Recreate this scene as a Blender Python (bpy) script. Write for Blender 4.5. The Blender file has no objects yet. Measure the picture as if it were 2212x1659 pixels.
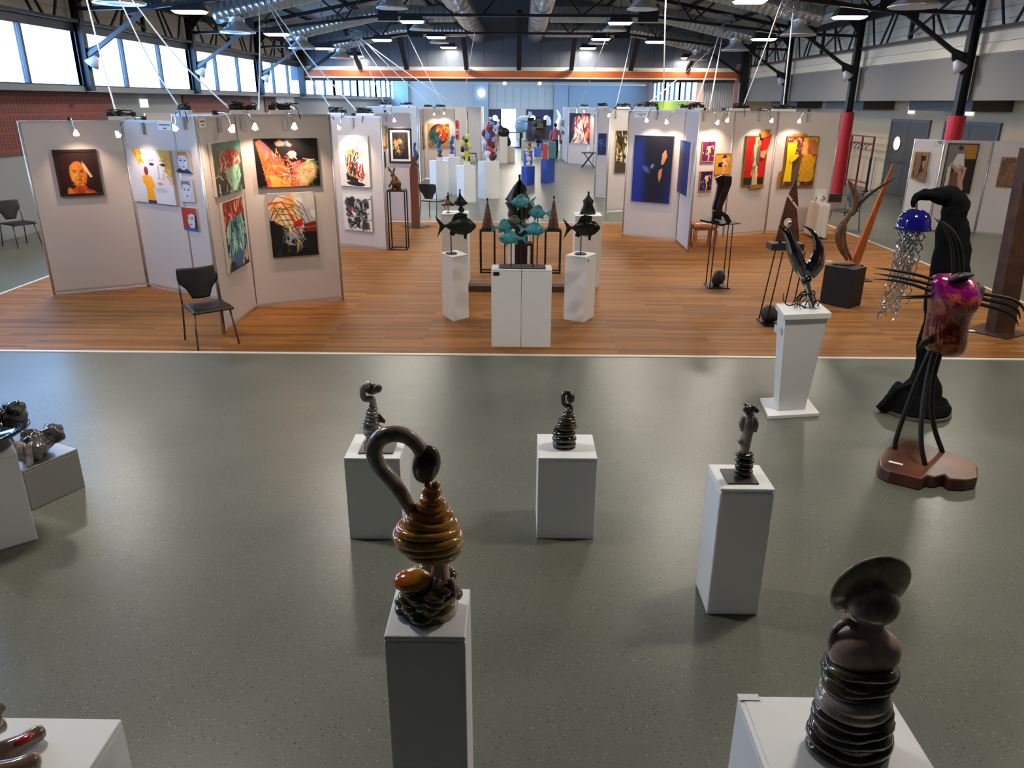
import bpy, math, random
import numpy as np
from mathutils import Vector, Matrix, noise as mnoise

# ------------------------------------------------------------------ camera, sky, exposure
SC = bpy.context.scene
COL = SC.collection
FPX, PITCH, YAW, ROLL, CAMH = 1633.21, math.radians(20.4214), math.radians(.51856), math.radians(.32701), 2.7
CX, CY = 1106.0, 829.5
_f = Vector((-math.sin(YAW)*math.cos(PITCH), math.cos(YAW)*math.cos(PITCH), -math.sin(PITCH)))
_r = Vector((math.cos(YAW), math.sin(YAW), 0)); _u = _r.cross(_f)
CR = _r*math.cos(ROLL) + _u*math.sin(ROLL)
CU = -_r*math.sin(ROLL) + _u*math.cos(ROLL)
CF = _f
CAM = Vector((0, 0, CAMH))
cd = bpy.data.cameras.new('camera'); cd.sensor_width = 36; cd.lens = FPX/2212*36; cd.clip_end = 300
co = bpy.data.objects.new('camera', cd); COL.objects.link(co)
co.matrix_world = Matrix(((CR.x, CU.x, -CF.x, 0), (CR.y, CU.y, -CF.y, 0), (CR.z, CU.z, -CF.z, CAMH), (0, 0, 0, 1)))
SC.camera = co

SKY = (.25, .52, 1.0); SKY_STRENGTH = 20.0
LAMP_W, LAMP_COL = 112.0, (1.0, .93, .82)
SPOT_W, SPOT_COL = 42.0, (1.0, .69, .50)
w = bpy.data.worlds.new('sky'); SC.world = w; w.use_nodes = True
w.node_tree.nodes['Background'].inputs[0].default_value = (*SKY, 1)
w.node_tree.nodes['Background'].inputs[1].default_value = SKY_STRENGTH
SC.view_settings.view_transform = 'Standard'
SC.view_settings.look = 'None'
SC.view_settings.exposure = 0.0
SC.view_settings.gamma = 1.0
SC.view_settings.use_curve_mapping = False
SC.cycles.max_bounces = 8
SC.cycles.diffuse_bounces = 4
SC.cycles.transparent_max_bounces = 12
SC.cycles.sample_clamp_indirect = 6.0
SC.cycles.use_denoising = True

# ------------------------------------------------------------------ photo pixel -> place
def ray(px, py):
    return (CR*((px-CX)/FPX) + CU*((CY-py)/FPX) + CF).normalized()
def G(px, py, z=0.0):
    d = ray(px, py); return CAM + d*((z-CAMH)/d.z)
def AY(px, py, Y):
    d = ray(px, py); return CAM + d*(Y/d.y)
def AX(px, py, X):
    d = ray(px, py); return CAM + d*(X/d.x)
def proj(p):
    v = Vector(p)-CAM; z = v.dot(CF)
    return CX+FPX*v.dot(CR)/z, CY-FPX*v.dot(CU)/z

R = math.radians
rnd = random.Random(7)

# ------------------------------------------------------------------ materials
MATS = {}
def s2l(c):
    return tuple(((x/12.92) if x <= .04045 else ((x+.055)/1.055)**2.4) for x in c)
def rgb(r, g, b): return s2l((r/255, g/255, b/255))
class N:
    """tiny node builder"""
    def __init__(s, name):
        s.m = bpy.data.materials.new(name); s.m.use_nodes = True
        s.t = s.m.node_tree; s.b = s.t.nodes['Principled BSDF']
    def n(s, typ, **kw):
        x = s.t.nodes.new(typ)
        for k, v in kw.items():
            if k.startswith('i_'): x.inputs[k[2:].replace('_', ' ')].default_value = v
            else: setattr(x, k, v)
        return x
    def l(s, a, b): s.t.links.new(a, b)
    def math(s, op, a, b=None, c=None):
        x = s.n('ShaderNodeMath', operation=op)
        for i, v in enumerate((a, b, c)):
            if v is None: continue
            if isinstance(v, (int, float)): x.inputs[i].default_value = v
            else: s.l(v, x.inputs[i])
        return x.outputs[0]
    def ramp(s, fac, stops, interp='LINEAR'):
        x = s.n('ShaderNodeValToRGB'); x.color_ramp.interpolation = interp
        e = x.color_ramp.elements
        while len(e) < len(stops): e.new(.5)
        for k, (p, c) in enumerate(stops): e[k].position = p; e[k].color = (*c, 1)
        s.l(fac, x.inputs[0]); return x.outputs[0]
    def mix(s, fac, a, b, blend='MIX'):
        x = s.n('ShaderNodeMix', data_type='RGBA', blend_type=blend)
        for sock, v in ((x.inputs[0], fac), (x.inputs[6], a), (x.inputs[7], b)):
            if isinstance(v, (int, float)): sock.default_value = v
            elif isinstance(v, tuple): sock.default_value = (*v, 1)
            else: s.l(v, sock)
        return x.outputs[2]
    def obj(s): return s.n('ShaderNodeTexCoord').outputs['Object']
    def noise(s, scale, detail=2, vec=None, rough=.5):
        x = s.n('ShaderNodeTexNoise'); x.inputs['Scale'].default_value = scale; x.inputs['Detail'].default_value = detail
        x.inputs['Roughness'].default_value = rough
        s.l(vec or s.obj(), x.inputs['Vector']); return x
    def bump(s, h, strength=.3, dist=.01):
        x = s.n('ShaderNodeBump'); x.inputs['Strength'].default_value = strength; x.inputs['Distance'].default_value = dist
        s.l(h, x.inputs['Height']); s.l(x.outputs[0], s.b.inputs['Normal'])
    def set(s, **kw):
        for k, v in kw.items():
            k = k.replace('_', ' ')
            s.b.inputs[k].default_value = (*v, 1) if isinstance(v, tuple) else v
def M(name, col=None, rough=.5, metal=0.0, var=0.0, vscale=8, bump=0.0, bscale=60, coat=0.0, emit=None, estr=1.0, spec=.5, alpha=None):
    if name in MATS: return MATS[name]
    n = N(name); n.set(Base_Color=col, Roughness=rough, Metallic=metal, Coat_Weight=coat, Specular_IOR_Level=spec)
    if coat: n.set(Coat_Roughness=.06)
    if var:
        f = n.noise(vscale, 4).outputs[0]
        n.l(n.ramp(f, [(.25, tuple(c*(1-var) for c in col)), (.75, tuple(min(1, c*(1+var)) for c in col))]), n.b.inputs['Base Color'])
    if bump: n.bump(n.noise(bscale, 3).outputs[0], bump)
    if emit: n.set(Emission_Color=emit, Emission_Strength=estr)
    MATS[name] = n.m; return n.m
def M2(name, stops, scale=6, rough=.4, metal=0.0, coat=0.0, bump=0.0, bscale=30, detail=4, stretch=None):
    if name in MATS: return MATS[name]
    n = N(name); v = n.obj()
    if stretch:
        mp = n.n('ShaderNodeMapping'); mp.inputs['Scale'].default_value = stretch; n.l(v, mp.inputs[0]); v = mp.outputs[0]
    f = n.noise(scale, detail, v).outputs[0]
    n.l(n.ramp(f, stops), n.b.inputs['Base Color']); n.set(Roughness=rough, Metallic=metal, Coat_Weight=coat)
    if coat: n.set(Coat_Roughness=.05)
    if bump: n.bump(n.noise(bscale, 3, v).outputs[0], bump)
    MATS[name] = n.m; return n.m

# ------------------------------------------------------------------ mesh builder
ORG = {}
class MB:
    def __init__(s): s.v = []; s.f = []
    def add(s, vs, fs):
        o = len(s.v); s.v += [tuple(v) for v in vs]; s.f += [tuple(i+o for i in f) for f in fs]; return s
    def box(s, c, sz, rz=0.0, rot=None, taper=1.0):
        hx, hy, hz = sz[0]/2, sz[1]/2, sz[2]/2
        m = rot if rot else Matrix.Rotation(rz, 3, 'Z'); c = Vector(c)
        vs = [c+m@Vector((x*hx*(taper if z > 0 else 1), y*hy*(taper if z > 0 else 1), z*hz)) for z in (-1, 1) for x, y in ((-1, -1), (1, -1), (1, 1), (-1, 1))]
        return s.add(vs, [(3, 2, 1, 0), (4, 5, 6, 7), (0, 1, 5, 4), (1, 2, 6, 5), (2, 3, 7, 6), (3, 0, 4, 7)])
    def bx(s, x0, x1, y0, y1, z0, z1):
        return s.box(((x0+x1)/2, (y0+y1)/2, (z0+z1)/2), (abs(x1-x0), abs(y1-y0), abs(z1-z0)))
    def bar(s, a, b, w, h=None, up=(0, 0, 1)):
        a, b = Vector(a), Vector(b); d = (b-a); L = d.length; d.normalize(); up = Vector(up)
        if abs(d.dot(up)) > .98: up = Vector((0, 1, 0))
        x = d.cross(up).normalized(); y = x.cross(d); h = h or w
        m = Matrix((x, d, y)).transposed()
        return s.box((a+b)/2, (w, L, h), rot=m)
    def tube(s, pts, r, n=8, caps=True, closed=False, sy=1.0, up=None):
        pts = [Vector(p) for p in pts]; k = len(pts)
        if not isinstance(r, (list, tuple)): r = [r]*k
        tang = []
        for i in range(k):
            if closed: t = pts[(i+1) % k]-pts[i-1]
            else: t = pts[min(i+1, k-1)]-pts[max(i-1, 0)]
            tang.append(t.normalized() if t.length > 1e-9 else Vector((0, 0, 1)))
        ref = Vector(up) if up else (Vector((0, 0, 1)) if abs(tang[0].z) < .9 else Vector((0, 1, 0)))
        x = tang[0].cross(ref).normalized(); vs = []
        for i in range(k):
            x = (x - tang[i]*x.dot(tang[i])).normalized(); y = tang[i].cross(x)
            for j in range(n):
                a = 2*math.pi*j/n; vs.append(pts[i]+x*(math.cos(a)*r[i])+y*(math.sin(a)*r[i]*sy))
        fs = []
        for i in range(k if closed else k-1):
            i2 = (i+1) % k
            for j in range(n):
                fs.append((i*n+j, i2*n+j, i2*n+(j+1) % n, i*n+(j+1) % n))
        if caps and not closed:
            fs.append(tuple(range(n-1, -1, -1))[::-1][::-1]); fs.append(tuple((k-1)*n+j for j in range(n)))
        return s.add(vs, fs)
    def lathe(s, prof, n=24, c=(0, 0, 0), sx=1.0, sy=1.0, fn=None):
        c = Vector(c); vs = []; fs = []
        for i, (r, z) in enumerate(prof):
            for j in range(n):
                a = 2*math.pi*j/n; rr = r*(fn(a, z) if fn else 1)
                vs.append(c+Vector((math.cos(a)*rr*sx, math.sin(a)*rr*sy, z)))
        for i in range(len(prof)-1):
            for j in range(n): fs.append((i*n+j, i*n+(j+1) % n, (i+1)*n+(j+1) % n, (i+1)*n+j))
        if prof[0][0] > 1e-4: fs.append(tuple(range(n-1, -1, -1)))
        if prof[-1][0] > 1e-4: fs.append(tuple((len(prof)-1)*n+j for j in range(n)))
        return s.add(vs, fs)
    def ell(s, c, r, n=14, m=8, rot=None):
        c = Vector(c); r = r if isinstance(r, (tuple, list)) else (r, r, r); vs = []; fs = []
        for i in range(m+1):
            t = math.pi*i/m
            for j in range(n):
                a = 2*math.pi*j/n; v = Vector((math.sin(t)*math.cos(a)*r[0], math.sin(t)*math.sin(a)*r[1], -math.cos(t)*r[2]))
                vs.append(c+(rot@v if rot else v))
        for i in range(m):
            for j in range(n): fs.append((i*n+j, i*n+(j+1) % n, (i+1)*n+(j+1) % n, (i+1)*n+j))
        return s.add(vs, fs)
    def prism(s, poly, thick, o=(0, 0, 0), x=(1, 0, 0), y=(0, 0, 1)):
        """polygon (2D) extruded by thick both ways along x cross y"""
        o, x, y = Vector(o), Vector(x).normalized(), Vector(y).normalized(); nn = x.cross(y)*(thick/2)
        k = len(poly); vs = [o+x*p[0]+y*p[1]+nn for p in poly]+[o+x*p[0]+y*p[1]-nn for p in poly]
        fs = [tuple(range(k)), tuple(range(2*k-1, k-1, -1))]
        for i in range(k): fs.append((i, k+i, k+(i+1) % k, (i+1) % k))
        return s.add(vs, fs)
    def grid(s, fn, nu, nv):
        vs = [fn(i/nu, j/nv) for j in range(nv+1) for i in range(nu+1)]
        return s.add(vs, [(j*(nu+1)+i, j*(nu+1)+i+1, (j+1)*(nu+1)+i+1, (j+1)*(nu+1)+i) for j in range(nv) for i in range(nu)])
    def build(s, name, mat, parent=None, smooth=False, bevel=0, sub=0, remesh=0, solid=0, local=False, disp=None, fix=True):
        o0 = Vector((0, 0, 0)) if (parent is None or local) else ORG.get(parent.name, Vector((0, 0, 0)))
        me = bpy.data.meshes.new(name)
        me.from_pydata([(v[0]-o0.x, v[1]-o0.y, v[2]-o0.z) for v in s.v], [], s.f)
        if fix:
            import bmesh
            bm = bmesh.new(); bm.from_mesh(me); bmesh.ops.recalc_face_normals(bm, faces=bm.faces); bm.to_mesh(me); bm.free()
        if smooth: me.polygons.foreach_set('use_smooth', [True]*len(me.polygons))
        me.materials.append(mat)
        o = bpy.data.objects.new(name, me); COL.objects.link(o)
        if parent is not None: o.parent = parent
        ORG[o.name] = o0
        if solid:
            m = o.modifiers.new('solid', 'SOLIDIFY'); m.thickness = solid; m.offset = 0
        if remesh:
            m = o.modifiers.new('remesh', 'REMESH'); m.mode = 'VOXEL'; m.voxel_size = remesh; m.use_smooth_shade = True
        if disp:
            t = bpy.data.textures.new(name, 'CLOUDS'); t.noise_scale = disp[1]
            m = o.modifiers.new('disp', 'DISPLACE'); m.texture = t; m.strength = disp[0]; m.mid_level = .5
        if bevel:
            m = o.modifiers.new('bevel', 'BEVEL'); m.width = bevel; m.segments = 2; m.limit_method = 'ANGLE'; m.angle_limit = R(40)
        if sub:
            m = o.modifiers.new('sub', 'SUBSURF'); m.levels = sub; m.render_levels = sub
        return o
def tag(o, label=None, cat=None, group=None, kind=None):
    if label: o['label'] = label
    if cat: o['category'] = cat
    if group: o['group'] = group
    if kind: o['kind'] = kind
    return o
def thing(name, label, cat, loc=(0, 0, 0), rz=0.0, group=None, kind=None):
    o = bpy.data.objects.new(name, None); COL.objects.link(o); o.location = loc; o.rotation_euler = (0, 0, rz)
    o.empty_display_size = .1
    ORG[o.name] = Vector(loc); return tag(o, label, cat, group, kind)
def struct(o): o['kind'] = 'structure'; return o
def copy_tree(o, parent=None):
    c = o.copy(); COL.objects.link(c); c.parent = parent
    for ch in list(o.children): copy_tree(ch, c)
    return c
def place(o, loc, rz=0.0, label=None, scale=None):
    o.location = loc; o.rotation_euler = (0, 0, rz)
    if label: o['label'] = label
    if scale: o.scale = (scale,)*3
    return o
def bez(pts, n=8):
    """Catmull-Rom through points"""
    pts = [Vector(p) for p in pts]; out = []
    P = [pts[0]*2-pts[1]]+pts+[pts[-1]*2-pts[-2]]
    for i in range(1, len(P)-2):
        for k in range(n):
            t = k/n; a, b, c, d = P[i-1], P[i], P[i+1], P[i+2]
            out.append(.5*((2*b)+(c-a)*t+(2*a-5*b+4*c-d)*t*t+(3*b-a-3*c+d)*t**3))
    out.append(pts[-1]); return out
def lerpr(rs, n, k):
    """interpolate radii list to k samples"""
    return list(np.interp(np.linspace(0, 1, k), np.linspace(0, 1, len(rs)), rs))
def arealight(name, loc, size, power, col, parent=None, rot=(0, 0, 0), sy=None):
    l = bpy.data.lights.new(name, 'AREA'); l.energy = power; l.color = col; l.shape = 'RECTANGLE'; l.size = size; l.size_y = sy or size
    o = bpy.data.objects.new(name, l); COL.objects.link(o); o.location = loc; o.rotation_euler = rot
    if parent: o.parent = parent
    return o
# ------------------------------------------------------------------ setting: materials
def floor_mat():
    n = N('speckled linoleum'); v = n.obj()
    base = n.ramp(n.noise(1.3, 5, v).outputs[0], [(.3, (.118, .122, .095)), (.7, (.145, .149, .118))])
    fine = n.ramp(n.noise(160, 2, v).outputs[0], [(.3, (.78, .78, .78)), (.7, (1.2, 1.2, 1.2))])
    c = n.mix(1.0, base, fine, 'MULTIPLY')
    for sc, lo, col in ((62, .93, (.018, .02, .018)), (75, .955, (.34, .34, .29)), (120, .92, (.035, .04, .035)), (140, .94, (.26, .26, .22))):
        x = n.n('ShaderNodeTexVoronoi'); x.inputs['Scale'].default_value = sc; x.inputs['Randomness'].default_value = 1
        mp = n.n('ShaderNodeMapping'); mp.inputs['Location'].default_value = (sc*.37, sc*.11, 0); mp.inputs['Scale'].default_value = (1, 1.6, 1); n.l(v, mp.inputs[0]); n.l(mp.outputs[0], x.inputs['Vector'])
        sep = n.n('ShaderNodeSeparateColor'); n.l(x.outputs['Color'], sep.inputs[0])
        pick = n.math('GREATER_THAN', sep.outputs[0], lo)
        near = n.math('LESS_THAN', x.outputs['Distance'], .34)
        c = n.mix(n.math('MULTIPLY', n.math('MULTIPLY', pick, near), .85), c, col)
    n.l(c, n.b.inputs['Base Color']); n.set(Roughness=.33, Specular_IOR_Level=.5)
    n.bump(n.noise(220, 2, v).outputs[0], .05, .002)
    return n.m
def wood_mat():
    n = N('oak strip parquet'); v = n.obj()
    br = n.n('ShaderNodeTexBrick', offset=.43, offset_frequency=3, squash=1.0); n.l(v, br.inputs['Vector'])
    br.inputs['Scale'].default_value = 1.0; br.inputs['Brick Width'].default_value = 1.15; br.inputs['Row Height'].default_value = .07
    br.inputs['Mortar Size'].default_value = .0016; br.inputs['Mortar Smooth'].default_value = .1; br.inputs['Bias'].default_value = 0
    br.inputs['Color1'].default_value = (.225, .086, .020, 1); br.inputs['Color2'].default_value = (.40, .172, .046, 1); br.inputs['Mortar'].default_value = (.13, .05, .018, 1)
    mp = n.n('ShaderNodeMapping'); mp.inputs['Scale'].default_value = (1.2, 26, 1); n.l(v, mp.inputs[0])
    g = n.ramp(n.noise(3, 6, mp.outputs[0], .6).outputs[0], [(.25, (.74, .74, .74)), (.75, (1.15, 1.15, 1.15))])
    n.l(n.mix(.9, br.outputs['Color'], g, 'MULTIPLY'), n.b.inputs['Base Color'])
    n.set(Roughness=.5, Specular_IOR_Level=.12)
    return n.m
def perforated_mat():
    n = N('perforated terracotta panel'); v = n.obj(); sp = n.n('ShaderNodeSeparateXYZ'); n.l(v, sp.inputs[0])
    fy = n.math('FRACT', n.math('MULTIPLY', sp.outputs[1], 9.0)); fz = n.math('FRACT', n.math('MULTIPLY', sp.outputs[2], 23.0))
    fb = n.math('FRACT', n.math('MULTIPLY', sp.outputs[2], 2.875))
    h = n.math('MULTIPLY', n.math('MULTIPLY', n.math('LESS_THAN', fy, .5), n.math('LESS_THAN', fz, .42)), n.math('LESS_THAN', fb, .8))
    n.l(n.mix(h, rgb(122, 62, 52), (.012, .006, .006)), n.b.inputs['Base Color']); n.set(Roughness=.7)
    n.bump(n.math('MULTIPLY', h, -1.0), .6, .01); return n.m
def glass_mat():
    m = bpy.data.materials.new('window glass'); m.use_nodes = True; t = m.node_tree; t.nodes.clear()
    o = t.nodes.new('ShaderNodeOutputMaterial'); mx = t.nodes.new('ShaderNodeMixShader'); mx.inputs[0].default_value = .06
    tr = t.nodes.new('ShaderNodeBsdfTransparent'); tr.inputs[0].default_value = (.94, .97, .98, 1)
    gl = t.nodes.new('ShaderNodeBsdfGlossy'); gl.inputs['Roughness'].default_value = .02
    t.links.new(tr.outputs[0], mx.inputs[1]); t.links.new(gl.outputs[0], mx.inputs[2]); t.links.new(mx.outputs[0], o.inputs[0]); return m
MFLOOR, MWOOD, MPERF, MGLASS = floor_mat(), wood_mat(), perforated_mat(), glass_mat()
BLACK = M('black painted steel', (.012, .012, .014), .45, spec=.35)
WALLG = M('grey wall paint', rgb(140, 143, 146), .75)
CREAM = M('cream wall paint', rgb(206, 184, 152), .8)
BANDG = M('grey acoustic board', rgb(128, 122, 116), .8, bump=.05, bscale=150)
PLANK = M('white cladding board', rgb(228, 214, 190), .6)
ROOFM = M('pale roof sheet', rgb(150, 150, 146), .6)
GABLE = M('slate grey gable panel', rgb(98, 103, 114), .32, .15)
ORANGE = M('orange painted beam', rgb(196, 92, 40), .45)
WHITE = M('white paint', (.78, .78, .78), .5)
RED = M('red painted column sleeve', rgb(178, 24, 34), .38)
DOORG = M('dark grey door', rgb(74, 70, 64), .5)
NAVY = M('navy door', rgb(52, 58, 92), .5)
BLUEW = M('pale blue wall', rgb(176, 194, 206), .7)
STEEL = M('galvanised duct steel', (.46, .48, .50), .28, .9, var=.12, vscale=3)
DIFF = M('satin aluminium', (.62, .62, .62), .3, .8)
CABLE = M('white cable', (.8, .8, .8), .5)
BCABLE = M('black cable', (.01, .01, .01), .5)

# ------------------------------------------------------------------ setting: shell
YB, YE, YF = -1.6, 37.4, 63.5
XL, XLW, XR, XRW = -10.15, -10.55, 10.34, 12.0
XC = -.12
BAYS = [0, 6.25, 12.5, 18.75, 25.0, 31.25, 37.4]
struct(MB().bx(-11.2, 12.3, YB-.2, YF+.2, -.2, 0).build('floor', MFLOOR))
WX0, WX1, WY0, WY1 = -7.66, 7.34, 8.22, 18.35
struct(MB().bx(WX0, WX1, WY0, WY1, 0, .004).build('floor_parquet', MWOOD))
TRIM = M('pale metal floor trim', (.72, .70, .64), .4)
for k, (a, b, c, d) in enumerate(((WX0-.05, WX1+.05, WY0-.06, WY0), (WX0-.05, WX1+.05, WY1, WY1+.05), (WX0-.05, WX0, WY0, WY1), (WX1, WX1+.05, WY0, WY1))):
    struct(MB().bx(a, b, c, d, 0, .007).build('trim_%d' % (k+1), TRIM))
# left wall
WL = struct(MB().bx(XLW-.2, XLW, YB, YE, 0, 2.9).bx(XL-.35, XL, YB, 6.25, 2.9, 5.6).bx(XL-.3, XL-.12, 6.25, YE, 4.2, 5.7).build('wall_left', WALLG))
MB().bx(XLW-.2, XL+.06, YB, YE, 2.88, 3.0).build('window_ledge', M('grey ledge paint', rgb(120, 122, 124), .5), WL)
MB().bx(XL-.12, XL+.05, 6.25, YE, 4.18, 4.34).build('window_head', M('dark grey frame', (.035, .035, .042), .5), WL)
for k in range(5):
    z = 4.36+k*.26
    MB().bx(XL-.12, XL-.095, 6.25, YE, z, z+.252).build('plank', PLANK, WL)
for y0, y1 in ((13.4, 20.6), (25.0, 31.3), (33.0, 34.4)):
    MB().bx(XLW, XLW+.05, y0, y1, 1.62, 2.86).build('acoustic_panel', MPERF, WL)
for y0, y1 in ((34.6, 36.0), (36.05, 37.3)):
    MB().bx(XLW, XLW+.04, y0, y1, 1.4, 2.86).build('white_panel', WHITE, WL)
FR = M('dark window frame', (.03, .03, .035), .5)
wn = 0
def window_bay(y0, y1, n, z0=3.0, z1=4.18, x=XL, nm='window'):
    global wn; wn += 1
    t = thing('window_%d' % wn, None, None, (x, (y0+y1)/2, z0), kind='structure')
    step = (y1-y0)/n
    for k in range(n+1):
        wd = .075 if k in (0, n) else .04
        MB().bx(x-.06, x+.05, y0+k*step-wd, y0+k*step+wd, z0, z1).build('mullion', FR, t)
    for k in range(n):
        MB().bx(x-.012, x-.004, y0+k*step+.05, y0+(k+1)*step-.05, z0+.03, z1-.02).build('pane', MGLASS, t)
    MB().bx(x-.05, x+.03, y0, y1, z0, z0+.03).build('frame', FR, t)
    MB().bx(x-.05, x+.03, y0, y1, z1-.03, z1+.03).build('frame', FR, t)
for a, b in zip(BAYS[1:-1], BAYS[2:]): window_bay(a, b, 3)
def portal(y0, y1, x, z0=3.0, z1=4.2, left=True):
    o = arealight('daylight_portal', (x, (y0+y1)/2, (z0+z1)/2), y1-y0, 1, (1, 1, 1), rot=(0, R(-90 if left else 90), 0), sy=z1-z0)
    o.data.size, o.data.size_y = z1-z0, y1-y0
    o.data.cycles.is_portal = True
portal(6.25, YE, XL-.1)
# far room
struct(MB().bx(XLW-.2, XLW, YE, YF, 0, 2.9).bx(XL-.3, XL-.1, YE, YF, 4.2, 4.5).bx(XLW, XL, YE, YF, 2.85, 3.0).build('wall_far_left', WALLG))
for k in range(4): window_bay(YE+.3+k*6.3, YE+.3+(k+1)*6.3, 3, 3.0, 4.25)
portal(YE+.3, YF-.3, XL-.1)
WFR = struct(MB().bx(9.8, 10.0, YE, YF, 0, 2.85).bx(9.8, 10.0, YE, 45.5, 2.85, 4.4).bx(9.8, 10.0, 61, YF, 2.85, 4.4).bx(9.8, 10.0, 45.5, 61, 4.15, 4.4).build('wall_far_right', M('warm pink wall paint', rgb(206, 160, 140), .7)))
MB().bx(9.76, 9.79, 47.5, 59, 2.0, 2.8).build('green_sheet', M('lime green sheet', rgb(176, 200, 60), .7), WFR)
wn0 = wn
for k in range(3): window_bay(45.5+k*5.166, 45.5+(k+1)*5.166, 3, 2.88, 4.12, 9.9)
portal(45.5, 61, 10.1, 2.9, 4.1, False)
struct(MB().bx(-10.6, 12.2, YE+.2, YF+.2, 4.32, 4.5).build('ceiling_far', M('pale blue grey ceiling', rgb(196, 200, 204), .7)))
def fx(px): return AY(px, 226, YF).x
DX = [fx(1056), fx(1083), fx(1114), fx(1137), fx(1195)]
DZ = 2.2
MFAR = M('white grey wall paint', rgb(222, 214, 204), .75)
WF = struct(MB().bx(-10.6, DX[0], YF, YF+.2, 0, 4.4).bx(DX[0], DX[4], YF, YF+.2, DZ, 4.4).bx(DX[2], DX[4], YF, YF+.2, 0, DZ).bx(DX[4], 12.2, YF, YF+.2, 0, 4.4).bx(DX[0], DX[1], YF+.05, YF+.2, 0, DZ).build('wall_far', MFAR))
portal_d = arealight('daylight_portal', ((DX[1]+DX[2])/2, YF+.1, DZ/2), 1, 1, (1, 1, 1), rot=(R(-90), 0, 0)); portal_d.data.size, portal_d.data.size_y = DX[2]-DX[1], DZ; portal_d.data.cycles.is_portal = True
for a, b in ((852, 884), (1025, 1055), (1196, 1226)):
    MB().bx(fx(a), fx(b), YF-.35, YF, 0, 4.3).build('pier', BLUEW, WF)
MB().bx(fx(1228), 9.8, YF-.1, YF, 0, 3.9).build('blue_panel', BLUEW, WF)
GRIDM = M('white grid board', rgb(220, 222, 214), .6)
for k in range(8):
    for j in range(3):
        x0 = DX[0]+k*(DX[4]-DX[0])/8; xx = (DX[4]-DX[0])/8
        MB().bx(x0+.01, x0+xx-.01, YF-.05, YF, 2.3+j*.5, 2.3+j*.5+.49).build('grid_tile', GRIDM, WF)
dn = 0
def door_leaf(x0, x1, y, z1, mat, win=True, opening=None):
    global dn; dn += 1
    t = thing('door_%d' % dn, None, None, ((x0+x1)/2, y, 0), kind='structure')
    MB().bx(x0, x1, y-.05, y, 0.01, z1).build('door_leaf', mat, t)
    if win:
        c = Vector(((x0+x1)/2, y-.055, 1.55))
        MB().tube([c, c-Vector((0, .02, 0))], .21, 24).build('porthole', M('lit porthole glass', (.8, .9, .95), .1, emit=(.8, .9, 1), estr=2.2), t)
    return t
door_leaf(DX[0], DX[1], YF-.01, DZ, NAVY)
mid = (DX[3]+DX[4])/2
door_leaf(DX[3], mid-.01, YF-.01, DZ, NAVY); door_leaf(mid+.01, DX[4], YF-.01, DZ, NAVY)
# rail of track lights in the far room
t = thing('track_light_rail', 'white ceiling rail with small round lamps in the far room', 'light rail', (0, 50, 4.1))
MB().bar(AY(885, 179, 50), AY(1395, 184, 50), .05, .05).build('rail', WHITE, t)
for px in (1090, 1166):
    c = AY(px, 180, 50); MB().ell(c, (.11, .11, .1)).build('lamp_bulb', M('small lamp glow', (1, 1, 1), .4, emit=(1, .98, .9), estr=6), t)
    MB().bar(c, Vector((c.x, c.y, 4.33)), .02).build('stem', WHITE, t)
c = AY(1040, 201, YF-.5); tag(MB().ell(c, (.28, .28, .28)).build('wall_globe', M('globe glow', (1, 1, 1), .4, emit=(1, 1, .95), estr=3)), 'white round wall lamp high on the blue pier', 'lamp')

for k in range(6):   # added fill lights to brighten and neutralise the far wall
    o = thing('strip_light', 'added white fill light on the ceiling of the far room', 'lamp', (-6.5+(k % 3)*6.5, 44+(k//3)*10, 4.28), group='added far room fill lights')
    MB().bx(o.location.x-1.2, o.location.x+1.2, o.location.y-.12, o.location.y+.12, 4.25, 4.318).build('casing', WHITE, o)
    MB().bx(o.location.x-1.15, o.location.x+1.15, o.location.y-.08, o.location.y+.08, 4.235, 4.25).build('tube_cover', M('strip light glow', (1, 1, 1), .5, emit=(1, .97, .9), estr=5), o)
    arealight('strip_beam', (0, 0, -.06), 2.2, 360, (1, .90, .76), o, sy=.15)
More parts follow.
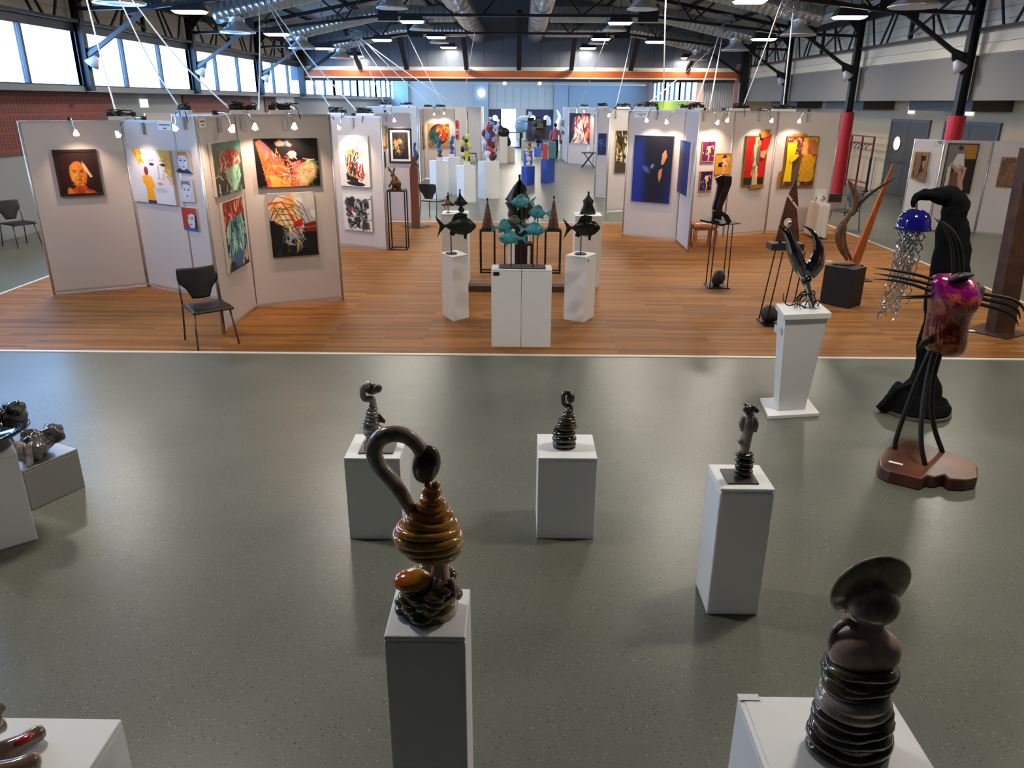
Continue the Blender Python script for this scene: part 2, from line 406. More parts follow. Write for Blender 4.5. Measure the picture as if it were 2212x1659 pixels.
# right side
WR = struct(MB().bx(XRW, XRW+.2, YB, YE, 0, 2.9).bx(XR+.12, XRW+.2, YB, YE, 2.82, 2.9).bx(XR+.1, XR+.3, YB, YE, 2.8, 5.7).build('wall_right', CREAM))
for a, b in zip(BAYS[:-1], BAYS[1:]):
    MB().bx(XR, XR+.06, a+.06, b-.06, 2.8, 3.75).build('band_panel', BANDG, WR)
    MB().bx(11.0, XRW, a+1.0, a+4.2, 2.55, 2.82).build('air_unit', M('dark grey air unit', rgb(72, 68, 62), .5), WR)
for k in range(8):
    z = 3.78+k*.225
    MB().bx(XR+.05, XR+.1, YB, YE, z, z+.216).build('plank', PLANK, WR)
def wall_door(y0, y1, ztop, leaves=2, port=True):
    global dn; dn += 1
    t = thing('door_%d' % dn, None, None, (XRW, (y0+y1)/2, 0), kind='structure')
    MB().bx(XRW-.06, XRW, y0-.08, y0, 0, ztop+.08).bx(XRW-.06, XRW, y1, y1+.08, 0, ztop+.08).bx(XRW-.06, XRW, y0, y1, ztop, ztop+.08).build('door_frame', M('door frame grey', rgb(96, 96, 94), .5), t)
    st = (y1-y0)/leaves
    for k in range(leaves):
        d = MB().bx(XRW-.045, XRW, y0+k*st+.008, y0+(k+1)*st-.008, .01, ztop).build('door_leaf', DOORG, t)
        if k == leaves-1 and port:
            c = Vector((XRW-.06, y0+(k+.5)*st, 1.55)); MB().tube([c, c+Vector((-.012, 0, 0))], .2, 24).build('porthole', M('lit porthole', (.9, .9, .9), .1, emit=(1, 1, 1), estr=2.0), d)
            MB().tube([c+Vector((-.004, 0, 0)), c+Vector((.02, 0, 0))], .23, 24).build('porthole_rim', M('red rim', rgb(150, 40, 30), .4), d)
        MB().bar((XRW-.1, y0+k*st+.1, 1.0), (XRW-.1, y0+(k+1)*st-.1, 1.0), .03).build('push_bar', DOORG, d)
wall_door(23.55, 25.85, 2.2); wall_door(20.1, 22.6, 2.2, port=False); wall_door(29.3, 31.3, 2.2, port=False)
SIGN = M('lit exit sign', (.9, .9, .9), .4, emit=(1, 1, .95), estr=.8)
for px, py in ((1969, 238), (2095, 241)):
    c = AX(px, py, XRW-.03); tag(MB().box(c, (.05, .34, .2)).build('exit_sign', SIGN), 'small white lit sign above the dark double doors', 'sign', 'lit signs over the grey doors')
c = AX(311, 223, XLW+.04); tag(MB().box(c, (.05, .4, .22)).build('exit_sign', SIGN), 'small white lit sign on the grey wall between terracotta panels', 'sign')
# unseen black wall set close behind the camera to cut bounce light; roof
struct(MB().bx(-11, 12.3, YB-.2, YB, 0, 8).build('wall_back', M('dark stage curtain', (.018, .018, .02), .9)))
ZR0, ZR1 = 5.55, 7.5
rf = MB()
for s in (-1, 1):
    xe = XL-.35 if s < 0 else XR+.35
    rf.add([(xe, YB, ZR0), (xe, YE+.2, ZR0), (XC, YE+.2, ZR1), (XC, YB, ZR1), (xe, YB, ZR0+.1), (xe, YE+.2, ZR0+.1), (XC, YE+.2, ZR1+.1), (XC, YB, ZR1+.1)], [(0, 1, 2, 3), (7, 6, 5, 4), (0, 4, 5, 1), (1, 5, 6, 2), (2, 6, 7, 3), (3, 7, 4, 0)])
struct(rf.build('ceiling', ROOFM))
# gable end wall over the orange beam
GB = struct(MB().bx(-10.6, 12.2, YE+.05, YE+.2, 3.6, 7.7).build('wall_end', M('gable backing', (.05, .055, .065), .7)))
x = -10.3
while x < 10.2:
    x1 = min(x+.86, 10.3); zt = [ZR1-abs(q-XC)*(ZR1-ZR0)/10.4+.02 for q in (x, x1)]
    MB().add([(x+.006, YE+.02, 4.22), (x1-.006, YE+.02, 4.22), (x1-.006, YE+.02, zt[1]), (x+.006, YE+.02, zt[0]), (x+.006, YE+.06, 4.22), (x1-.006, YE+.06, 4.22), (x1-.006, YE+.06, zt[1]), (x+.006, YE+.06, zt[0])], [(0, 1, 2, 3), (7, 6, 5, 4), (0, 4, 5, 1), (1, 5, 6, 2), (2, 6, 7, 3), (3, 7, 4, 0)]).build('gable_panel', GABLE, GB)
    x = x1
BM = tag(thing('orange_beam', None, None, (0, YE, 3.77)), 'long orange beam with pale edges across the end of the hall', 'beam')
MB().bx(-10.1, 9.85, YE-.12, YE+.04, 3.78, 4.05).build('beam_face', ORANGE, BM)
MB().bx(-10.1, 9.85, YE-.1, YE+.04, 4.05, 4.21).build('top_strip', PLANK, BM)
MB().bx(-10.1, 9.85, YE-.14, YE+.04, 3.72, 3.78).build('bottom_strip', PLANK, BM)
for px in (779, 879, 1008, 1121, 1234, 1362, 1486):
    X = AY(px, 150, YE-.15).x; t = [(X, YE-.16, 4.12), (X, 34.6, 6.25-abs(X)*.1)]
    tag(MB().bar(*t, .13, .2, up=(1, 0, 0)).build('slanted_strut', BLACK), 'black steel strut rising from the orange beam to the roof', 'strut', 'struts over the orange beam')
# vertical slat curtain right of the beam opening
SL = thing('slat_curtain', 'row of grey vertical corrugated slats beside the far opening', 'curtain', (9.3, YE+.3, 0))
for k in range(17):
    X = 8.5+k*.105
    MB().tube([(X, YE+.3, .05), (X, YE+.3, 3.7)], .045, 8).build('slat', M('grey slat', rgb(170, 172, 172), .5), SL, smooth=True)
MB().bx(8.4, 10.3, YE+.25, YE+.35, 3.68, 3.74).build('head_rail', WHITE, SL)
struct(MB().bx(10.2, 12.2, YE, YE+.1, 0, 3.7).build('wall_end_panel', CREAM))

# ------------------------------------------------------------------ steel frame
def column(y, side):
    x = -10.02 if side < 0 else 10.14
    lab = 'black steel column with knee brace between the high windows' if side < 0 else 'black steel column with round red sleeve and knee brace'
    t = thing('steel_column', lab, 'column', (x, y, 0), group='left wall columns' if side < 0 else 'right side columns')
    zb = 2.9 if side < 0 else 0
    p = MB()
    for dx in (-.085, .085): p.bx(x+dx-.012, x+dx+.012, y-.09, y+.09, zb, 5.5)
    p.bx(x-.085, x+.085, y-.01, y+.01, zb, 5.5); p.build('post', BLACK, t)
    if side > 0:
        MB().lathe([(.19, .02), (.19, 2.46), (.17, 2.47)], 24, (x, y, 0)).build('red_sleeve', RED, t, smooth=False)
    a = Vector((x-side*.1, y, 3.66)); b = Vector((x-side*1.75, y, 4.72))
    MB().bar(a, b, .09, .09).build('knee_brace', BLACK if side > 0 else M('grey painted steel', (.10, .10, .115), .4), t)
    MB().prism([(0, -.3), (0, .18), (-side*.34, .3), (-side*.3, .05)], .03, (x-side*.08, y, 3.62)).build('gusset', BLACK, t)
    MB().prism([(0, 0), (-side*.5, 0), (0, -.5)], .03, (x-side*.08, y, 5.2)).build('gusset', BLACK, t)
    c = a-Vector((side*.22, .05, .02)); lm = MB().lathe([(.02, 0), (.06, -.02), (.16, -.24), (.155, -.24)], 16)
    rot = Matrix.Rotation(side*R(-40), 3, 'Y')
    lm.v = [tuple(c+rot@Vector(v)) for v in lm.v]
    lm.build('cone_light', M('pale lamp shade', (.55, .55, .58), .4), t, smooth=True)
for y in BAYS[1:]:
    for s in (-1, 1):
        if y == BAYS[-1]:
            x = -10.02 if s < 0 else 10.14
            t = thing('corner_column', 'black steel column at the end of the orange beam by the %s' % ('high windows' if s < 0 else 'vertical slats'), 'column', (x, y-.25, 0))
            MB().bx(x-.14, x+.14, y-.36, y-.14, 0 if s > 0 else 2.9, 5.6).build('post', BLACK, t)
            MB().bar((x-s*.1, y-.25, 3.9), (x-s*1.6, y-.25, 4.8), .09).build('knee_brace', BLACK, t)
        else: column(y, s)
def truss(y):
    t = thing('roof_truss', 'black steel roof truss spanning the hall', 'truss', (XC, y, 4.6), group='roof trusses over the hall')
    bc = [(-10.0, 4.62), (-8.2, 4.68), (-4.0, 5.14), (3.78, 5.14), (8.0, 4.68), (10.1, 4.62)]
    for a, b in zip(bc[:-1], bc[1:]):
        MB().bar((a[0], y, a[1]), (b[0], y, b[1]), .1, .08).build('bottom_chord', BLACK, t)
    zt = lambda X: ZR1-.22-abs(X-XC)*(ZR1-ZR0)/10.4
    for a, b in ((-10.0, XC), (XC, 10.1)):
        MB().bar((a, y, zt(a)), (b, y, zt(b)), .12, .12).build('top_chord', BLACK, t)
    xs = [-9.2, -8.0, -6.6, -5.3, -4.0, -2.0, XC, 1.8, 3.78, 5.1, 6.4, 7.8, 9.2]
    zb = lambda X: float(np.interp(X, [p[0] for p in bc], [p[1] for p in bc]))
    for k, X in enumerate(xs[:-1]):
        X2 = xs[k+1]
        if k % 2: MB().bar((X, y, zb(X)), (X2, y, zt(X2)), .05).build('web_strut', BLACK, t)
        else: MB().bar((X, y, zt(X)), (X2, y, zb(X2)), .05).build('web_strut', BLACK, t)
    for X in (-4.0, 3.78):
        MB().bx(X-.3, X+.3, y-.03, y+.03, 4.98, 5.45).build('gusset', BLACK, t)
    for s in (-1, 1):
        X = -8.5 if s < 0 else 8.4
        MB().prism([(-.45, -.12), (.45, .05), (.45, .45), (-.45, .45)] if s < 0 else [(.45, -.12), (-.45, .05), (-.45, .45), (.45, .45)], .03, (X, y, 4.62)).build('gusset', BLACK, t)
for y in BAYS[1:-1]: truss(y)
for X in (-8.6, -6.6, -4.0, -1.9, 1.7, 3.78, 6.4, 8.4):
    z = ZR1-.09-abs(X-XC)*(ZR1-ZR0)/10.4
    tag(MB().bx(X-.04, X+.04, YB, YE, z-.1, z+.04).build('purlin', BLACK), 'black steel purlin running the length of the roof', 'beam', 'roof purlins')
for s in (-1, 1):
    x = -9.98 if s < 0 else 10.2
    for a, b in zip(BAYS[1:-1], BAYS[2:]):
        t = thing('lattice_girder', 'black steel lattice girder along the %s' % ('wall above the high windows' if s < 0 else 'white plank wall above the grey band'), 'girder', (x, (a+b)/2, 4.3), group='left lattice girders' if s < 0 else 'right lattice girders')
        z0, z1 = (4.36 if s < 0 else 4.27), 5.12; L = (b-a)
        b_ = b-(.62 if b == BAYS[-1] else .1)
        MB().bar((x, a+.1, z0), (x, b_, z0), .07).build('bottom_chord', BLACK, t)
        MB().bar((x, a+.1, z1), (x, b_, z1), .1, .2).build('top_chord', BLACK, t)
        MB().bar((x, a+L/2, z0), (x, a+L/2, z1), .09).build('post', BLACK, t)
        for u, v in ((.06, .14), (.36, .22), (.36, .30), (.64, .72), (.68, .78), (.9, .84)):
            MB().bar((x, a+u*L, z1), (x, a+v*L, z0), .045).build('diagonal', BLACK, t)
        MB().bar((x-s*.06, a+.15*L, z1), (x-s*.06, a+L/2, z0+.1), .045).build('brace', BLACK, t)

# ------------------------------------------------------------------ ducts
def spiral(pts, r, seg=.16):
    out, rs = [], []
    for a, b in zip(pts[:-1], pts[1:]):
        a, b = Vector(a), Vector(b); k = max(2, int((b-a).length/seg))
        for i in range(k):
            for f, q in ((0, 1.0), (.45, 1.0), (.5, 1.035), (.55, 1.0)):
                out.append(a.lerp(b, (i+f)/k)); rs.append(r*q)
    out.append(Vector(pts[-1])); rs.append(r); return out, rs
def diffuser(c, z0, parent, r=.36):
    MB().lathe([(.2, z0+.1), (.2, c[2]+.22)], 20, (c[0], c[1], 0)).build('neck', DIFF, parent, smooth=True)
    MB().lathe([(.14, c[2]+.03), (.3, c[2]+.01), (r*1.28, c[2]), (r*1.3, c[2]+.03), (.28, c[2]+.16), (.2, c[2]+.26)], 28, (c[0], c[1], 0)).build('diffuser_cone', DIFF, parent, smooth=True)
DUCX = (-1.93, .62)
for k, X in enumerate(DUCX):
    p, r = spiral([(X, YB+.02, 5.55), (X, YE, 5.55)], .36, 1.2)
    tag(MB().tube(p, r, 20).build('main_duct', STEEL, smooth=True), 'large round silver main duct running along the roof %s' % ('nearer the windows' if k == 0 else 'nearer the red columns'), 'duct')
for y in (9.4, 15.75, 22.1, 28.4, 34.5):
    for s, X0 in ((-1, DUCX[0]), (1, DUCX[1])):
        xs = lambda d: XC+s*d
        t = thing('branch_duct', 'silver spiral branch duct with round diffusers on the %s' % ('window side' if s < 0 else 'red column side'), 'duct', (xs(5), y, 5), group='branch ducts on the window side' if s < 0 else 'branch ducts on the column side')
        p, r = spiral([(X0+s*.34, y, 5.5), (xs(4.9), y, 5.5), (xs(8.0), y, 4.85)], .25)
        MB().tube(p, r, 16).build('duct_pipe', STEEL, t, smooth=True)
        diffuser((xs(7.45), y, 4.4), 4.85, t); diffuser((xs(3.3), y, 5.0), 5.4, t, .32)

# ------------------------------------------------------------------ hanging lamps
LGLOW = M('lamp diffuser glow', (1, 1, 1), .5, emit=(1, .93, .8), estr=14)
HOUS = M('dark lamp housing', (.03, .03, .035), .5)
def make_lamp():
    t = thing('high_bay_lamp', 'rectangular hanging lamp with glowing white underside', 'lamp', (0, 0, 0), group='hanging hall lamps')
    MB().add([(-.36, -.2, 0), (.36, -.2, 0), (.36, .2, 0), (-.36, .2, 0), (-.28, -.13, .17), (.28, -.13, .17), (.28, .13, .17), (-.28, .13, .17)], [(0, 3, 2, 1), (4, 5, 6, 7), (0, 1, 5, 4), (1, 2, 6, 5), (2, 3, 7, 6), (3, 0, 4, 7)]).build('housing', HOUS, t, local=True)
    hs = t.children[0]
    MB().add([(-.35, -.19, 0), (.35, -.19, 0), (.35, .19, 0), (-.35, .19, 0), (-.3, -.15, -.05), (.3, -.15, -.05), (.3, .15, -.05), (-.3, .15, -.05)], [(0, 1, 2, 3), (7, 6, 5, 4), (0, 4, 5, 1), (1, 5, 6, 2), (2, 6, 7, 3), (3, 7, 4, 0)]).build('diffuser', LGLOW, hs, local=True)
    for s in (-1, 1): MB().bar((s*.3, 0, .16), (s*.2, 0, .42), .02).build('bracket', HOUS, t, local=True)
    MB().bar((0, 0, .17), (0, 0, 1.17), .02).build('stem', HOUS, t, local=True)
    MB().bar((-.22, 0, .42), (.22, 0, .42), .02).build('bracket', HOUS, t, local=True)
    l = arealight('lamp_light', (0, 0, -.06), .6, LAMP_W, LAMP_COL, t, sy=.3)
    return t
lamp0 = make_lamp()
LAMPS = [(px, py, z) for px, py, z in ((410, 24, 4.6), (598, 73, 4.6), (700, 104, 4.6), (768, 122, 4.6), (825, 86, 4.88), (890, 46, 4.98), (942, 80, 4.98), (970, 103, 4.98),
         (1620, 2, 4.88), (1835, 36, 4.6), (1650, 84, 4.6), (1478, 128, 4.6), (1415, 90, 4.88), (1340, 49, 4.98), (1298, 84, 4.98), (1270, 104, 4.98))]
pos = [G(px, py, z) for px, py, z in LAMPS]
pos = [Vector((p.x, min(p.y, 36.6), p.z)) for p in pos]
pos += [Vector((x, y, z)) for x, y, z in ((-7.5, 6.4, 4.6), (7.5, 6.4, 4.6), (-3.1, 4.9, 4.98), (3.1, 4.9, 4.98), (-7.5, 12.6, 4.6), (7.5, 12.6, 4.6), (-3.1, 12.6, 4.98), (3.1, 12.6, 4.98))] + [Vector((-3.1, 18.8, 4.98)), Vector((3.1, 18.8, 4.98))]
for k, p in enumerate(pos):
    o = lamp0 if k == 0 else copy_tree(lamp0)
    o.location = p
    for ch in o.children:
        if ch.name.startswith('stem'): ch.scale = (1, 1, (ZR1-.02-abs(p.x-XC)*(ZR1-ZR0)/10.4-p.z)/1.17)
# ------------------------------------------------------------------ painted pictures (colour stored on a fine mesh)
class Cv:
    def __init__(s, w, h, bg, seed=1):
        s.w, s.h = w, h; s.a = np.zeros((h, w, 3)); s.a[:] = np.array(bg)/255.
        s.X, s.Y = np.meshgrid((np.arange(w)+.5)/w, (np.arange(h)+.5)/h); s.r = np.random.RandomState(seed); s.asp = w/h
    def put(s, m, col, al=1.0):
        m = np.clip(m, 0, 1)[..., None]*al; s.a = s.a*(1-m)+(np.array(col)/255.)*m; return s
    def grad(s, c0, c1, horiz=False):
        t = (s.X if horiz else s.Y)[..., None]; s.a = np.array(c0)/255.*(1-t)+np.array(c1)/255.*t; return s
    def ell(s, cx, cy, rx, ry, col, ang=0, soft=.08, al=1.0):
        dx, dy = s.X-cx, (s.Y-cy); c, q = math.cos(ang), math.sin(ang)
        u = (dx*c+dy*q)/rx; v = (-dx*q+dy*c)/ry; d = np.sqrt(u*u+v*v)
        return s.put(np.clip((1-d)/soft+.5, 0, 1), col, al)
    def poly(s, pts, col, al=1.0):
        m = np.zeros((s.h, s.w), bool); n = len(pts)
        for i in range(n):
            x1, y1 = pts[i]; x2, y2 = pts[(i+1) % n]
            c = ((y1 > s.Y) != (y2 > s.Y)); xi = (x2-x1)*(s.Y-y1)/((y2-y1) if abs(y2-y1) > 1e-9 else 1e-9)+x1
            m ^= c & (s.X < xi)
        return s.put(m.astype(float), col, al)
    def line(s, pts, w, col, al=1.0):
        for (x1, y1), (x2, y2) in zip(pts[:-1], pts[1:]):
            dx, dy = (x2-x1)*s.asp, y2-y1; L = dx*dx+dy*dy+1e-9
            t = np.clip(((s.X-x1)*s.asp*dx+(s.Y-y1)*dy)/L, 0, 1)
            d = np.hypot((s.X-x1)*s.asp-t*dx, s.Y-y1-t*dy); s.put(np.clip((w-d)/(w*.5), 0, 1), col, al)
        return s
    def strokes(s, n, box, cols, L=.12, w=.01, ang=(0, 3.14), curve=.5, al=.9):
        for _ in range(n):
            x = s.r.uniform(box[0], box[2]); y = s.r.uniform(box[1], box[3]); a = s.r.uniform(*ang); c = cols[s.r.randint(len(cols))]; p = [(x, y)]
            for k in range(3):
                a += s.r.uniform(-curve, curve); x += math.cos(a)*L/3; y += math.sin(a)*L/3; p.append((x, y))
            s.line(p, w*s.r.uniform(.6, 1.4), c, al)
        return s
    def blobs(s, n, box, cols, r=.05, soft=.5, al=.8):
        for _ in range(n):
            s.ell(s.r.uniform(box[0], box[2]), s.r.uniform(box[1], box[3]), r*s.r.uniform(.5, 1.5), r*s.r.uniform(.5, 1.5), cols[s.r.randint(len(cols))], s.r.uniform(0, 3), soft, al)
        return s
    def noise(s, amp=.05): s.a = np.clip(s.a+s.r.normal(0, amp, (s.h, s.w, 1)), 0, 1); return s
def canvas_mat():
    n = N('painted canvas'); at = n.n('ShaderNodeAttribute'); at.attribute_name = 'paint'
    n.l(at.outputs['Color'], n.b.inputs['Base Color']); n.set(Roughness=.45, Specular_IOR_Level=.4); return n.m
MCAN = canvas_mat()
STRE = M('pale canvas edge', rgb(200, 190, 170), .7)
def paint_mesh(name, cv, w, h, parent, y=0.0, x0=None, z0=None):
    """flat picture in the local xz plane facing -y"""
    x0 = -w/2 if x0 is None else x0; z0 = 0 if z0 is None else z0
    nx, ny = cv.w-1, cv.h-1
    xs = np.linspace(x0, x0+w, cv.w); zs = np.linspace(z0+h, z0, cv.h)
    v = np.zeros((cv.h*cv.w, 3)); v[:, 0] = np.tile(xs, cv.h); v[:, 2] = np.repeat(zs, cv.w); v[:, 1] = y
    idx = np.arange(cv.h*cv.w).reshape(cv.h, cv.w)
    f = np.stack([idx[1:, :-1], idx[1:, 1:], idx[:-1, 1:], idx[:-1, :-1]], -1).reshape(-1, 4)
    me = bpy.data.meshes.new(name); me.from_pydata(v.tolist(), [], f.tolist())
    c = np.clip(cv.a, 0, 1).reshape(-1, 3); c = np.where(c <= .04045, c/12.92, ((c+.055)/1.055)**2.4)
    at = me.color_attributes.new('paint', 'FLOAT_COLOR', 'POINT'); at.data.foreach_set('color', np.concatenate([c, np.ones((len(c), 1))], 1).ravel())
    me.materials.append(MCAN); o = bpy.data.objects.new(name, me); COL.objects.link(o); o.parent = parent; ORG[o.name] = Vector((0, 0, 0)); return o

# ------------------------------------------------------------------ exhibition panels
PANW = M('white exhibition board', rgb(200, 192, 189), .6, spec=.25)
ALU = M('panel aluminium post', (.62, .60, .58), .35, .6)
PAN = {}
class Panel:
    def __init__(s, key, a, b, H, label, z0=.03, post=True, n=1, group=None, board=None):
        a, b = Vector((a[0], a[1], 0)), Vector((b[0], b[1], 0)); s.a, s.b, s.H = a, b, H
        s.d = (b-a).normalized(); s.L = (b-a).length; s.rz = math.atan2(s.d.y, s.d.x)
        s.nrm = Vector((s.d.y, -s.d.x, 0))    # faces the viewer when a is on the viewer's left
        t = thing('exhibition_panel', label, 'display panel', a, s.rz, group); s.t = t
        L = s.L
        for k in range(n):
            MB().bx(.02+k*L/n, (k+1)*L/n-.02, -.015, .015, z0+.03, H-.03).build('board', board or PANW, t, local=True)
        for k in range(n+1):
            MB().tube([(k*L/n, 0, .008), (k*L/n, 0, H)], .018, 8).build('post', ALU, t, local=True, smooth=True)
        MB().bx(0, L, -.018, .018, H-.03, H).build('top_rail', ALU, t, local=True)
        MB().bx(0, L, -.016, .016, z0, z0+.035).build('bottom_rail', ALU, t, local=True)
        PAN[key] = s
    def hit(s, px, py, off=0.0):
        d = ray(px, py); o = s.a+s.nrm*off; t = (o-CAM).dot(s.nrm)/d.dot(s.nrm); return CAM+d*t
    def uz(s, px, py):
        p = s.hit(px, py); return (p-s.a).dot(s.d), p.z
P2 = lambda px, py: G(px, py)
Panel('A1', P2(118, 637), P2(320, 618), 2.43, 'white display panel carrying the framed portrait of a dark orange face')
Panel('A2', (-5.71, 11.42), (-4.72, 10.82), 2.44, 'white display panel with the large grey face and yellow figure canvas')
Panel('A2b', (-4.72, 10.82), (-3.70, 10.2), 2.53, 'white display panel with three small face canvases stacked')
Panel('A3', P2(483, 722), P2(553, 666), 2.54, 'white display panel with two tall green and blue canvases')
Panel('A4', P2(553.5, 666), P2(741, 648), 2.54, 'white display panel with the black canvas of an orange carcass')
Panel('B', P2(733, 530), P2(838, 542), 2.45, 'white display panel with a figure over a black oval disc')
Panel('C', (-3.65, 18.42), P2(895, 480), 2.47, 'white display panel with the black framed tiger picture')
Panel('E0', (-3.57, 28.1), (-3.58, 29.25), 2.48, 'white display panel edge-on beside the round fire and water picture')
Panel('E', (-3.57, 29.27), (-2.42, 29.35), 2.48, 'white display panel with the round red and teal picture')
Panel('F', (-3.3, 33.6), (-2.28, 33.9), 2.53, 'white display panel with two small red pictures')
Panel('F2', (-2.9, 38.0), (-1.9, 38.2), 2.5, 'white display panel with narrow black strips')
Panel('J', (-2.72, 45.0), (-2.1, 45.05), 2.5, 'blue-white display panel with the teal doorway picture')
Panel('K0', (2.1, 39.9), (2.22, 37.15), 2.5, 'white display panel with small diamond frame, turned edge-on')
Panel('K', (2.23, 37.08), (3.34, 36.06), 2.5, 'white display panel with the tall red and white veiled figure picture')
Panel('K2', (3.36, 36.1), (3.4, 31.5), 2.5, 'white display panel with a thin dark picture, turned edge-on', n=3)
Panel('L', P2(1284, 424), P2(1309, 425), 2.56, 'narrow blue-lit display panel with small dark blue picture')
Panel('M', P2(1308, 458), (3.3, 20.8), 2.56, 'white display panel with tall gold and black picture')
Panel('Nn', P2(1344.5, 509), P2(1461, 521), 2.58, 'white display panel with the large dark blue canvas')
Panel('O', P2(1461.5, 521.5), P2(1486, 544), 2.59, 'white display panel edge with the bright blue canvas')
Panel('P1', (3.3, 16.0), P2(1560, 512), 2.57, 'white display panel with small purple, blue and ochre figure pictures')
Panel('P2', P2(1561, 511.5), P2(1650, 503), 2.56, 'white display panel with the red cut-out relief picture')
Panel('P3', P2(1651, 503.5), P2(1779, 503), 2.55, 'white display panel with the yellow cut-out relief picture')
Panel('Q1', P2(1943, 491), P2(2003, 498.5), 1.98, 'low white display panel with small brown relief of standing figures')
Panel('Q2', P2(2004, 499), P2(2103, 505), 1.98, 'low white display panel with seated woman picture')
Panel('Q3', P2(2104, 505), (11.1, 16.62), 1.98, 'low white display panel with the brown relief of a crouching figure')
# a few more rear panels whose tops and sides show between the others
Panel('R1', (-6.4, 13.6), (-4.2, 15.3), 2.5, 'white display panel standing behind the portrait panels', n=2)
Panel('R2', (-5.6, 29.2), (-3.66, 28.3), 2.55, 'blue-lit white display panel beyond the tiger panel', n=2)

TEXT = M('small dark print', (.08, .07, .07), .7)
PAPER = M('white paper label', (.8, .8, .8), .6)
def nameplate(key, px, py, w, lines):
    P = PAN[key]; u, z = P.uz(px, py)
    t = thing('name_card', 'small printed name card at the top of the panel by %s' % lines[1], 'card', P.a+P.d*u+P.nrm*.018+Vector((0, 0, z)), P.rz)
    MB().bx(-w/2, w/2, -.003, 0, -.05, .05).build('card', PAPER, t, local=True)
    for ww, zz in lines[0]: MB().bx(-ww/2, ww/2, -.0045, -.003, zz-.008, zz+.008).build('print_line', TEXT, t, local=True)
nameplate('A3', 433, 266, .2, ([(.14, .02), (.05, -.02)], 'the green canvases'))
nameplate('A2', 358, 273, .3, ([(.24, .02), (.07, -.025)], 'the grey face canvas'))
nameplate('Nn', 1386, 248, .3, ([(.22, .015), (.09, -.02)], 'the dark blue canvas'))
nameplate('P1', 1567, 247, .2, ([(.11, .01), (.05, -.02)], 'the ochre picture'))
nameplate('Q2', 2031, 308, .2, ([(.1, .02), (.08, -.01)], 'the seated woman picture'))

# ------------------------------------------------------------------ pictures
def picture(name, key, quad, cv, label, depth=.035, frame=None, fw=.04, mat=None, mw=.05, cat='painting', group=None, off=.02):
    P = PAN[key]; q = [P.uz(*p) for p in quad]   # TL TR BR BL
    u0 = (q[0][0]+q[3][0])/2; u1 = (q[1][0]+q[2][0])/2; z1 = (q[0][1]+q[1][1])/2; z0 = (q[2][1]+q[3][1])/2
    w, h = abs(u1-u0), z1-z0
    t = thing(name, label, cat, P.a+P.d*((u0+u1)/2)+P.nrm*off+Vector((0, 0, z0)), P.rz, group)
    if frame:
        MB().bx(-w/2, w/2, -depth*.5, 0, 0, h).build('backing', STRE, t, local=True)
        for a, b, c, d in ((-w/2, w/2, 0, fw), (-w/2, w/2, h-fw, h), (-w/2, -w/2+fw, fw, h-fw), (w/2-fw, w/2, fw, h-fw)):
            MB().bx(a, b, -depth, 0, c, d).build('frame_side', frame, t, local=True)
        i = fw
        if mat:
            MB().bx(-w/2+fw, w/2-fw, -depth*.65, 0, fw, h-fw).build('mount', mat, t, local=True); i = fw+mw
        paint_mesh('image', cv, w-2*i, h-2*i, t, -depth*.72, z0=i)
    else:
        MB().bx(-w/2, w/2, -depth, 0, 0, h).build('stretcher', STRE, t, local=True)
        paint_mesh('canvas_face', cv, w, h, t, -depth-.001)
    return t
def face(c, cx, cy, s, skin, dark, light, beard=False):
    c.ell(cx, cy, .62*s, .82*s, skin, 0, .12); c.ell(cx-.25*s, cy+.1*s, .3*s, .6*s, light, 0, .9, .5)
    for e in (-1, 1):
        c.ell(cx+e*.24*s, cy-.12*s, .13*s, .05*s, dark, 0, .4); c.line([(cx+e*.1*s, cy-.24*s), (cx+e*.4*s, cy-.25*s)], .022*s*2, dark, .8)
    c.line([(cx+.02*s, cy-.1*s), (cx+.08*s, cy+.22*s), (cx-.06*s, cy+.25*s)], .03*s, dark, .6)
    c.ell(cx, cy+.42*s, .2*s, .05*s, dark, 0, .5, .8)
    return c
FRD = M('dark bronze picture frame', (.05, .035, .03), .3, .5)
FRB = M('black picture frame', (.01, .01, .01), .3)
FRG = M('gilt picture frame', rgb(170, 120, 50), .35, .6)
FRW = M('light wood picture frame', rgb(190, 130, 80), .5)
MOUNT = M('white mount board', (.75, .74, .72), .7)
# 1 portrait with feather
c = Cv(80, 90, (28, 8, 12), 3); c.ell(.5, .55, .6, .6, (52, 18, 14), 0, .9, .7)
c.poly([(.12, 1), (.2, .92), (.36, .86), (.42, .75), (.62, .76), (.68, .88), (.85, .95), (.9, 1)], (196, 74, 18)); c.blobs(10, (.2, .88, .8, 1), [(235, 130, 30), (150, 50, 12)], .06)
face(c, .5, .52, .36, (206, 112, 30), (70, 24, 8), (250, 190, 90)); c.strokes(40, (.32, .3, .68, .8), [(120, 50, 14), (255, 200, 110), (170, 80, 20)], .1, .007, (0, 3.1), .6, .55)
c.poly([(.64, .22), (.7, .3), (.86, .6), (.8, .62), (.66, .4)], (225, 200, 170)); c.line([(.65, .24), (.84, .6)], .006, (120, 80, 50))
picture('framed_portrait', 'A1', ((112, 323), (207, 322), (224, 420), (130, 424)), c, 'framed portrait of an old orange face with a feather on black', .05, FRD, .035)
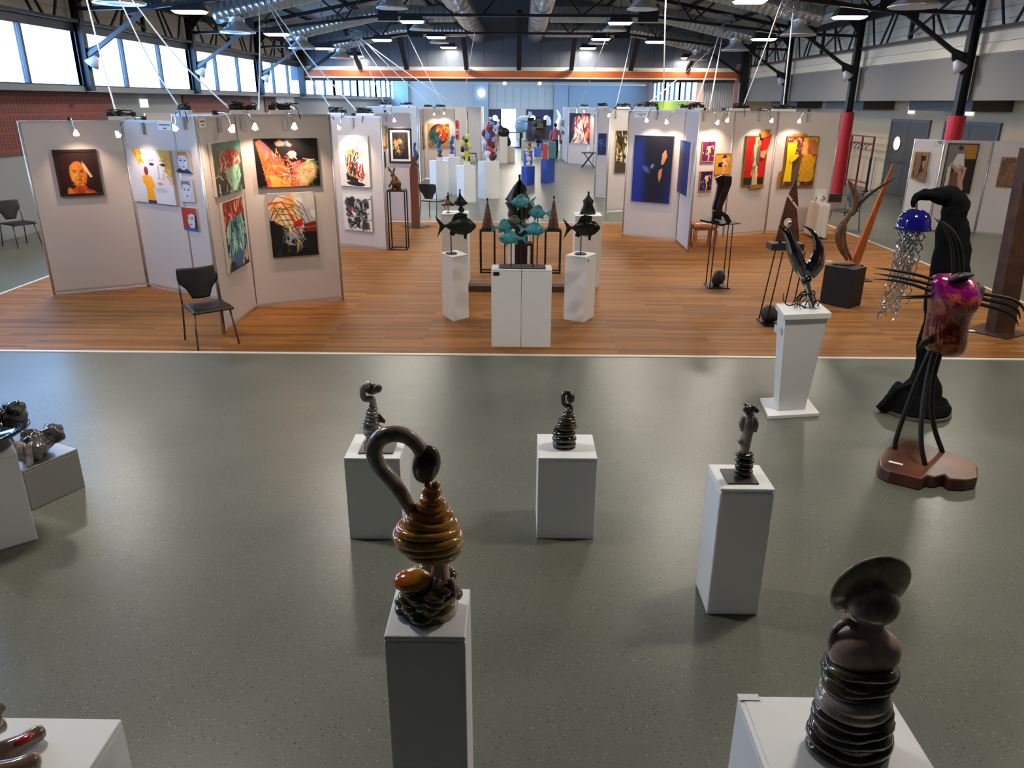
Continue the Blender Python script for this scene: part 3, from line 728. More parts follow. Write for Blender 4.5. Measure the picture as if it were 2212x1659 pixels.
# 2 big grey face with yellow figure
c = Cv(90, 84, (196, 198, 208), 4); c.ell(.72, .5, .4, .6, (214, 215, 222), 0, .5); c.ell(.2, .5, .3, .5, (224, 224, 228), 0, .8, .8)
c.poly([(.1, 0), (.36, 0), (.34, .2), (.3, .3), (.22, .22)], (240, 180, 60)); c.strokes(14, (.14, 0, .34, .22), [(220, 120, 30), (255, 215, 110)], .1, .012)
c.poly([(.72, 0), (1, 0), (1, .5), (.9, .46), (.84, .3)], (205, 165, 60)); c.strokes(16, (.8, .1, 1, .6), [(224, 120, 40), (190, 150, 50), (240, 190, 90)], .12, .014)
c.poly([(.3, .5), (.4, .46), (.52, .5), (.58, .68), (.52, .72), (.56, 1), (.36, 1), (.36, .7), (.3, .62)], (243, 170, 28)); c.ell(.41, .4, .05, .08, (140, 40, 50)); c.poly([(.36, .94), (.56, .94), (.56, 1), (.36, 1)], (40, 36, 80))
for x in (.56, .82): c.ell(x, .27, .06, .025, (30, 26, 40), 0, .3); c.line([(x-.06, .2), (x+.06, .19)], .01, (110, 110, 125))
c.line([(.7, .3), (.7, .5), (.66, .53), (.76, .53)], .01, (140, 140, 152)); c.ell(.7, .62, .07, .03, (190, 150, 130), 0, .4); c.ell(.7, .74, .14, .05, (170, 170, 184), 0, .8, .6)
picture('face_canvas', 'A2', ((283, 320), (371, 325), (389, 445), (294, 431)), c, 'large pale canvas of a grey face beside a yellow figure')
# 3-5 small face canvases
def small_face(hair, bg, seed, style):
    c = Cv(50, 62, bg, seed); 
    c.poly([(0, 1), (.1, .85), (.4, .78), (.7, .8), (1, .95), (1, 1)], (30, 36, 70)) if style != 1 else None
    if style == 2:
        c.poly([(0, 0), (.45, 0), (.4, .5), (.3, 1), (0, 1)], (170, 52, 36)); c.poly([(.4, .1), (.9, .1), (.85, .8), (.5, 1), (.35, .6)], (205, 205, 215)); c.poly([(.3, 0), (.95, 0), (.9, .3), (.6, .25), (.4, .35)], hair)
        c.poly([(0, .9), (1, .85), (1, 1), (0, 1)], (50, 90, 170)); c.poly([(.85, .3), (1, .3), (1, .95), (.8, .85)], (40, 36, 60))
    else:
        c.ell(.5, .5, .3, .38, (206, 210, 226), 0, .1); c.poly([(.2, .1), (.8, .08), (.85, .35), (.7, .25), (.3, .25), (.18, .5)], hair)
    for e in (-1, 1):
        c.ell(.52+e*.14, .46, .07, .03, (25, 28, 55), 0, .3); c.line([(.52+e*.08, .38), (.52+e*.22, .38)], .014, (30, 30, 50))
    c.line([(.54, .48), (.56, .62)], .01, (90, 90, 130)); c.ell(.53, .73, .09, .025, (170, 70, 80) if style == 2 else (60, 60, 90), 0, .4); return c
picture('small_face_canvas', 'A2b', ((378, 323), (411, 324), (421, 374), (389, 372)), small_face((190, 110, 40), (160, 165, 160), 5, 0), 'small canvas of a face with ginger hair, topmost of three', .02)
picture('small_face_canvas', 'A2b', ((387, 386), (417, 386), (429, 437), (399, 435)), small_face((120, 122, 140), (196, 198, 208), 6, 1), 'small grey pencil-like face canvas between two coloured ones', .02)
picture('small_face_canvas', 'A2b', ((393, 447), (424, 449), (438, 499), (407, 496)), small_face((176, 60, 40), (170, 60, 45), 7, 2), 'small red and blue face canvas, lowest of three', .02)
# 6-7 green and blue draped canvases
c = Cv(60, 84, (24, 52, 46), 8); c.grad((30, 110, 96), (14, 26, 24)); c.poly([(.1, .1), (.5, 0), (1, 0), (1, .25), (.5, .3)], (40, 128, 112))
c.poly([(.2, .35), (.5, .12), (.9, .2), (.95, .42), (.7, .55), (.4, .6), (.25, .5)], (140, 44, 28)); c.strokes(60, (.2, .15, .9, .55), [(190, 60, 36), (230, 180, 150), (90, 24, 20), (240, 220, 200)], .14, .012, (.8, 2.4))
c.poly([(.35, .55), (.85, .45), (.9, .7), (.7, .98), (.55, .95), (.4, .75)], (150, 218, 186)); c.strokes(40, (.1, .45, .9, .95), [(200, 245, 220), (90, 160, 140), (30, 50, 46), (170, 225, 200)], .16, .01, (.6, 2.4))
picture('draped_canvas', 'A3', ((445, 310), (508, 302), (519, 410), (459, 424)), c, 'upper green canvas of a red and pale knotted drapery', .04)
c = Cv(50, 100, (20, 24, 26), 9); c.poly([(0, 0), (1, 0), (1, .22), (0, .3)], (140, 26, 20)); c.strokes(40, (0, 0, 1, .25), [(200, 50, 34), (90, 14, 14), (240, 170, 140)], .14, .016, (.6, 2.4))
c.poly([(.15, .3), (.9, .22), (.95, .6), (.7, .85), (.4, .95), (.1, .6)], (74, 140, 150)); c.strokes(90, (.1, .22, .95, .8), [(200, 225, 215), (40, 90, 110), (16, 30, 36), (110, 180, 190), (150, 200, 190)], .2, .014, (.8, 2.3))
c.ell(.55, .86, .25, .12, (60, 100, 150), 0, .6); c.blobs(6, (.7, .8, .95, .95), [(220, 170, 140)], .05)
picture('draped_canvas', 'A3', ((467, 437), (514, 427), (529, 569), (489, 587)), c, 'lower tall canvas of red and blue knotted drapery', .04)
# 8 carcass on black
c = Cv(110, 80, (8, 7, 9), 10); c.poly([(.03, .08), (.1, .02), (.2, .14), (.42, .5), (.56, .75), (.6, 1), (.16, 1), (.08, .4)], (214, 92, 40))
c.poly([(.05, .05), (.12, .05), (.4, .45), (.3, .5), (.12, .3)], (196, 90, 96)); c.poly([(.2, .75), (.45, .75), (.55, 1), (.2, 1)], (232, 158, 70)); c.strokes(110, (.08, .2, .55, 1), [(240, 170, 80), (190, 60, 40), (250, 200, 120), (150, 40, 30), (214, 110, 120)], .16, .007, (.7, 1.5))
c.poly([(.34, .1), (.42, .06), (.5, .08), (.54, .22), (.44, .4), (.36, .3)], (20, 16, 18)); c.blobs(8, (.35, .06, .44, .18), [(226, 160, 140), (240, 190, 170)], .04); c.blobs(5, (.47, .05, .56, .15), [(90, 150, 200), (220, 150, 140)], .03)
c.ell(.58, .33, .07, .07, (238, 214, 180)); c.strokes(8, (.52, .28, .62, .4), [(30, 20, 20), (250, 235, 210)], .06, .008)
c.poly([(.56, .5), (.7, .45), (.76, .7), (.8, .98), (.6, 1), (.56, .7)], (214, 90, 80)); c.ell(.8, .72, .14, .26, (206, 186, 130), .3, .5); c.strokes(60, (.55, .45, .92, 1), [(240, 150, 140), (236, 220, 180), (110, 140, 60), (190, 60, 60), (170, 160, 100)], .12, .008)
c.strokes(24, (.4, .6, .6, .8), [(40, 40, 40), (230, 210, 190)], .1, .006)
picture('carcass_canvas', 'A4', ((546, 299), (682, 298), (691, 400), (556, 404)), c, 'wide black canvas with a glowing orange and pink form', .04)
# 9 netted bundle
c = Cv(86, 112, (150, 150, 176), 11); c.grad((158, 160, 190), (196, 190, 170)); c.blobs(26, (.5, .05, 1, .4), [(236, 232, 214), (210, 206, 190), (190, 192, 200)], .09)
c.poly([(0, .42), (.4, .4), (.7, .5), (1, .45), (1, 1), (0, 1)], (20, 20, 24)); c.poly([(0, .2), (.2, .03), (.4, .04), (.62, .2), (.75, .4), (.72, .6), (.55, .7), (.35, .55), (.1, .42)], (232, 206, 160))
c.blobs(16, (.1, .1, .5, .5), [(236, 160, 80), (244, 226, 190), (220, 180, 120)], .08)
for k in range(6):
    x = .02+k*.12; c.line([(x, .42-k*.06), (x+.12, .22), (x+.3, .5+.02*k), (x+.42, .75)], .007, (26, 20, 20))
for k in range(6):
    y = .1+k*.075; c.line([(0+.03*k, y+.1), (.2, y-.06+.02*k), (.5, y+.02), (.74, y+.18)], .006, (30, 22, 20))
c.line([(.02, .16), (.3, .14), (.55, .45), (.62, .56)], .014, (206, 40, 40)); c.poly([(.5, .46), (.7, .4), (.72, .5), (.58, .6), (.68, .66), (.54, .6)], (200, 36, 38))
c.strokes(60, (.25, .52, .65, .8), [(120, 124, 130), (190, 190, 190), (50, 50, 56)], .14, .01, (.3, 1.4)); c.poly([(.55, .78), (.6, .76), (.57, .92), (.52, .94)], (220, 150, 40)); c.poly([(.75, .5), (1, .46), (1, .62), (.76, .62)], (110, 40, 30)); c.line([(.76, .55), (1, .53)], .012, (210, 80, 40)); c.strokes(20, (0, .7, 1, 1), [(30, 60, 80), (50, 30, 24), (10, 10, 12)], .1, .01)
picture('netted_bundle_canvas', 'A4', ((575, 418), (675, 413), (687, 547), (589, 556)), c, 'canvas of a netted bundle against clouds below the carcass canvas', .04)
# 10-11 white canvases
c = Cv(60, 100, (226, 222, 218), 12); c.strokes(40, (.35, .08, .8, .4), [(50, 44, 44), (190, 176, 170), (120, 110, 106)], .12, .008); c.poly([(.3, .4), (.5, .25), (.55, .6), (.62, .85), (.25, .82), (.24, .6)], (90, 70, 50))
c.blobs(8, (.3, .26, .42, .4), [(238, 206, 40)], .04); c.poly([(.55, .5), (.72, .55), (.84, .75), (.75, .9), (.55, .84)], (208, 50, 36)); c.strokes(60, (.22, .3, .8, .88), [(24, 20, 20), (220, 200, 160), (190, 50, 30), (250, 240, 230), (230, 180, 60)], .14, .012, (.9, 2.2)); c.poly([(.2, .76), (.62, .84), (.6, .9), (.25, .88)], (40, 24, 20)); c.ell(.52, .94, .3, .045, (26, 24, 24), .05, .2)
picture('white_figure_canvas', 'B', ((733, 293), (797, 291), (804, 404), (741, 401)), c, 'white canvas of a dark and red figure over a black oval', .03)
c = Cv(60, 72, (222, 218, 214), 13); c.blobs(30, (.18, .15, .82, .85), [(30, 28, 28), (50, 46, 44)], .1, .4); c.strokes(120, (.12, .1, .85, .88), [(16, 15, 16), (70, 66, 64), (210, 205, 200), (30, 28, 30)], .16, .016); c.ell(.3, .4, .05, .05, (206, 40, 34)); c.poly([(.28, .45), (.44, .5), (.46, .6), (.34, .56)], (236, 230, 224))
picture('black_scribble_canvas', 'B', ((742, 420), (803, 420), (809, 500), (750, 495)), c, 'square white canvas filled with black tangled strokes and a red dot', .03)
# 12 tiger
c = Cv(50, 74, (30, 24, 22), 14); c.poly([(.3, .3), (.45, .1), (.55, .25), (.72, .08), (.85, .3), (.8, .6), (.6, .8), (.2, .7), (.12, .45)], (52, 42, 34)); c.strokes(60, (.1, .25, .6, .75), [(190, 150, 96), (230, 206, 160), (140, 96, 50), (60, 44, 32)], .14, .012); c.blobs(8, (.1, .28, .4, .45), [(220, 150, 60)], .06, .8, .6); c.strokes(20, (.5, .2, .9, .8), [(90, 80, 70), (60, 52, 46)], .14, .008)
picture('tiger_picture', 'C', ((840, 277), (888, 277), (893, 350), (843, 353)), c, 'black framed dark tiger head picture with white mount', .04, FRB, .035, MOUNT, .05)
c = Cv(16, 40, (206, 176, 130), 15); c.strokes(6, (0, .3, 1, .9), [(150, 110, 70)], .3, .03)
picture('gilt_framed_picture', 'C', ((820, 272), (836, 271), (837, 318), (822, 319)), c, 'pale gold framed picture half hidden beside the tiger picture', .04, FRG, .03)
c = Cv(16, 30, (40, 50, 30), 16); picture('small_dark_picture', 'C', ((822, 327), (833, 326), (835, 361), (824, 362)), c, 'small dark framed picture under the gold framed one', .03, FRB, .03)
# 14 round fire and water
c = Cv(64, 72, (166, 128, 84), 17); c.ell(.5, .46, .44, .42, (30, 24, 26), 0, .06); c.ell(.62, .4, .32, .32, (170, 40, 22), 0, .2); c.ell(.3, .52, .26, .28, (30, 70, 74), 0, .3); c.strokes(50, (.4, .12, .9, .7), [(226, 90, 30), (250, 190, 60), (120, 20, 16)], .12, .016, (.8, 2.2)); c.strokes(30, (.12, .4, .5, .85), [(40, 90, 96), (20, 40, 44), (70, 120, 120)], .14, .016); c.ell(.12, .9, .09, .07, (90, 60, 30), 0, .3); c.ell(.9, .1, .09, .07, (110, 74, 40), 0, .3); c.ell(.12, .9, .05, .04, (166, 128, 84), 0, .3)
picture('fire_and_water_picture', 'E', ((925, 266), (969, 266), (971, 318), (926, 318)), c, 'square tan picture with a round swirl of fire and teal water', .03)
c = Cv(24, 60, (120, 90, 66), 18); c.strokes(60, (0, 0, 1, 1), [(40, 24, 16), (190, 160, 130), (90, 50, 30)], .2, .02); picture('mottled_picture', 'E0', ((908, 268), (916, 268), (917, 320), (910, 322)), c, 'narrow mottled brown picture on the edge-on panel', .03)
for q, s in ((((983, 260), (990, 260), (990, 277), (983, 277)), 19), (((983, 283), (990, 283), (990, 300), (983, 300)), 20)):
    c = Cv(20, 26, (206, 50, 44), s); c.blobs(5, (.2, .2, .8, .8), [(240, 220, 200), (90, 20, 20)], .15); picture('small_red_picture', 'F', q, c, 'small red picture, one of two hung one over the other', .03, group='small red pictures')
for q in (((997, 248), (999.5, 248), (999.5, 291), (997, 291)), ((1008, 241), (1010.5, 241), (1010.5, 293), (1008, 293))):
    c = Cv(6, 30, (18, 16, 18), 21); picture('black_strip_picture', 'F2', q, c, 'tall thin black strip picture on the rear panel', .03, group='thin black strip pictures')
c = Cv(30, 60, (40, 120, 140), 22); c.poly([(.2, .15), (.8, .15), (.75, .6), (.25, .6)], (190, 235, 235)); c.poly([(.35, .2), (.65, .2), (.65, .55), (.35, .55)], (120, 190, 200)); c.poly([(0, .7), (1, .7), (1, 1), (0, 1)], (20, 50, 70)); picture('teal_doorway_picture', 'J', ((1019.5, 248), (1034, 248), (1034, 286), (1019.5, 286)), c, 'teal picture of a bright doorway on the far panel', .03)
# 17 red and white veiled figure
c = Cv(60, 88, (34, 26, 30), 23); c.poly([(.55, .0), (.75, .02), (.9, .2), (1, .15), (1, .8), (.8, .9), (.75, .5)], (200, 50, 36)); c.poly([(.25, .15), (.45, .08), (.62, .25), (.7, .6), (.95, 1), (.1, 1), (.3, .6)], (236, 214, 196)); c.ell(.4, .22, .1, .12, (120, 40, 40)); c.strokes(60, (.2, .1, .9, 1), [(150, 40, 34), (250, 240, 230), (214, 150, 120), (110, 30, 30)], .2, .016, (1.0, 2.0)); c.ell(.2, .4, .06, .3, (130, 70, 110), .1, .5, .6); c.ell(.85, .7, .06, .12, (240, 180, 80), .2, .6)
picture('veiled_figure_picture', 'K', ((1232, 244), (1276, 245), (1274, 310), (1231, 310)), c, 'tall dark picture of a white veiled figure with red', .03)
c = Cv(16, 16, (90, 70, 50), 24); picture('diamond_frame', 'K0', ((1214, 258), (1220, 258), (1220, 275), (1214, 275)), c, 'small pale diamond-like frame on the edge-on panel', .03, MOUNT, .03)
c = Cv(10, 16, (24, 22, 24), 24); picture('small_black_picture', 'K0', ((1215, 282), (1220, 282), (1220, 290), (1215, 290)), c, 'tiny black picture under the pale small frame', .03)
c = Cv(16, 60, (40, 30, 34), 25); c.strokes(20, (0, 0, 1, 1), [(120, 50, 40), (70, 60, 64)], .3, .02); picture('thin_dark_picture', 'K2', ((1283.5, 248), (1287, 246), (1286, 313), (1282, 311)), c, 'dark picture seen edge-on beside the veiled figure', .03)
c = Cv(30, 46, (36, 44, 96), 26); c.strokes(16, (0, .3, 1, .6), [(90, 110, 190), (20, 24, 60)], .3, .02, (-.3, .3)); picture('small_blue_picture', 'L', ((1293, 288), (1311, 288), (1310, 334), (1292, 334)), c, 'small dark blue seascape picture on the narrow panel', .03)
c = Cv(36, 96, (60, 50, 26), 27); c.strokes(90, (0, 0, 1, 1), [(190, 150, 60), (24, 20, 14), (230, 215, 170), (110, 90, 40)], .14, .02); c.poly([(0, .75), (1, .75), (1, 1), (0, 1)], (70, 58, 44)); picture('gold_black_picture', 'M', ((1329, 282), (1356, 282), (1351, 373), (1325, 373)), c, 'tall mottled gold and black picture partly behind a panel', .03)
# 20-21 blue canvases
c = Cv(72, 112, (12, 24, 92), 28); c.grad((8, 10, 34), (16, 34, 130)); c.ell(.55, .3, .4, .35, (5, 6, 12), 0, .9, .9); c.ell(.6, .75, .3, .35, (6, 8, 18), 0, .9, .85); c.ell(.1, .5, .2, .5, (22, 50, 160), 0, .9, .7); c.ell(.35, .5, .1, .04, (80, 110, 170), .4, .7, .7); c.ell(.5, .45, .05, .03, (120, 140, 190), -.5, .7, .8)
c.poly([(.74, .26), (.82, .2), (.86, .3), (.78, .42), (.72, .42)], (170, 120, 80)); c.poly([(.68, .5), (.76, .48), (.74, .62), (.7, .68), (.66, .6)], (180, 120, 70))
picture('dark_blue_canvas', 'Nn', ((1373, 292), (1458, 294), (1448, 439), (1367, 434)), c, 'large tall dark blue canvas with two copper flakes', .04)
c = Cv(60, 100, (14, 40, 150), 29); c.grad((20, 50, 170), (10, 20, 90), False); c.ell(.3, .4, .35, .5, (8, 16, 50), 0, .9, .9); c.ell(.5, .1, .4, .1, (30, 110, 170), 0, .8, .5)
picture('bright_blue_canvas', 'O', ((1472, 300), (1500, 308), (1491, 426), (1466, 410)), c, 'bright blue canvas on the panel turned towards the aisle', .05)
# 22 dancers
def dancer(bg, seed):
    c = Cv(40, 56, bg, seed); sk = (230, 180, 140)
    c.ell(.55, .25, .12, .2, (60, 24, 30), .4, .3); c.poly([(.4, .25), (.65, .2), (.7, .5), (.5, .62), (.35, .5)], sk); c.line([(.5, .55), (.62, .75), (.55, .95)], .035, sk); c.line([(.45, .5), (.2, .6), (.1, .55)], .035, sk); c.line([(.6, .3), (.85, .2), (.9, .35)], .025, sk); c.ell(.6, .12, .08, .07, (40, 24, 20), 0, .2); c.poly([(.2, .45), (.5, .4), (.45, .66), (.15, .64)], (20, 16, 24)); c.strokes(10, (.2, .3, .9, .8), [(245, 215, 180), (30, 16, 24), (220, 140, 40)], .14, .014); return c
picture('dancer_picture', 'P1', ((1516, 305), (1544, 305), (1538, 350), (1510, 349)), dancer((96, 20, 80), 30), 'small purple picture of a dancing figure', .03, FRW, .012)
picture('dancer_picture', 'P1', ((1511, 369), (1538, 369), (1533, 413), (1506, 412)), dancer((26, 30, 84), 31), 'small navy picture of a leaping figure', .03, FRW, .012)
picture('dancer_picture', 'P1', ((1545, 331), (1579, 331), (1573, 377), (1540, 376)), dancer((196, 140, 30), 32), 'small ochre picture of a crouching figure', .03, FRW, .012)
# 23-24 cut-out reliefs
def relief(name, key, quad, cv, label, pieces, frame):
    t = picture(name, key, quad, cv, label, .04, frame, .025, cat='relief picture')
    q = [PAN[key].uz(*p) for p in quad]; w = abs((q[1][0]+q[2][0])/2-(q[0][0]+q[3][0])/2); h = (q[0][1]+q[1][1])/2-(q[2][1]+q[3][1])/2
    for nm, poly, mat, dep in pieces:
        MB().prism([((x-.5)*w, (1-y)*h) for x, y in poly], .02, (0, -dep, 0)).build(nm, mat, t, local=True)
RELR = M('red relief paint', rgb(214, 26, 24), .5); RELY = M('yellow relief paint', rgb(240, 205, 10), .5); RELO = M('ochre relief paint', rgb(206, 150, 20), .5, var=.25, vscale=20)
GOLDB = M('gilt wood', rgb(176, 120, 44), .45, .3)
c = Cv(50, 100, (200, 24, 24), 33); c.poly([(0, .84), (1, .84), (1, 1), (0, 1)], (34, 44, 40)); c.poly([(.42, 0), (.7, 0), (.62, .5), (.72, 1), (.45, 1), (.4, .5)], (196, 176, 130)); c.strokes(40, (.4, 0, .72, 1), [(90, 80, 50), (230, 215, 180), (130, 110, 70)], .1, .014, (1, 2.1)); c.poly([(.55, .22), (.68, .15), (.66, .5), (.52, .5)], (90, 120, 120)); c.blobs(6, (.2, .35, .4, .5), [(190, 60, 50), (120, 20, 20)], .06)
relief('red_relief', 'P2', ((1611, 293), (1661, 292), (1640, 402), (1597, 401)), c, 'red cut-out relief picture with gold frame and a draped figure',
       [('flame_piece', [(.72, .02), (.9, .05), (1.06, -.02), (1.02, .18), (.9, .3), (.72, .28)], RELR, .06), ('scroll_piece', [(.55, -.1), (.62, -.06), (.66, -.12), (.98, -.12), (.96, .02), (.6, .05)], GOLDB, .07), ('arm_piece', [(.66, .3), (.95, .28), (.85, .45), (.66, .42)], M('skin relief paint', rgb(220, 150, 110), .5), .062), ('foot_ledge', [(.35, 1.0), (1.0, 1.0), (1.0, 1.05), (.35, 1.05)], GOLDB, .05)], FRG)
c = Cv(70, 96, (110, 60, 34), 34); c.poly([(0, 0), (.55, 0), (.55, .25), (0, .3)], (120, 50, 40)); c.strokes(60, (0, 0, .55, .3), [(220, 190, 160), (90, 30, 24), (200, 150, 110)], .06, .012); c.poly([(.55, 0), (1, 0), (1, .95), (.5, .95)], (222, 168, 24)); c.ell(.78, .2, .16, .16, (186, 100, 44), 0, .3); c.ell(.64, .16, .08, .09, (226, 160, 90), 0, .2); c.ell(.6, .3, .1, .1, (226, 165, 95), 0, .3); c.strokes(30, (.5, .3, .95, .95), [(160, 100, 10), (245, 200, 60), (120, 76, 10)], .16, .01, (.9, 2.2)); c.poly([(.3, .4), (.5, .35), (.5, 1), (.28, 1)], (96, 80, 60)); c.poly([(0, .88), (1, .88), (1, 1), (0, 1)], (110, 64, 44)); c.blobs(10, (0, .9, 1, 1), [(200, 190, 170), (70, 40, 30)], .05)
relief('yellow_relief', 'P3', ((1700, 294), (1771, 294), (1751, 404), (1683, 405)), c, 'yellow cut-out relief picture of two draped figures with gold frame',
       [('robe_piece', [(.02, .12), (.32, .12), (.3, .3), (.24, .42), (.26, .88), (.03, .88), (.06, .5)], RELY, .06), ('sleeve_piece', [(.12, .45), (.3, .34), (.42, .36), (.3, .46), (.16, .52)], RELY, .075), ('cloak_piece', [(.56, .36), (.8, .34), (.95, .5), (.85, .62), (.96, .76), (.84, .88), (.52, .88), (.54, .6)], RELO, .06), ('hair_piece', [(.68, .08), (.86, .06), (.98, .2), (.96, .36), (.78, .34), (.72, .22)], M('rust relief paint', rgb(186, 104, 50), .5), .065), ('crest', [(.18, -.05), (.58, -.05), (.62, 0), (.14, 0)], GOLDB, .04), ('side_column', [(-.12, .7), (-.04, .66), (-.04, 1.02), (-.12, 1.02)], GOLDB, .04)], FRG)
# 25 brown reliefs on the low panels
BRN = M('brown wood relief', rgb(120, 84, 56), .6, var=.3, vscale=14)
c = Cv(34, 66, (150, 112, 78), 35); c.strokes(50, (0, 0, 1, 1), [(70, 40, 26), (190, 160, 130), (110, 76, 50)], .2, .03, (1.2, 1.9)); c.poly([(.55, .1), (.9, .1), (.9, .3), (.55, .3)], (40, 20, 16))
relief('brown_relief', 'Q1', ((1979, 325), (2008, 331), (2000, 389), (1971, 384)), c, 'small brown relief of standing figures in a stepped frame', [('figure_piece', [(.3, .1), (.5, .08), (.6, .4), (.5, .95), (.2, .95), (.25, .5)], BRN, .06), ('corner_block', [(.6, .75), (1.1, .72), (1.1, 1.1), (.5, 1.05)], BRN, .05)], FRG)
c = Cv(56, 90, (120, 112, 104), 36); c.poly([(.45, 0), (1, 0), (1, .35), (.7, .35), (.62, .1)], (170, 110, 40)); c.poly([(.6, .3), (1, .3), (1, 1), (.6, 1)], (30, 20, 16)); c.poly([(.1, .5), (.35, .45), (.3, 1), (.05, 1)], (34, 24, 20)); c.poly([(.25, .6), (.62, .55), (.66, 1), (.2, 1)], (100, 74, 54)); c.poly([(.36, .2), (.58, .2), (.66, .45), (.5, .5), (.2, .45)], (206, 200, 192)); c.ell(.44, .12, .07, .07, (150, 100, 74)); c.ell(.44, .08, .08, .05, (50, 28, 20)); c.line([(.2, .42), (.55, .58), (.62, .9)], .05, (176, 136, 110)); c.line([(.5, .45), (.7, .5), (.66, .8), (.72, .92)], .04, (186, 146, 120)); c.poly([(.1, .48), (.22, .44), (.24, .9), (.1, .92)], (200, 192, 180))
picture('seated_woman_picture', 'Q2', ((2045, 308), (2113, 311), (2096, 418), (2031, 415)), c, 'framed picture of a seated woman in white on a block', .06, FRD, .02)
c = Cv(60, 60, (110, 80, 64), 37); c.poly([(.3, .2), (.85, .2), (.85, .7), (.3, .6)], (30, 16, 14)); c.blobs(16, (0, 0, 1, .2), [(190, 176, 160), (80, 60, 50)], .07); c.ell(.35, .3, .12, .14, (120, 76, 56)); c.ell(.45, .55, .2, .24, (150, 110, 84), .3)
relief('crouching_relief', 'Q3', ((2163, 338), (2222, 342), (2212, 408), (2152, 400)), c, 'brown relief of a crouching figure in a stepped frame', [('figure_piece', [(.3, .2), (.5, .18), (.7, .5), (.8, .9), (.4, .98), (.3, .6)], BRN, .06), ('ledge_block', [(.0, .6), (.35, .6), (.35, .95), (.12, .95), (.1, .8), (.0, .8)], BRN, .055)], FRG)
# deep brown wooden box picture seen from the side, on the back of the blue canvas panel
P = PAN['P1']
t = thing('deep_wood_picture', 'deep brown wooden picture seen edge-on beside the dancer pictures', 'picture', P.a+P.d*.1+P.nrm*.02+Vector((0, 0, .86)), P.rz)
MB().bx(-.03, .10, -.10, 0, 0, 1.25).build('side_board', M('brown board', rgb(150, 100, 58), .6), t, local=True)

# ------------------------------------------------------------------ clip-on spotlights
CHROME = M('chrome', (.75, .75, .75), .12, 1.0)
BULB = M('spot bulb glow', (1, 1, 1), .5, emit=(1, .82, .66), estr=30)
def spot(key, bpx, cpx, lab, power=1.0, reach=.42, tgt=None):
    """bpx bulb pixel, cpx clamp pixel on the panel top"""
    P = PAN[key]; b = P.hit(*bpx, off=reach); u = (P.hit(*cpx)-P.a).dot(P.d); cl = P.a+P.d*u+Vector((0, 0, P.H))
    t = thing('clip_spotlight', lab, 'spotlight', cl)
    MB().box(cl+Vector((0, 0, .027)), (.05, .06, .05), P.rz).build('clamp', BCABLE, t)
    MB().box(cl+P.nrm*.04-Vector((0, 0, .11)), (.05, .035, .16), P.rz).build('transformer', M('grey transformer box', (.4, .4, .4), .4), t)
    m = (cl+b)/2+Vector((0, 0, max(.05, (cl.z-b.z)*.6)))+P.nrm*.05
    arm = bez([cl+Vector((0, 0, .03)), m, b+Vector((0, 0, .05))], 8)
    MB().tube(arm, .006, 6).build('arm', CHROME, t, smooth=True)
    tg = P.hit(*tgt) if tgt else P.a+P.d*((b-P.a).dot(P.d))+Vector((0, 0, 1.5))
    d = (tg-b).normalized(); q = d.to_track_quat('-Z', 'Y'); mt = q.to_matrix()
    hd = MB().lathe([(.012, .075), (.02, .06), (.042, 0), (.040, 0), (.018, .055)], 14); hd.v = [tuple(b+mt@Vector(v)) for v in hd.v]; hd.build('lamp_head', M('frosted lamp glass', (.8, .7, .66), .3, emit=(1, .7, .55), estr=2.0), t, smooth=True)
    MB().ell(b+d*-.012, .032, 10, 6).build('bulb', BULB, bpy.data.objects[sorted((o.name for o in t.children if o.name.startswith('lamp_head')))[-1]], smooth=True)
    l = bpy.data.lights.new('spot_beam', 'SPOT'); l.energy = SPOT_W*power; l.color = SPOT_COL; l.spot_size = R(100); l.spot_blend = .75; l.shadow_soft_size = .03
    o = bpy.data.objects.new('spot_beam', l); COL.objects.link(o); o.parent = t; o.location = b+d*.03-cl; o.rotation_euler = q.to_euler()
SP = [('A1', (165, 291), (150, 257), 'clip-on spotlight over the orange face portrait'), ('A2', (257, 294), (310, 259), 'clip-on spotlight at the corner over the grey face canvas'), ('A2b', (380, 280), (398, 246), 'glowing clip-on spotlight over the three small faces'),
      ('A4', (551, 278), (522, 247), 'clip-on spotlight over the carcass canvas, next to the panel post'), ('A4', (636, 277), (612, 247), 'clip-on spotlight over the middle of the carcass canvas'), ('B', (733, 278), (763, 249), 'clip-on spotlight over the white figure canvas'),
      ('C', (852, 262), (832, 245), 'clip-on spotlight over the tiger picture'), ('E', (938, 248), (940, 236), 'bare glowing spotlight over the teal half of the round picture'), ('E', (959, 246), (948, 236), 'curved-arm spotlight over the fire half of the round picture'),
      ('Nn', (1397, 262), (1419, 240), 'clip-on spotlight over the dark blue canvas, near its name card'), ('Nn', (1440, 266), (1490, 241), 'clip-on spotlight over the dark blue canvas, near the bright blue canvas'), ('P1', (1549, 267), (1520, 243), 'clip-on spotlight over the purple dancer'), ('P1', (1570, 262), (1562, 244), 'clip-on spotlight over the ochre picture'),
      ('P2', (1666, 263), (1640, 242), 'clip-on spotlight over the red relief'), ('P3', (1726, 264), (1746, 243), 'clip-on spotlight over the yellow relief'), ('K', (1246, 243), (1246, 232), 'clip-on spotlight over the veiled figure, near the edge-on panel'), ('K', (1262, 242), (1265, 232), 'clip-on spotlight over the red part of the veiled figure picture'), ('M', (1315, 251), (1330, 236), 'clip-on spotlight over the gold and black picture')]
for k, b, cc, lab in SP: spot(k, b, cc, lab, .5 if k in ('A2', 'A2b', 'A1') else (1.15 if k in ('B', 'C') else 1.0))
# the lower pair of canvases on the green panel share one more spot
spot('A3', (500, 283), (466, 249), 'clip-on spotlight over the green drapery canvas', .8)

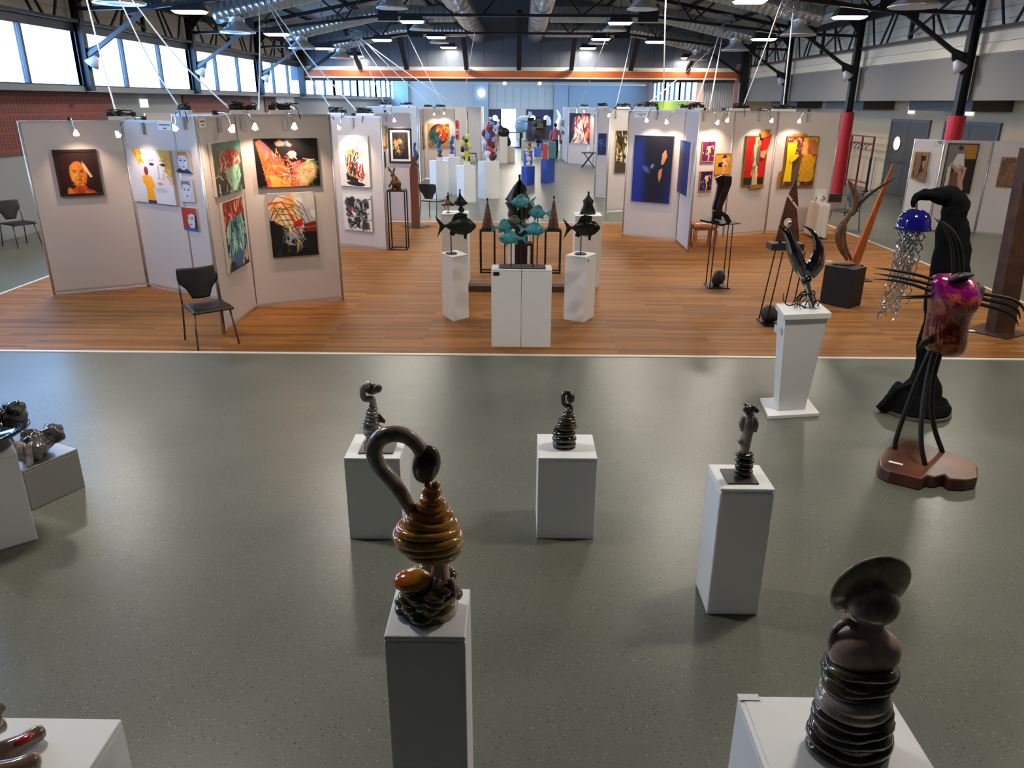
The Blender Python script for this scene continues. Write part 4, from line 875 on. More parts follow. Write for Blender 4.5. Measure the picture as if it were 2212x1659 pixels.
# ------------------------------------------------------------------ power strips and cable tangles on the panel tops
def tangle(key, px, w, seed, lab, strip=True):
    P = PAN[key]; u = (P.hit(px, 245)-P.a).dot(P.d); c = P.a+P.d*u+Vector((0, 0, P.H)); r = random.Random(seed)
    t = thing('cable_tangle', lab, 'power strip', c)
    if strip: MB().box(c+Vector((0, 0, .028)), (w, .07, .05), P.rz).build('power_strip', WHITE, t)
    for k in range(7):
        q = c+P.d*r.uniform(-w/2, w/2)+Vector((0, 0, .05))
        MB().box(q+Vector((0, 0, .03)), (.035, .045, .06), P.rz+r.uniform(-.4, .4)).build('plug', BCABLE, t)
    for k in range(6):
        pts = [c+P.d*r.uniform(-w/2, w/2)+P.nrm*r.uniform(-.03, .05)+Vector((0, 0, r.uniform(.05, .15))) for _ in range(5)]
        if k < 2: pts.append(pts[-1]+P.nrm*.03+P.d*r.uniform(-.15, .15)-Vector((0, 0, .16)))
        MB().tube(bez(pts, 5), .007, 5).build('cable', BCABLE, t, smooth=True)
TG = [('A1', 262, .36, 'the corner of the portrait panel'), ('A2b', 400, .22, 'the three faces panel'), ('A4', 528, .34, 'the post between green and black canvases'), ('A4', 613, .36, 'the middle of the carcass panel'), ('B', 728, .4, 'the white figure panel end'), ('B', 790, .4, 'the white figure panel near the tiger'), ('R2', 835, .5, 'the blue-lit panel beyond the tiger'), ('R2', 880, .5, 'the end of the blue-lit panel'), ('E', 925, .3, 'the fire picture panel'), ('E', 952, .36, 'the fire picture panel post'),
      ('M', 1345, .4, 'the gold and black picture panel'), ('Nn', 1395, .5, 'the dark blue canvas panel'), ('P1', 1490, .6, 'the dancers panel'), ('P2', 1597, .5, 'the red relief panel'), ('P3', 1692, .5, 'the yellow relief panel'), ('K', 1262, .5, 'the veiled figure panel'), ('L', 1300, .3, 'the narrow blue-lit panel')]
for k, (key, px, w_, where) in enumerate(TG): tangle(key, px, w_, 40+k, 'power strip with tangled black cables on top of %s' % where)
# ------------------------------------------------------------------ cables dropping from the roof
def drop(px0, py0, Y0, end, lab, sag=.0, r=.012):
    a = AY(px0, py0, Y0); b = Vector(end); m = (a+b)/2-Vector((0, 0, sag))
    tag(MB().tube(bez([a, m, b], 8), r, 6).build('drop_cable', CABLE, smooth=True), lab, 'cable', 'white cables from the roof to the panels')
def top(key, px):
    P = PAN[key]; u = (P.hit(px, 245)-P.a).dot(P.d); return P.a+P.d*u+Vector((0, 0, P.H+.05))
CL = 'white power cable slanting from the roof steel to the panel tops'
for px0, Y0, e in ((187, 13.2, top('A1', 252)), (257, 13.2, top('A2b', 392)), (283, 13.2, top('A4', 500)), (560, 19.5, top('R1', 560)), (572, 19.5, top('B', 722)), (575, 19.5, top('B', 775))):
    drop(px0, -4, Y0, e, CL, .12)
for px, py, e in ((766, 78, top('R2', 833)), (769, 78, top('R2', 878)), (778, 80, top('E', 935)), (880, 74, top('E', 960)), (1025, 71, top('F2', 999)), (772, 79, top('F', 983))):
    drop(px, py, 31.0, e, CL, .05, .014)
for px, py, Y0, e in ((1558, 58, 25, top('P1', 1500)), (1563, 58, 25, top('P1', 1532)), (1716, 0, 19, top('P3', 1690)), (1690, 0, 19, top('P2', 1602)), (1438, -2, 19, top('Nn', 1432)), (1545, 97, 31.2, top('Nn', 1390)), (1365, 76, 31.2, top('M', 1330)), (1313, 73, 31.2, top('K', 1250))):
    drop(px, py, Y0, e, CL, .05, .013)
for c0, lab in ((AY(768, 80, 31.2), 'bundle of coiled white cable hung on the truss above the tiger panel'), (AY(1565, 50, 25.0), 'bundle of coiled white cable hung on the truss above the dancers panel'), (AY(1715, 3, 18.75), 'bundle of coiled white cable hung on the truss above the yellow relief')):
    t = thing('cable_coil', lab, 'cable', c0); r = random.Random(5)
    for k in range(7):
        pts = [c0+Vector((r.uniform(-.28, .28), r.uniform(-.08, .08), r.uniform(-.3, .25))) for _ in range(5)]
        MB().tube(bez(pts, 5), .012, 5).build('loop', M('grey cable', (.35, .35, .35), .5), t, smooth=True)
# ------------------------------------------------------------------ pedestals
PEDW = M('white painted pedestal', (.86, .86, .86), .5, var=.02, vscale=3)
PEDC = M('cream painted pedestal', rgb(214, 206, 190), .6)
PEDB = M('blue painted pedestal', rgb(38, 74, 170), .5)
def ped(label, corners, h, mat=PEDW, bevel=.004, group=None, lid=True, cat='pedestal', name='pedestal', z0=0.0):
    """corners: 4 ground points (Vectors), counter-clockwise or not"""
    cs = [Vector((c[0], c[1], 0)) for c in corners]; ctr = sum(cs, Vector())/len(cs)
    t = thing(name, label, cat, (ctr.x, ctr.y, z0), group=group)
    k = len(cs); hb = h-.02 if lid else h
    def pr(z0, z1, s=1.0):
        vs = [ctr+(c-ctr)*s+Vector((0, 0, z0)) for c in cs]+[ctr+(c-ctr)*s+Vector((0, 0, z1)) for c in cs]
        return MB().add(vs, [tuple(range(k-1, -1, -1)), tuple(range(k, 2*k))]+[(i, (i+1) % k, k+(i+1) % k, k+i) for i in range(k)])
    pr(z0+.001, hb-.0015).build('body', mat, t, bevel=bevel)
    if lid: pr(hb, h).build('top_board', mat, t, bevel=bevel)
    return t
def rect(x0, x1, y0, y1): return [(x0, y0), (x1, y0), (x1, y1), (x0, y1)]
def par(o, a, b): # parallelogram from corner and two neighbours
    o, a, b = Vector(o[:2]), Vector(a[:2]), Vector(b[:2]); return [o, a, a+b-o, b]
ped('low white pedestal with the striped snake-head ceramic on it', rect(-1.10, -.745, 4.30, 4.67), .59)
ped('low white pedestal with the dark loop-head ceramic on it', rect(.13, .505, 4.33, 4.70), .59)
ped('white round-edged pedestal with the tall thin dark ceramic on it', rect(1.07, 1.36, 3.55, 3.845), .80, bevel=.014)
ped('white pedestal with the flamingo ceramic on it', rect(-.45, -.172, 2.10, 2.375), 1.0, bevel=.006)
wp = ped('wide white plinth box with the hat woman ceramic on it', rect(.80, 1.35, 1.60, 2.17), .70)
MB().bx(.818, 1.332, 1.62, 2.152, .7, .7035).build('inset_panel', PEDW, wp)
ped('white plinth box with the finger-like ceramic lying on it', rect(-1.95, -1.29, 1.35, 1.925), .80)
c0, c1, c2 = G(49, 1017, .31), G(167, 969, .31), G(104, 951, .31)
STEELB = M('brushed grey steel box', (.35, .34, .32), .35, .6)
ped('low grey steel box with the draped grey ceramic on it', par(c1, c0, c1+(c2-c1)*1.0), .31, STEELB)
dv = Vector((.16, .13, 0)).normalized(); nv = Vector((-dv.y, dv.x, 0)); e = Vector((-3.14, 4.255, 0))
ped('white pedestal with a black dish ceramic beside the steel box', [e-dv*.4, e, e+nv*.36, e+nv*.36-dv*.4], .627)
cab = 'white pedestal box of the pair carrying the blue fish group'
for k, (a, b) in enumerate(((-.32, .022), (.028, .372))): ped(cab, rect(a, b, 8.5, 8.79), .92, group='pair of boxes under the blue fish')
ped('white pedestal turned cornerwise with the black fish without holes', par(G(980, 695), G(956, 681), G(1013, 686)), .85)
ped('white pedestal turned cornerwise with the pierced black fish', par(G(1260, 697), G(1217, 690), G(1283, 684)), .86)
ped('tall white pedestal with the two small dancers behind the black fish', rect(*sorted((AY(953, 470, 11.7).x, AY(1010, 470, 11.7).x)), 11.7, 12.1), 1.10)
ped('tall white pedestal with the small cloaked figure behind the pierced fish', rect(*sorted((AY(1243, 472, 11.6).x, AY(1301, 472, 11.6).x)), 11.6, 12.0), 1.10)
ped('white pedestal behind the large black cloaked figure', rect(AY(1096, 500, 13.4).x, AY(1143, 500, 13.4).x, 13.4, 13.8), .98)
for k, (px, py, x0, x1, h, lab) in enumerate(((944, 431, 935, 961, 1.1, 'white pedestal with the blue-brown twisted figure'), (970, 422, 955, 979, 1.12, 'white pedestal with the small turquoise figure'), (1003, 438, 992, 1016, 1.02, 'white pedestal with the yellow and black figure'), (1048, 430, 1031, 1064, 1.08, 'white pedestal with the red, white and blue figure'))):
    a, b = G(x0, py), G(x1, py-3); m_ = G(px, py); wdt = (b-a).length*.72
    ped(lab, [m_+Vector((0, -.02, 0)), m_+Vector((wdt, .1, 0)), m_+Vector((wdt-.12, .1+wdt*.8, 0)), m_+Vector((-.22, wdt*.55, 0))], h)
for lab, x0, x1, yb, yt in (('blue pedestal with the white painted bottle figure', 1126, 1155, 400, 359), ('blue pedestal with the red and teal blocks', 1168, 1198, 396, 343), ('blue pedestal behind the bottle figure', 1131, 1150, 374, 325), ('blue pedestal under the dark metal collage', 1154, 1170, 338, 318)):
    a, b = G(x0, yb), G(x1, yb-2); wdt = b.x-a.x; zt = CAMH-(yt-222)/(yb-222)*CAMH
    ped(lab, [a+Vector((wdt*.4, -.15, 0)), b+Vector((0, .1, 0)), b+Vector((-wdt*.4, wdt*.8, 0)), a+Vector((0, wdt*.5, 0))], zt, PEDB, lid=False)
for lab, x0, x1, yb, yt in (('cream pedestal stepped, the taller with a dark bust', 1079, 1096, 352, 295), ('cream pedestal stepped, the lower one', 1096, 1112, 351, 316), ('narrow white pedestal by the glowing doorway', 1126, 1134, 344, 300)):
    a, b = G(x0, yb), G(x1, yb); zt = CAMH-(yt-222)/(yb-222)*CAMH
    ped(lab, rect(a.x, b.x, a.y, a.y+.5), zt, PEDC, lid=False)

# ------------------------------------------------------------------ glazed ceramics in the foreground
class Pl:
    def __init__(s, Y, loc): s.Y = Y; s.loc = Vector(loc)
    def __call__(s, px, py, dy=0.0): return AY(px, py, s.Y+dy)
    def m(s, p, py=None):  # metres per pixel near a pixel
        a = AY(p, py, s.Y); b = AY(p+1, py, s.Y); return (b-a).length
GRYC = M2('grey brown glaze', [(.3, rgb(84, 72, 64)), (.5, rgb(150, 136, 124)), (.7, rgb(190, 174, 164))], 14, .22, coat=.6, bump=.15)
DRKC = M2('dark olive glaze', [(.3, rgb(26, 23, 16)), (.55, rgb(74, 66, 46)), (.75, rgb(122, 108, 80))], 16, .18, coat=.8, bump=.1)
BLKC = M2('black brown glaze', [(.3, rgb(24, 19, 16)), (.6, rgb(66, 53, 44)), (.8, rgb(120, 100, 86))], 12, .16, coat=.8)
OCHC = M2('amber ochre glaze', [(.32, rgb(128, 100, 28)), (.45, rgb(176, 140, 48)), (.56, rgb(196, 116, 44)), (.70, rgb(160, 142, 56))], 5, .15, coat=1.0, bump=.08)
ROCKC = M2('green brown rock glaze', [(.3, rgb(34, 31, 16)), (.5, rgb(96, 82, 40)), (.7, rgb(150, 110, 48))], 10, .15, coat=1.0)
ORC = M2('orange red glaze', [(.35, rgb(190, 140, 30)), (.5, rgb(206, 100, 24)), (.65, rgb(170, 60, 20))], 8, .14, coat=1.0)
PNKC = M2('pinkish clay glaze', [(.35, rgb(150, 124, 112)), (.65, rgb(206, 178, 166))], 12, .25, coat=.5)
def rings(mb, p, lst, depth=.85, minor=None, wob=0.0, seed=1, n=28):
    """stack of horizontal clay coils; lst of (py, cx, half width px)"""
    r = random.Random(seed)
    for k, (py, cx, hw) in enumerate(lst):
        c = p(cx, py); s = p.m(cx, py); R_ = hw*s
        mr = (minor or 7)*s; a0 = r.uniform(0, 6); w1 = wob*s*r.uniform(.5, 1); pts = []
        for j in range(n):
            a = 2*math.pi*j/n; q = 1+.05*math.sin(2*a+a0)
            pts.append(c+Vector((math.cos(a)*(R_-mr)*q, math.sin(a)*(R_-mr)*depth*q, math.sin(a*2+a0)*w1)))
        mb.tube(pts, mr, 8, closed=True)
    return mb
def fill(mb, p, lst, depth=.85, shrink=.8, n=20):
    c0 = p(lst[0][1], lst[0][0]); vs = []
    for py, cx, hw in lst:
        c = p(cx, py); s = p.m(cx, py)
        for j in range(n):
            a = 2*math.pi*j/n; vs.append(c+Vector((math.cos(a)*hw*s*shrink, math.sin(a)*hw*s*shrink*depth, 0)))
    k = len(lst); fs = [(i*n+j, i*n+(j+1) % n, (i+1)*n+(j+1) % n, (i+1)*n+j) for i in range(k-1) for j in range(n)]
    fs += [tuple(range(n)), tuple((k-1)*n+j for j in range(n))]
    return mb.add(vs, fs)
def ptube(p, pts, rpx, n=12, sub=6, sy=1.0):
    w = [p(q[0], q[1], q[2] if len(q) > 2 else 0) for q in pts]; s = p.m(pts[0][0], pts[0][1])
    c = bez(w, sub); return MB().tube(c, [r*s for r in lerpr(rpx, 0, len(c))], n, sy=sy, up=(0, 1, 0))
# flamingo
p = Pl(2.24, (-.31, 2.24, 1.0)); t = thing('flamingo_ceramic', 'glazed ceramic flamingo with looped grey neck and amber coiled body on rocks', 'sculpture', p.loc)
BR = [(1050, 934, 18), (1064, 933, 22), (1078, 932, 28), (1092, 931, 35), (1106, 929, 45), (1121, 926, 58), (1137, 923, 73), (1153, 924, 80), (1168, 928, 77), (1183, 934, 66), (1195, 941, 50)]
fill(rings(MB(), p, BR, .8, 9.5, 5, 3, 32), p, BR, .8, .8).build('coiled_body', OCHC, t, smooth=True)
ptube(p, [(890, 1108), (874, 1078), (848, 1040), (818, 1005), (808, 975), (820, 948), (848, 937), (878, 942), (900, 960), (912, 978)], [12, 16, 17, 17, 18, 18, 18, 17, 16, 17], 16).build('neck', GRYC, t, smooth=True)
h = p(921, 1003); s = p.m(921, 1003); q = Matrix.Rotation(R(14), 3, 'Y')
MB().ell(h, (31*s, 27*s, 46*s), 20, 12, q).build('head', DRKC, t, smooth=True)
fl = ptube(p, [(948, 1198), (950, 1222), (952, 1245), (958, 1262)], [17, 18, 22, 32], 14); ptube(p, [(950, 1250, -.05), (944, 1272, -.07), (940, 1282, -.075)], [8, 6, 3]); 
for q in ([(946, 1250, -.035), (938, 1270, -.055), (936, 1280, -.06)], [(972, 1250, -.035), (980, 1270, -.05), (982, 1290, -.05)]):
    u = ptube(p, q, [9, 6, 3]); fl.add(u.v, u.f)
fl.build('leg', PNKC, t, smooth=True)
rk = MB(); r_ = random.Random(4)
zb = 1.0
for k in range(42):
    a = r_.uniform(0, 6.28); z = zb+.02+r_.random()**1.0*.12; rr = (.100-.02*(z-zb)/.12)*r_.uniform(.72, 1.0)
    rk.ell((-.31+math.cos(a)*rr, 2.24+math.sin(a)*rr*.85, z), (r_.uniform(.03, .055), r_.uniform(.03, .045), r_.uniform(.014, .024)), 12, 7, Matrix.Rotation(r_.uniform(-.4, .4), 3, 'Y')@Matrix.Rotation(a+1.57, 3, 'Z'))
rk.lathe([(.02, zb+.001), (.1, zb+.004), (.1, zb+.115), (.06, zb+.14)], 20, (-.31, 2.24, 0), 1, .85).build('rock_base', ROCKC, t, smooth=True)
c = p(893, 1240); rk2 = MB().ell(c+Vector((.0, -.02, -.012)), (.070, .06, .036), 18, 10); rk2.build('orange_stone', ORC, t, smooth=True)
# snake-head on the left low pedestal
p = Pl(4.47, (-.93, 4.47, .59)); t = thing('snake_head_ceramic', 'small grey ceramic with coiled cone body and square looped head', 'sculpture', p.loc)
MB().bx(-1.02, -.80, 4.36, 4.56, .591, .6).build('base_plate', M('dark slate plate', (.03, .026, .026), .4), t)
lst = [(876, 805, 9), (883, 804, 12), (890, 803, 14), (897, 803, 16), (904, 802, 18), (911, 802, 20), (918, 802, 21)]
fill(rings(MB(), p, lst, .9, 4.2, 0, 2), p, lst).build('coiled_body', M2('silver grey glaze', [(.3, rgb(50, 46, 42)), (.6, rgb(130, 124, 116)), (.8, rgb(190, 184, 176))], 20, .15, coat=1.0), t, smooth=True)
c = p(808, 930); s = p.m(808, 930); b = MB().ell(c, (25*s, 22*s, 20*s), 18, 12); c = p(800, 957); b.ell(c, (15*s, 15*s, 16*s), 16, 10); b.ell(p(798, 966), (18*s, 16*s, 8*s)); b.build('bulb', GRYC, t, smooth=True)
ptube(p, [(806, 876), (803, 862), (790, 862), (784, 853), (784, 838), (789, 832), (800, 832)], [8, 8, 7, 7, 7, 7, 8], 12).build('neck', GRYC, t, smooth=True)
b = ptube(p, [(797, 833), (806, 840), (814, 838), (815, 833)], [6, 10, 12, 9]); u = ptube(p, [(789, 833), (797, 846), (808, 845)], [5, 5, 8]); b.add(u.v, u.f); b.build('head', BLKC, t, smooth=True)
MB().prism([(0, 0), (14*s, -18*s), (12*s, -24*s), (-1*s, -20*s)], .008, p(818, 892)).build('fin', M('brown fin glaze', rgb(90, 60, 30), .2), t)
# loop-head on the middle low pedestal
p = Pl(4.50, (.315, 4.5, .59)); t = thing('loop_head_ceramic', 'small dark ceramic with cone body and square looped head on flat stones', 'sculpture', p.loc)
lst = [(933, 1218, 27), (945, 1219, 28), (956, 1219, 27), (964, 1219, 25)]
b = fill(rings(MB(), p, lst, .8, 7, 2, 5), p, lst); b.build('stone_stack', BLKC, t, smooth=True)
lst = [(888, 1229, 9), (895, 1227, 13), (902, 1226, 17), (909, 1224, 20), (916, 1223, 22), (921, 1223, 24)]
fill(rings(MB(), p, lst, .85, 4.6, 1, 6), p, lst).build('coiled_body', DRKC, t, smooth=True)
MB().add(*(lambda m: (m.v, m.f))(ptube(p, [(1233, 890), (1232, 877), (1222, 876), (1217, 868), (1217, 855), (1222, 849), (1232, 849)], [5, 5, 5, 5, 5, 5, 5], 12))).build('neck', BLKC, t, smooth=True)
c = p(1233, 860); s = p.m(1233, 860); MB().ell(c, (9*s, 9*s, 12*s), 16, 10).build('head', BLKC, t, smooth=True)
# thin dark ceramic on the round-edged pedestal
p = Pl(3.70, (1.2, 3.7, .80)); t = thing('entwined_figure_ceramic', 'thin dark ceramic of an entwined figure on a coil stump', 'sculpture', p.loc)
MB().bx(1.12, 1.285, 3.60, 3.77, .801, .808).build('base_plate', M('dark slate plate', (.03, .026, .026), .4), t)
lst = [(982, 1608, 19), (994, 1608, 21), (1006, 1607, 20), (1017, 1606, 21), (1026, 1605, 20)]
fill(rings(MB(), p, lst, .9, 6.5, 1, 8), p, lst).build('coil_stump', BLKC, t, smooth=True)
ptube(p, [(1608, 980), (1610, 962), (1613, 940), (1616, 915), (1618, 896)], [9, 11, 12, 12, 10], 12).build('torso', GRYC, t, smooth=True)
b = ptube(p, [(1596, 957), (1602, 952), (1612, 948), (1618, 930), (1622, 905), (1624, 892)], [6, 8, 9, 10, 8, 6]); u = ptube(p, [(1630, 932), (1632, 915), (1628, 900)], [5, 7, 5]); b.add(u.v, u.f); u = ptube(p, [(1606, 900), (1602, 915), (1604, 930)], [5, 6, 5]); b.add(u.v, u.f); b.build('arms', GRYC, t, smooth=True)
b = MB(); r_ = random.Random(9); c = p(1622, 882); s = p.m(1622, 882)
for k in range(16): b.ell(c+Vector((r_.uniform(-13, 13)*s, r_.uniform(-10, 10)*s, r_.uniform(-9, 11)*s)), r_.uniform(4, 8)*s, 10, 6)
b.build('curled_hair', BLKC, t, smooth=True)
# woman with hat
p = Pl(1.93, (1.03, 1.93, .70)); t = thing('hat_woman_ceramic', 'grey brown ceramic of a woman with broad tilted hat, seen from behind', 'sculpture', p.loc)
lst = [(1650, 1826, 84), (1632, 1828, 90), (1612, 1830, 91), (1592, 1834, 90), (1572, 1838, 88), (1552, 1841, 86), (1534, 1842, 84)]
fill(rings(MB(), p, lst, .75, 13, 10, 12, 36), p, lst, .75, .88).build('lower_folds', BLKC, t, smooth=True, disp=(.016, .05))
lst = [(1515, 1842, 80), (1500, 1844, 78)]
fill(rings(MB(), p, lst, .78, 20, 5, 13, 36), p, lst, .78, .85).build('waist', GRYC, t, smooth=True)
lst = [(1482, 1850, 72), (1466, 1854, 78), (1450, 1857, 80), (1434, 1859, 80)]
fill(rings(MB(), p, lst, .75, 12, 9, 14, 36), p, lst, .75, .88).build('upper_folds', DRKC, t, smooth=True, disp=(.016, .05))
b = MB(); prof = [(1432, 1862, 74), (1412, 1866, 80), (1395, 1868, 80), (1380, 1868, 74), (1368, 1869, 60), (1360, 1872, 40), (1350, 1878, 30), (1338, 1882, 28), (1328, 1884, 30)]
fill(b, p, prof, .62, 1.0, 28); b.build('shoulders', PNKC, t, smooth=True, sub=1)
ptube(p, [(1800, 1400), (1796, 1378), (1806, 1358), (1826, 1344), (1842, 1350), (1850, 1372)], [14, 9, 8, 8, 9, 14], 12).build('arm_loop', GRYC, t, smooth=True)
c = p(1886, 1306); s = p.m(1886, 1306); MB().ell(c, (56*s, 48*s, 46*s), 24, 14).build('head', GRYC, t, smooth=True)
n_ = (CAM-p(1886, 1280)); n_.z = 0; n_.normalize(); v_ = (CAM-p(1886, 1280)).normalized(); n_ = Matrix.Rotation(R(46), 3, v_)@(n_*math.cos(R(24))-Vector((0, 0, 1))*math.sin(R(24))).normalized()
x_ = Vector((1, 0, 0)); x_ = (x_-n_*x_.dot(n_)).normalized(); y_ = n_.cross(x_)
rot = Matrix.Rotation(R(19), 3, n_)@Matrix.Rotation(R(0), 3, 'Z') if True else None
x2, y2 = rot@x_, rot@y_
c = p(1887, 1277)+Vector((0, .02, 0)); hat = MB(); prof = [(.0, -.012), (56, -.012), (87, -.006), (92, 0), (89, .006), (60, .004), (0, .003)]
vs = []; nn = 40
for rr, dz in prof:
    for j in range(nn):
        a = 2*math.pi*j/nn; vs.append(c+x2*(math.cos(a)*rr*s)+y2*(math.sin(a)*rr*s*1.0)-n_*dz)
hat.add(vs, [(i*nn+j, i*nn+(j+1) % nn, (i+1)*nn+(j+1) % nn, (i+1)*nn+j) for i in range(len(prof)-1) for j in range(nn)])
hat.build('hat_brim', M2('olive grey hat glaze', [(.3, rgb(96, 90, 76)), (.6, rgb(152, 144, 126)), (.8, rgb(180, 170, 156))], 16, .2, coat=.7), t, smooth=True)
tag(MB().box(G(1617, 1506, .706), (.075, .03, .002)).build('title_card', PAPER), 'small printed card on the corner of the wide plinth', 'card')
# finger-like ceramic on the near left plinth
p = Pl(1.75, (-1.65, 1.75, .80)); t = thing('finger_ceramic', 'glazed ceramic limbs like fingers with a red stripe, lying down', 'sculpture', p.loc)
def fing(a, b, r0, r1, nm, mat):
    a, b = Vector(a), Vector(b); k = [a.lerp(b, f) for f in (0, .3, .6, .9, .97, 1.0)]; MB().tube(k, [r0, r0, r1, r1, r1*.75, r1*.25], 16).build(nm, mat, t, smooth=True)
za = .83; FGM = M2('brown grey skin glaze', [(.35, rgb(84, 62, 54)), (.6, rgb(140, 112, 100)), (.75, rgb(104, 84, 78))], 9, .15, coat=1.0)
fing(G(-40, 1650, za), G(98, 1576, za), .036, .026, 'finger', FGM); fing(G(-60, 1690, za), G(90, 1640, za), .04, .03, 'finger', FGM); fing(G(-60, 1600, za+.03), G(12, 1562, za+.02), .04, .024, 'finger', FGM); fing(G(-30, 1560, za+.1), G(4, 1520, za+.12), .04, .02, 'finger', FGM)
a, b = G(30, 1606, za+.024), G(75, 1584, za+.022); MB().tube([a, a.lerp(b, .3), a.lerp(b, .7), b], [.005, .014, .014, .005], 10, sy=.5).build('red_stripe', M('red glaze', rgb(190, 40, 24), .12, coat=1.0), t, smooth=True)
# draped grey ceramic on steel box, black dish on white pedestal
cc = G(74, 985, .33); t = thing('draped_ceramic', 'crumpled grey ceramic like folded cloth on the steel box', 'sculpture', (cc.x, cc.y, .31))
b = MB(); r_ = random.Random(21)
for k in range(9): b.ell((cc.x+r_.uniform(-.09, .09), cc.y+r_.uniform(-.05, .14), .38+r_.uniform(-.02, .1)), (r_.uniform(.05, .1), r_.uniform(.05, .09), r_.uniform(.04, .09)), 12, 8, Matrix.Rotation(r_.uniform(-1, 1), 3, 'Y'))
b.bx(cc.x-.06, cc.x+.06, cc.y-.04, cc.y+.08, .312, .38).build('cloth_mass', M2('wet grey glaze', [(.3, rgb(30, 29, 30)), (.6, rgb(96, 92, 90)), (.8, rgb(150, 146, 140))], 8, .2, coat=1.0, bump=.4, bscale=14), t, remesh=.014, disp=(.05, .06))
pts = [(cc.x+.0, cc.y-.1, .5), (cc.x-.05, cc.y-.12, .42), (cc.x+.02, cc.y-.13, .33)]; 
MB().grid(lambda u, v: (cc.x-.1+u*.18, cc.y-.12-.03*math.sin(u*9)+.02*v, .33+v*.15+.02*math.sin(u*7)), 16, 6).build('cloth_flap', GRYC, t, smooth=True, solid=.012)
e2 = e-dv*.12+nv*.14; t = thing('dish_ceramic', 'glossy black dish ceramic with crumpled rim on dark stand', 'sculpture', (e2.x, e2.y, .627))
MB().lathe([(.1, .628), (.13, .66), (.12, .70), (.16, .72), (.24, .77), (.23, .775), (.12, .735), (.0, .73)], 24, (e2.x, e2.y, 0)).build('dish', M('black glaze', (.012, .012, .016), .1, coat=1.0), t, smooth=True)
b = MB(); 
for k in range(7): b.ell((e2.x+.1+r_.uniform(-.06, .08), e2.y+.06+r_.uniform(-.05, .08), .79+r_.uniform(0, .09)), r_.uniform(.03, .06), 10, 7)
b.build('crumpled_rim', M2('black silver glaze', [(.4, rgb(16, 16, 18)), (.7, rgb(120, 120, 120))], 18, .12, coat=1.0), t, remesh=.012, disp=(.03, .04))
# ------------------------------------------------------------------ chairs
CHB = M('black plastic chair shell', (.014, .014, .015), .42)
CHL = M('grey steel chair tube', (.10, .095, .09), .35, .7)
def make_chair():
    t = thing('stacking_chair', 'black plastic chair', 'chair', (0, 0, 0))
    def seat(u, v):
        x = (u-.5)*.46*(1-.10*v); y = -.24+v*.44; z = .445-.018*math.cos((u-.5)*3.1)*math.sin(min(1, v*1.1)*3.1)-.02*max(0, .25-v)/.25
        return (x, y, z)
    MB().grid(seat, 12, 12).build('seat', CHB, t, local=True, smooth=True, solid=.02)
    def back(u, v):
        z = .50+v*.36; wd = np.interp(v, [0, .32, .5, .62, 1], [.10, .15, .215, .235, .225]); x = (u-.5)*2*wd
        y = .215+v*.055-.035*math.cos((u-.5)*3.0); return (x, y, z)
    MB().grid(back, 12, 14).build('backrest', CHB, t, local=True, smooth=True, solid=.014)
    for s in (-1, 1):
        MB().tube([(s*.2, -.17, .43), (s*.235, -.25, 0)], .011, 8).build('leg', CHL, t, local=True, smooth=True)
        MB().tube([(s*.235, .27, 0), (s*.222, .215, .44), (s*.222, .225, .56), (s*.222, .25, .72)], .011, 8).build('leg', CHL, t, local=True, smooth=True)
        MB().bar((s*.21, -.18, .425), (s*.222, .215, .44), .018).build('seat_rail', CHL, t, local=True)
    return t
chair0 = make_chair(); first = [True]
def chair(loc, rz, label):
    o = chair0 if first[0] else copy_tree(chair0); first[0] = False
    return place(o, loc, rz, label)
def chair4(rl, rr, fl, fr, label):  # feet pixels: rear left/right, front left/right as seen
    a, b, c, d = (G(*q) for q in (rl, rr, fl, fr)); ctr = (a+b+c+d)/4; f = ((c+d)-(a+b)); chair((ctr.x, ctr.y, .006), math.atan2(f.y, f.x)+math.pi/2, label)
chair4((403, 737), (487, 722), (430, 757), (514, 743), 'black plastic chair in front of the three small faces panel')
c_ = G(55, 530); chair((c_.x-.05, c_.y, 0), R(62), 'black plastic chair by the grey wall beside the portrait panel')
c_ = G(925, 476); chair((c_.x+.1, c_.y+.25, .0), R(158), 'black plastic chair behind the brown column, seen from the back')
c_ = G(1818, 497); chair((c_.x, c_.y, .005), R(-68), 'black chair beside the white table')
c_ = G(1900, 432); chair((11.2, 22.2, 0), R(-40), 'black chair before the dark double doors')
c_ = G(1222, 340); chair((c_.x, c_.y, 0), R(160), 'black chair by the veiled figure panel')
c_ = G(1020, 352); chair((c_.x, c_.y, 0), R(90), 'black stool-like chair by the narrow black strips panel')

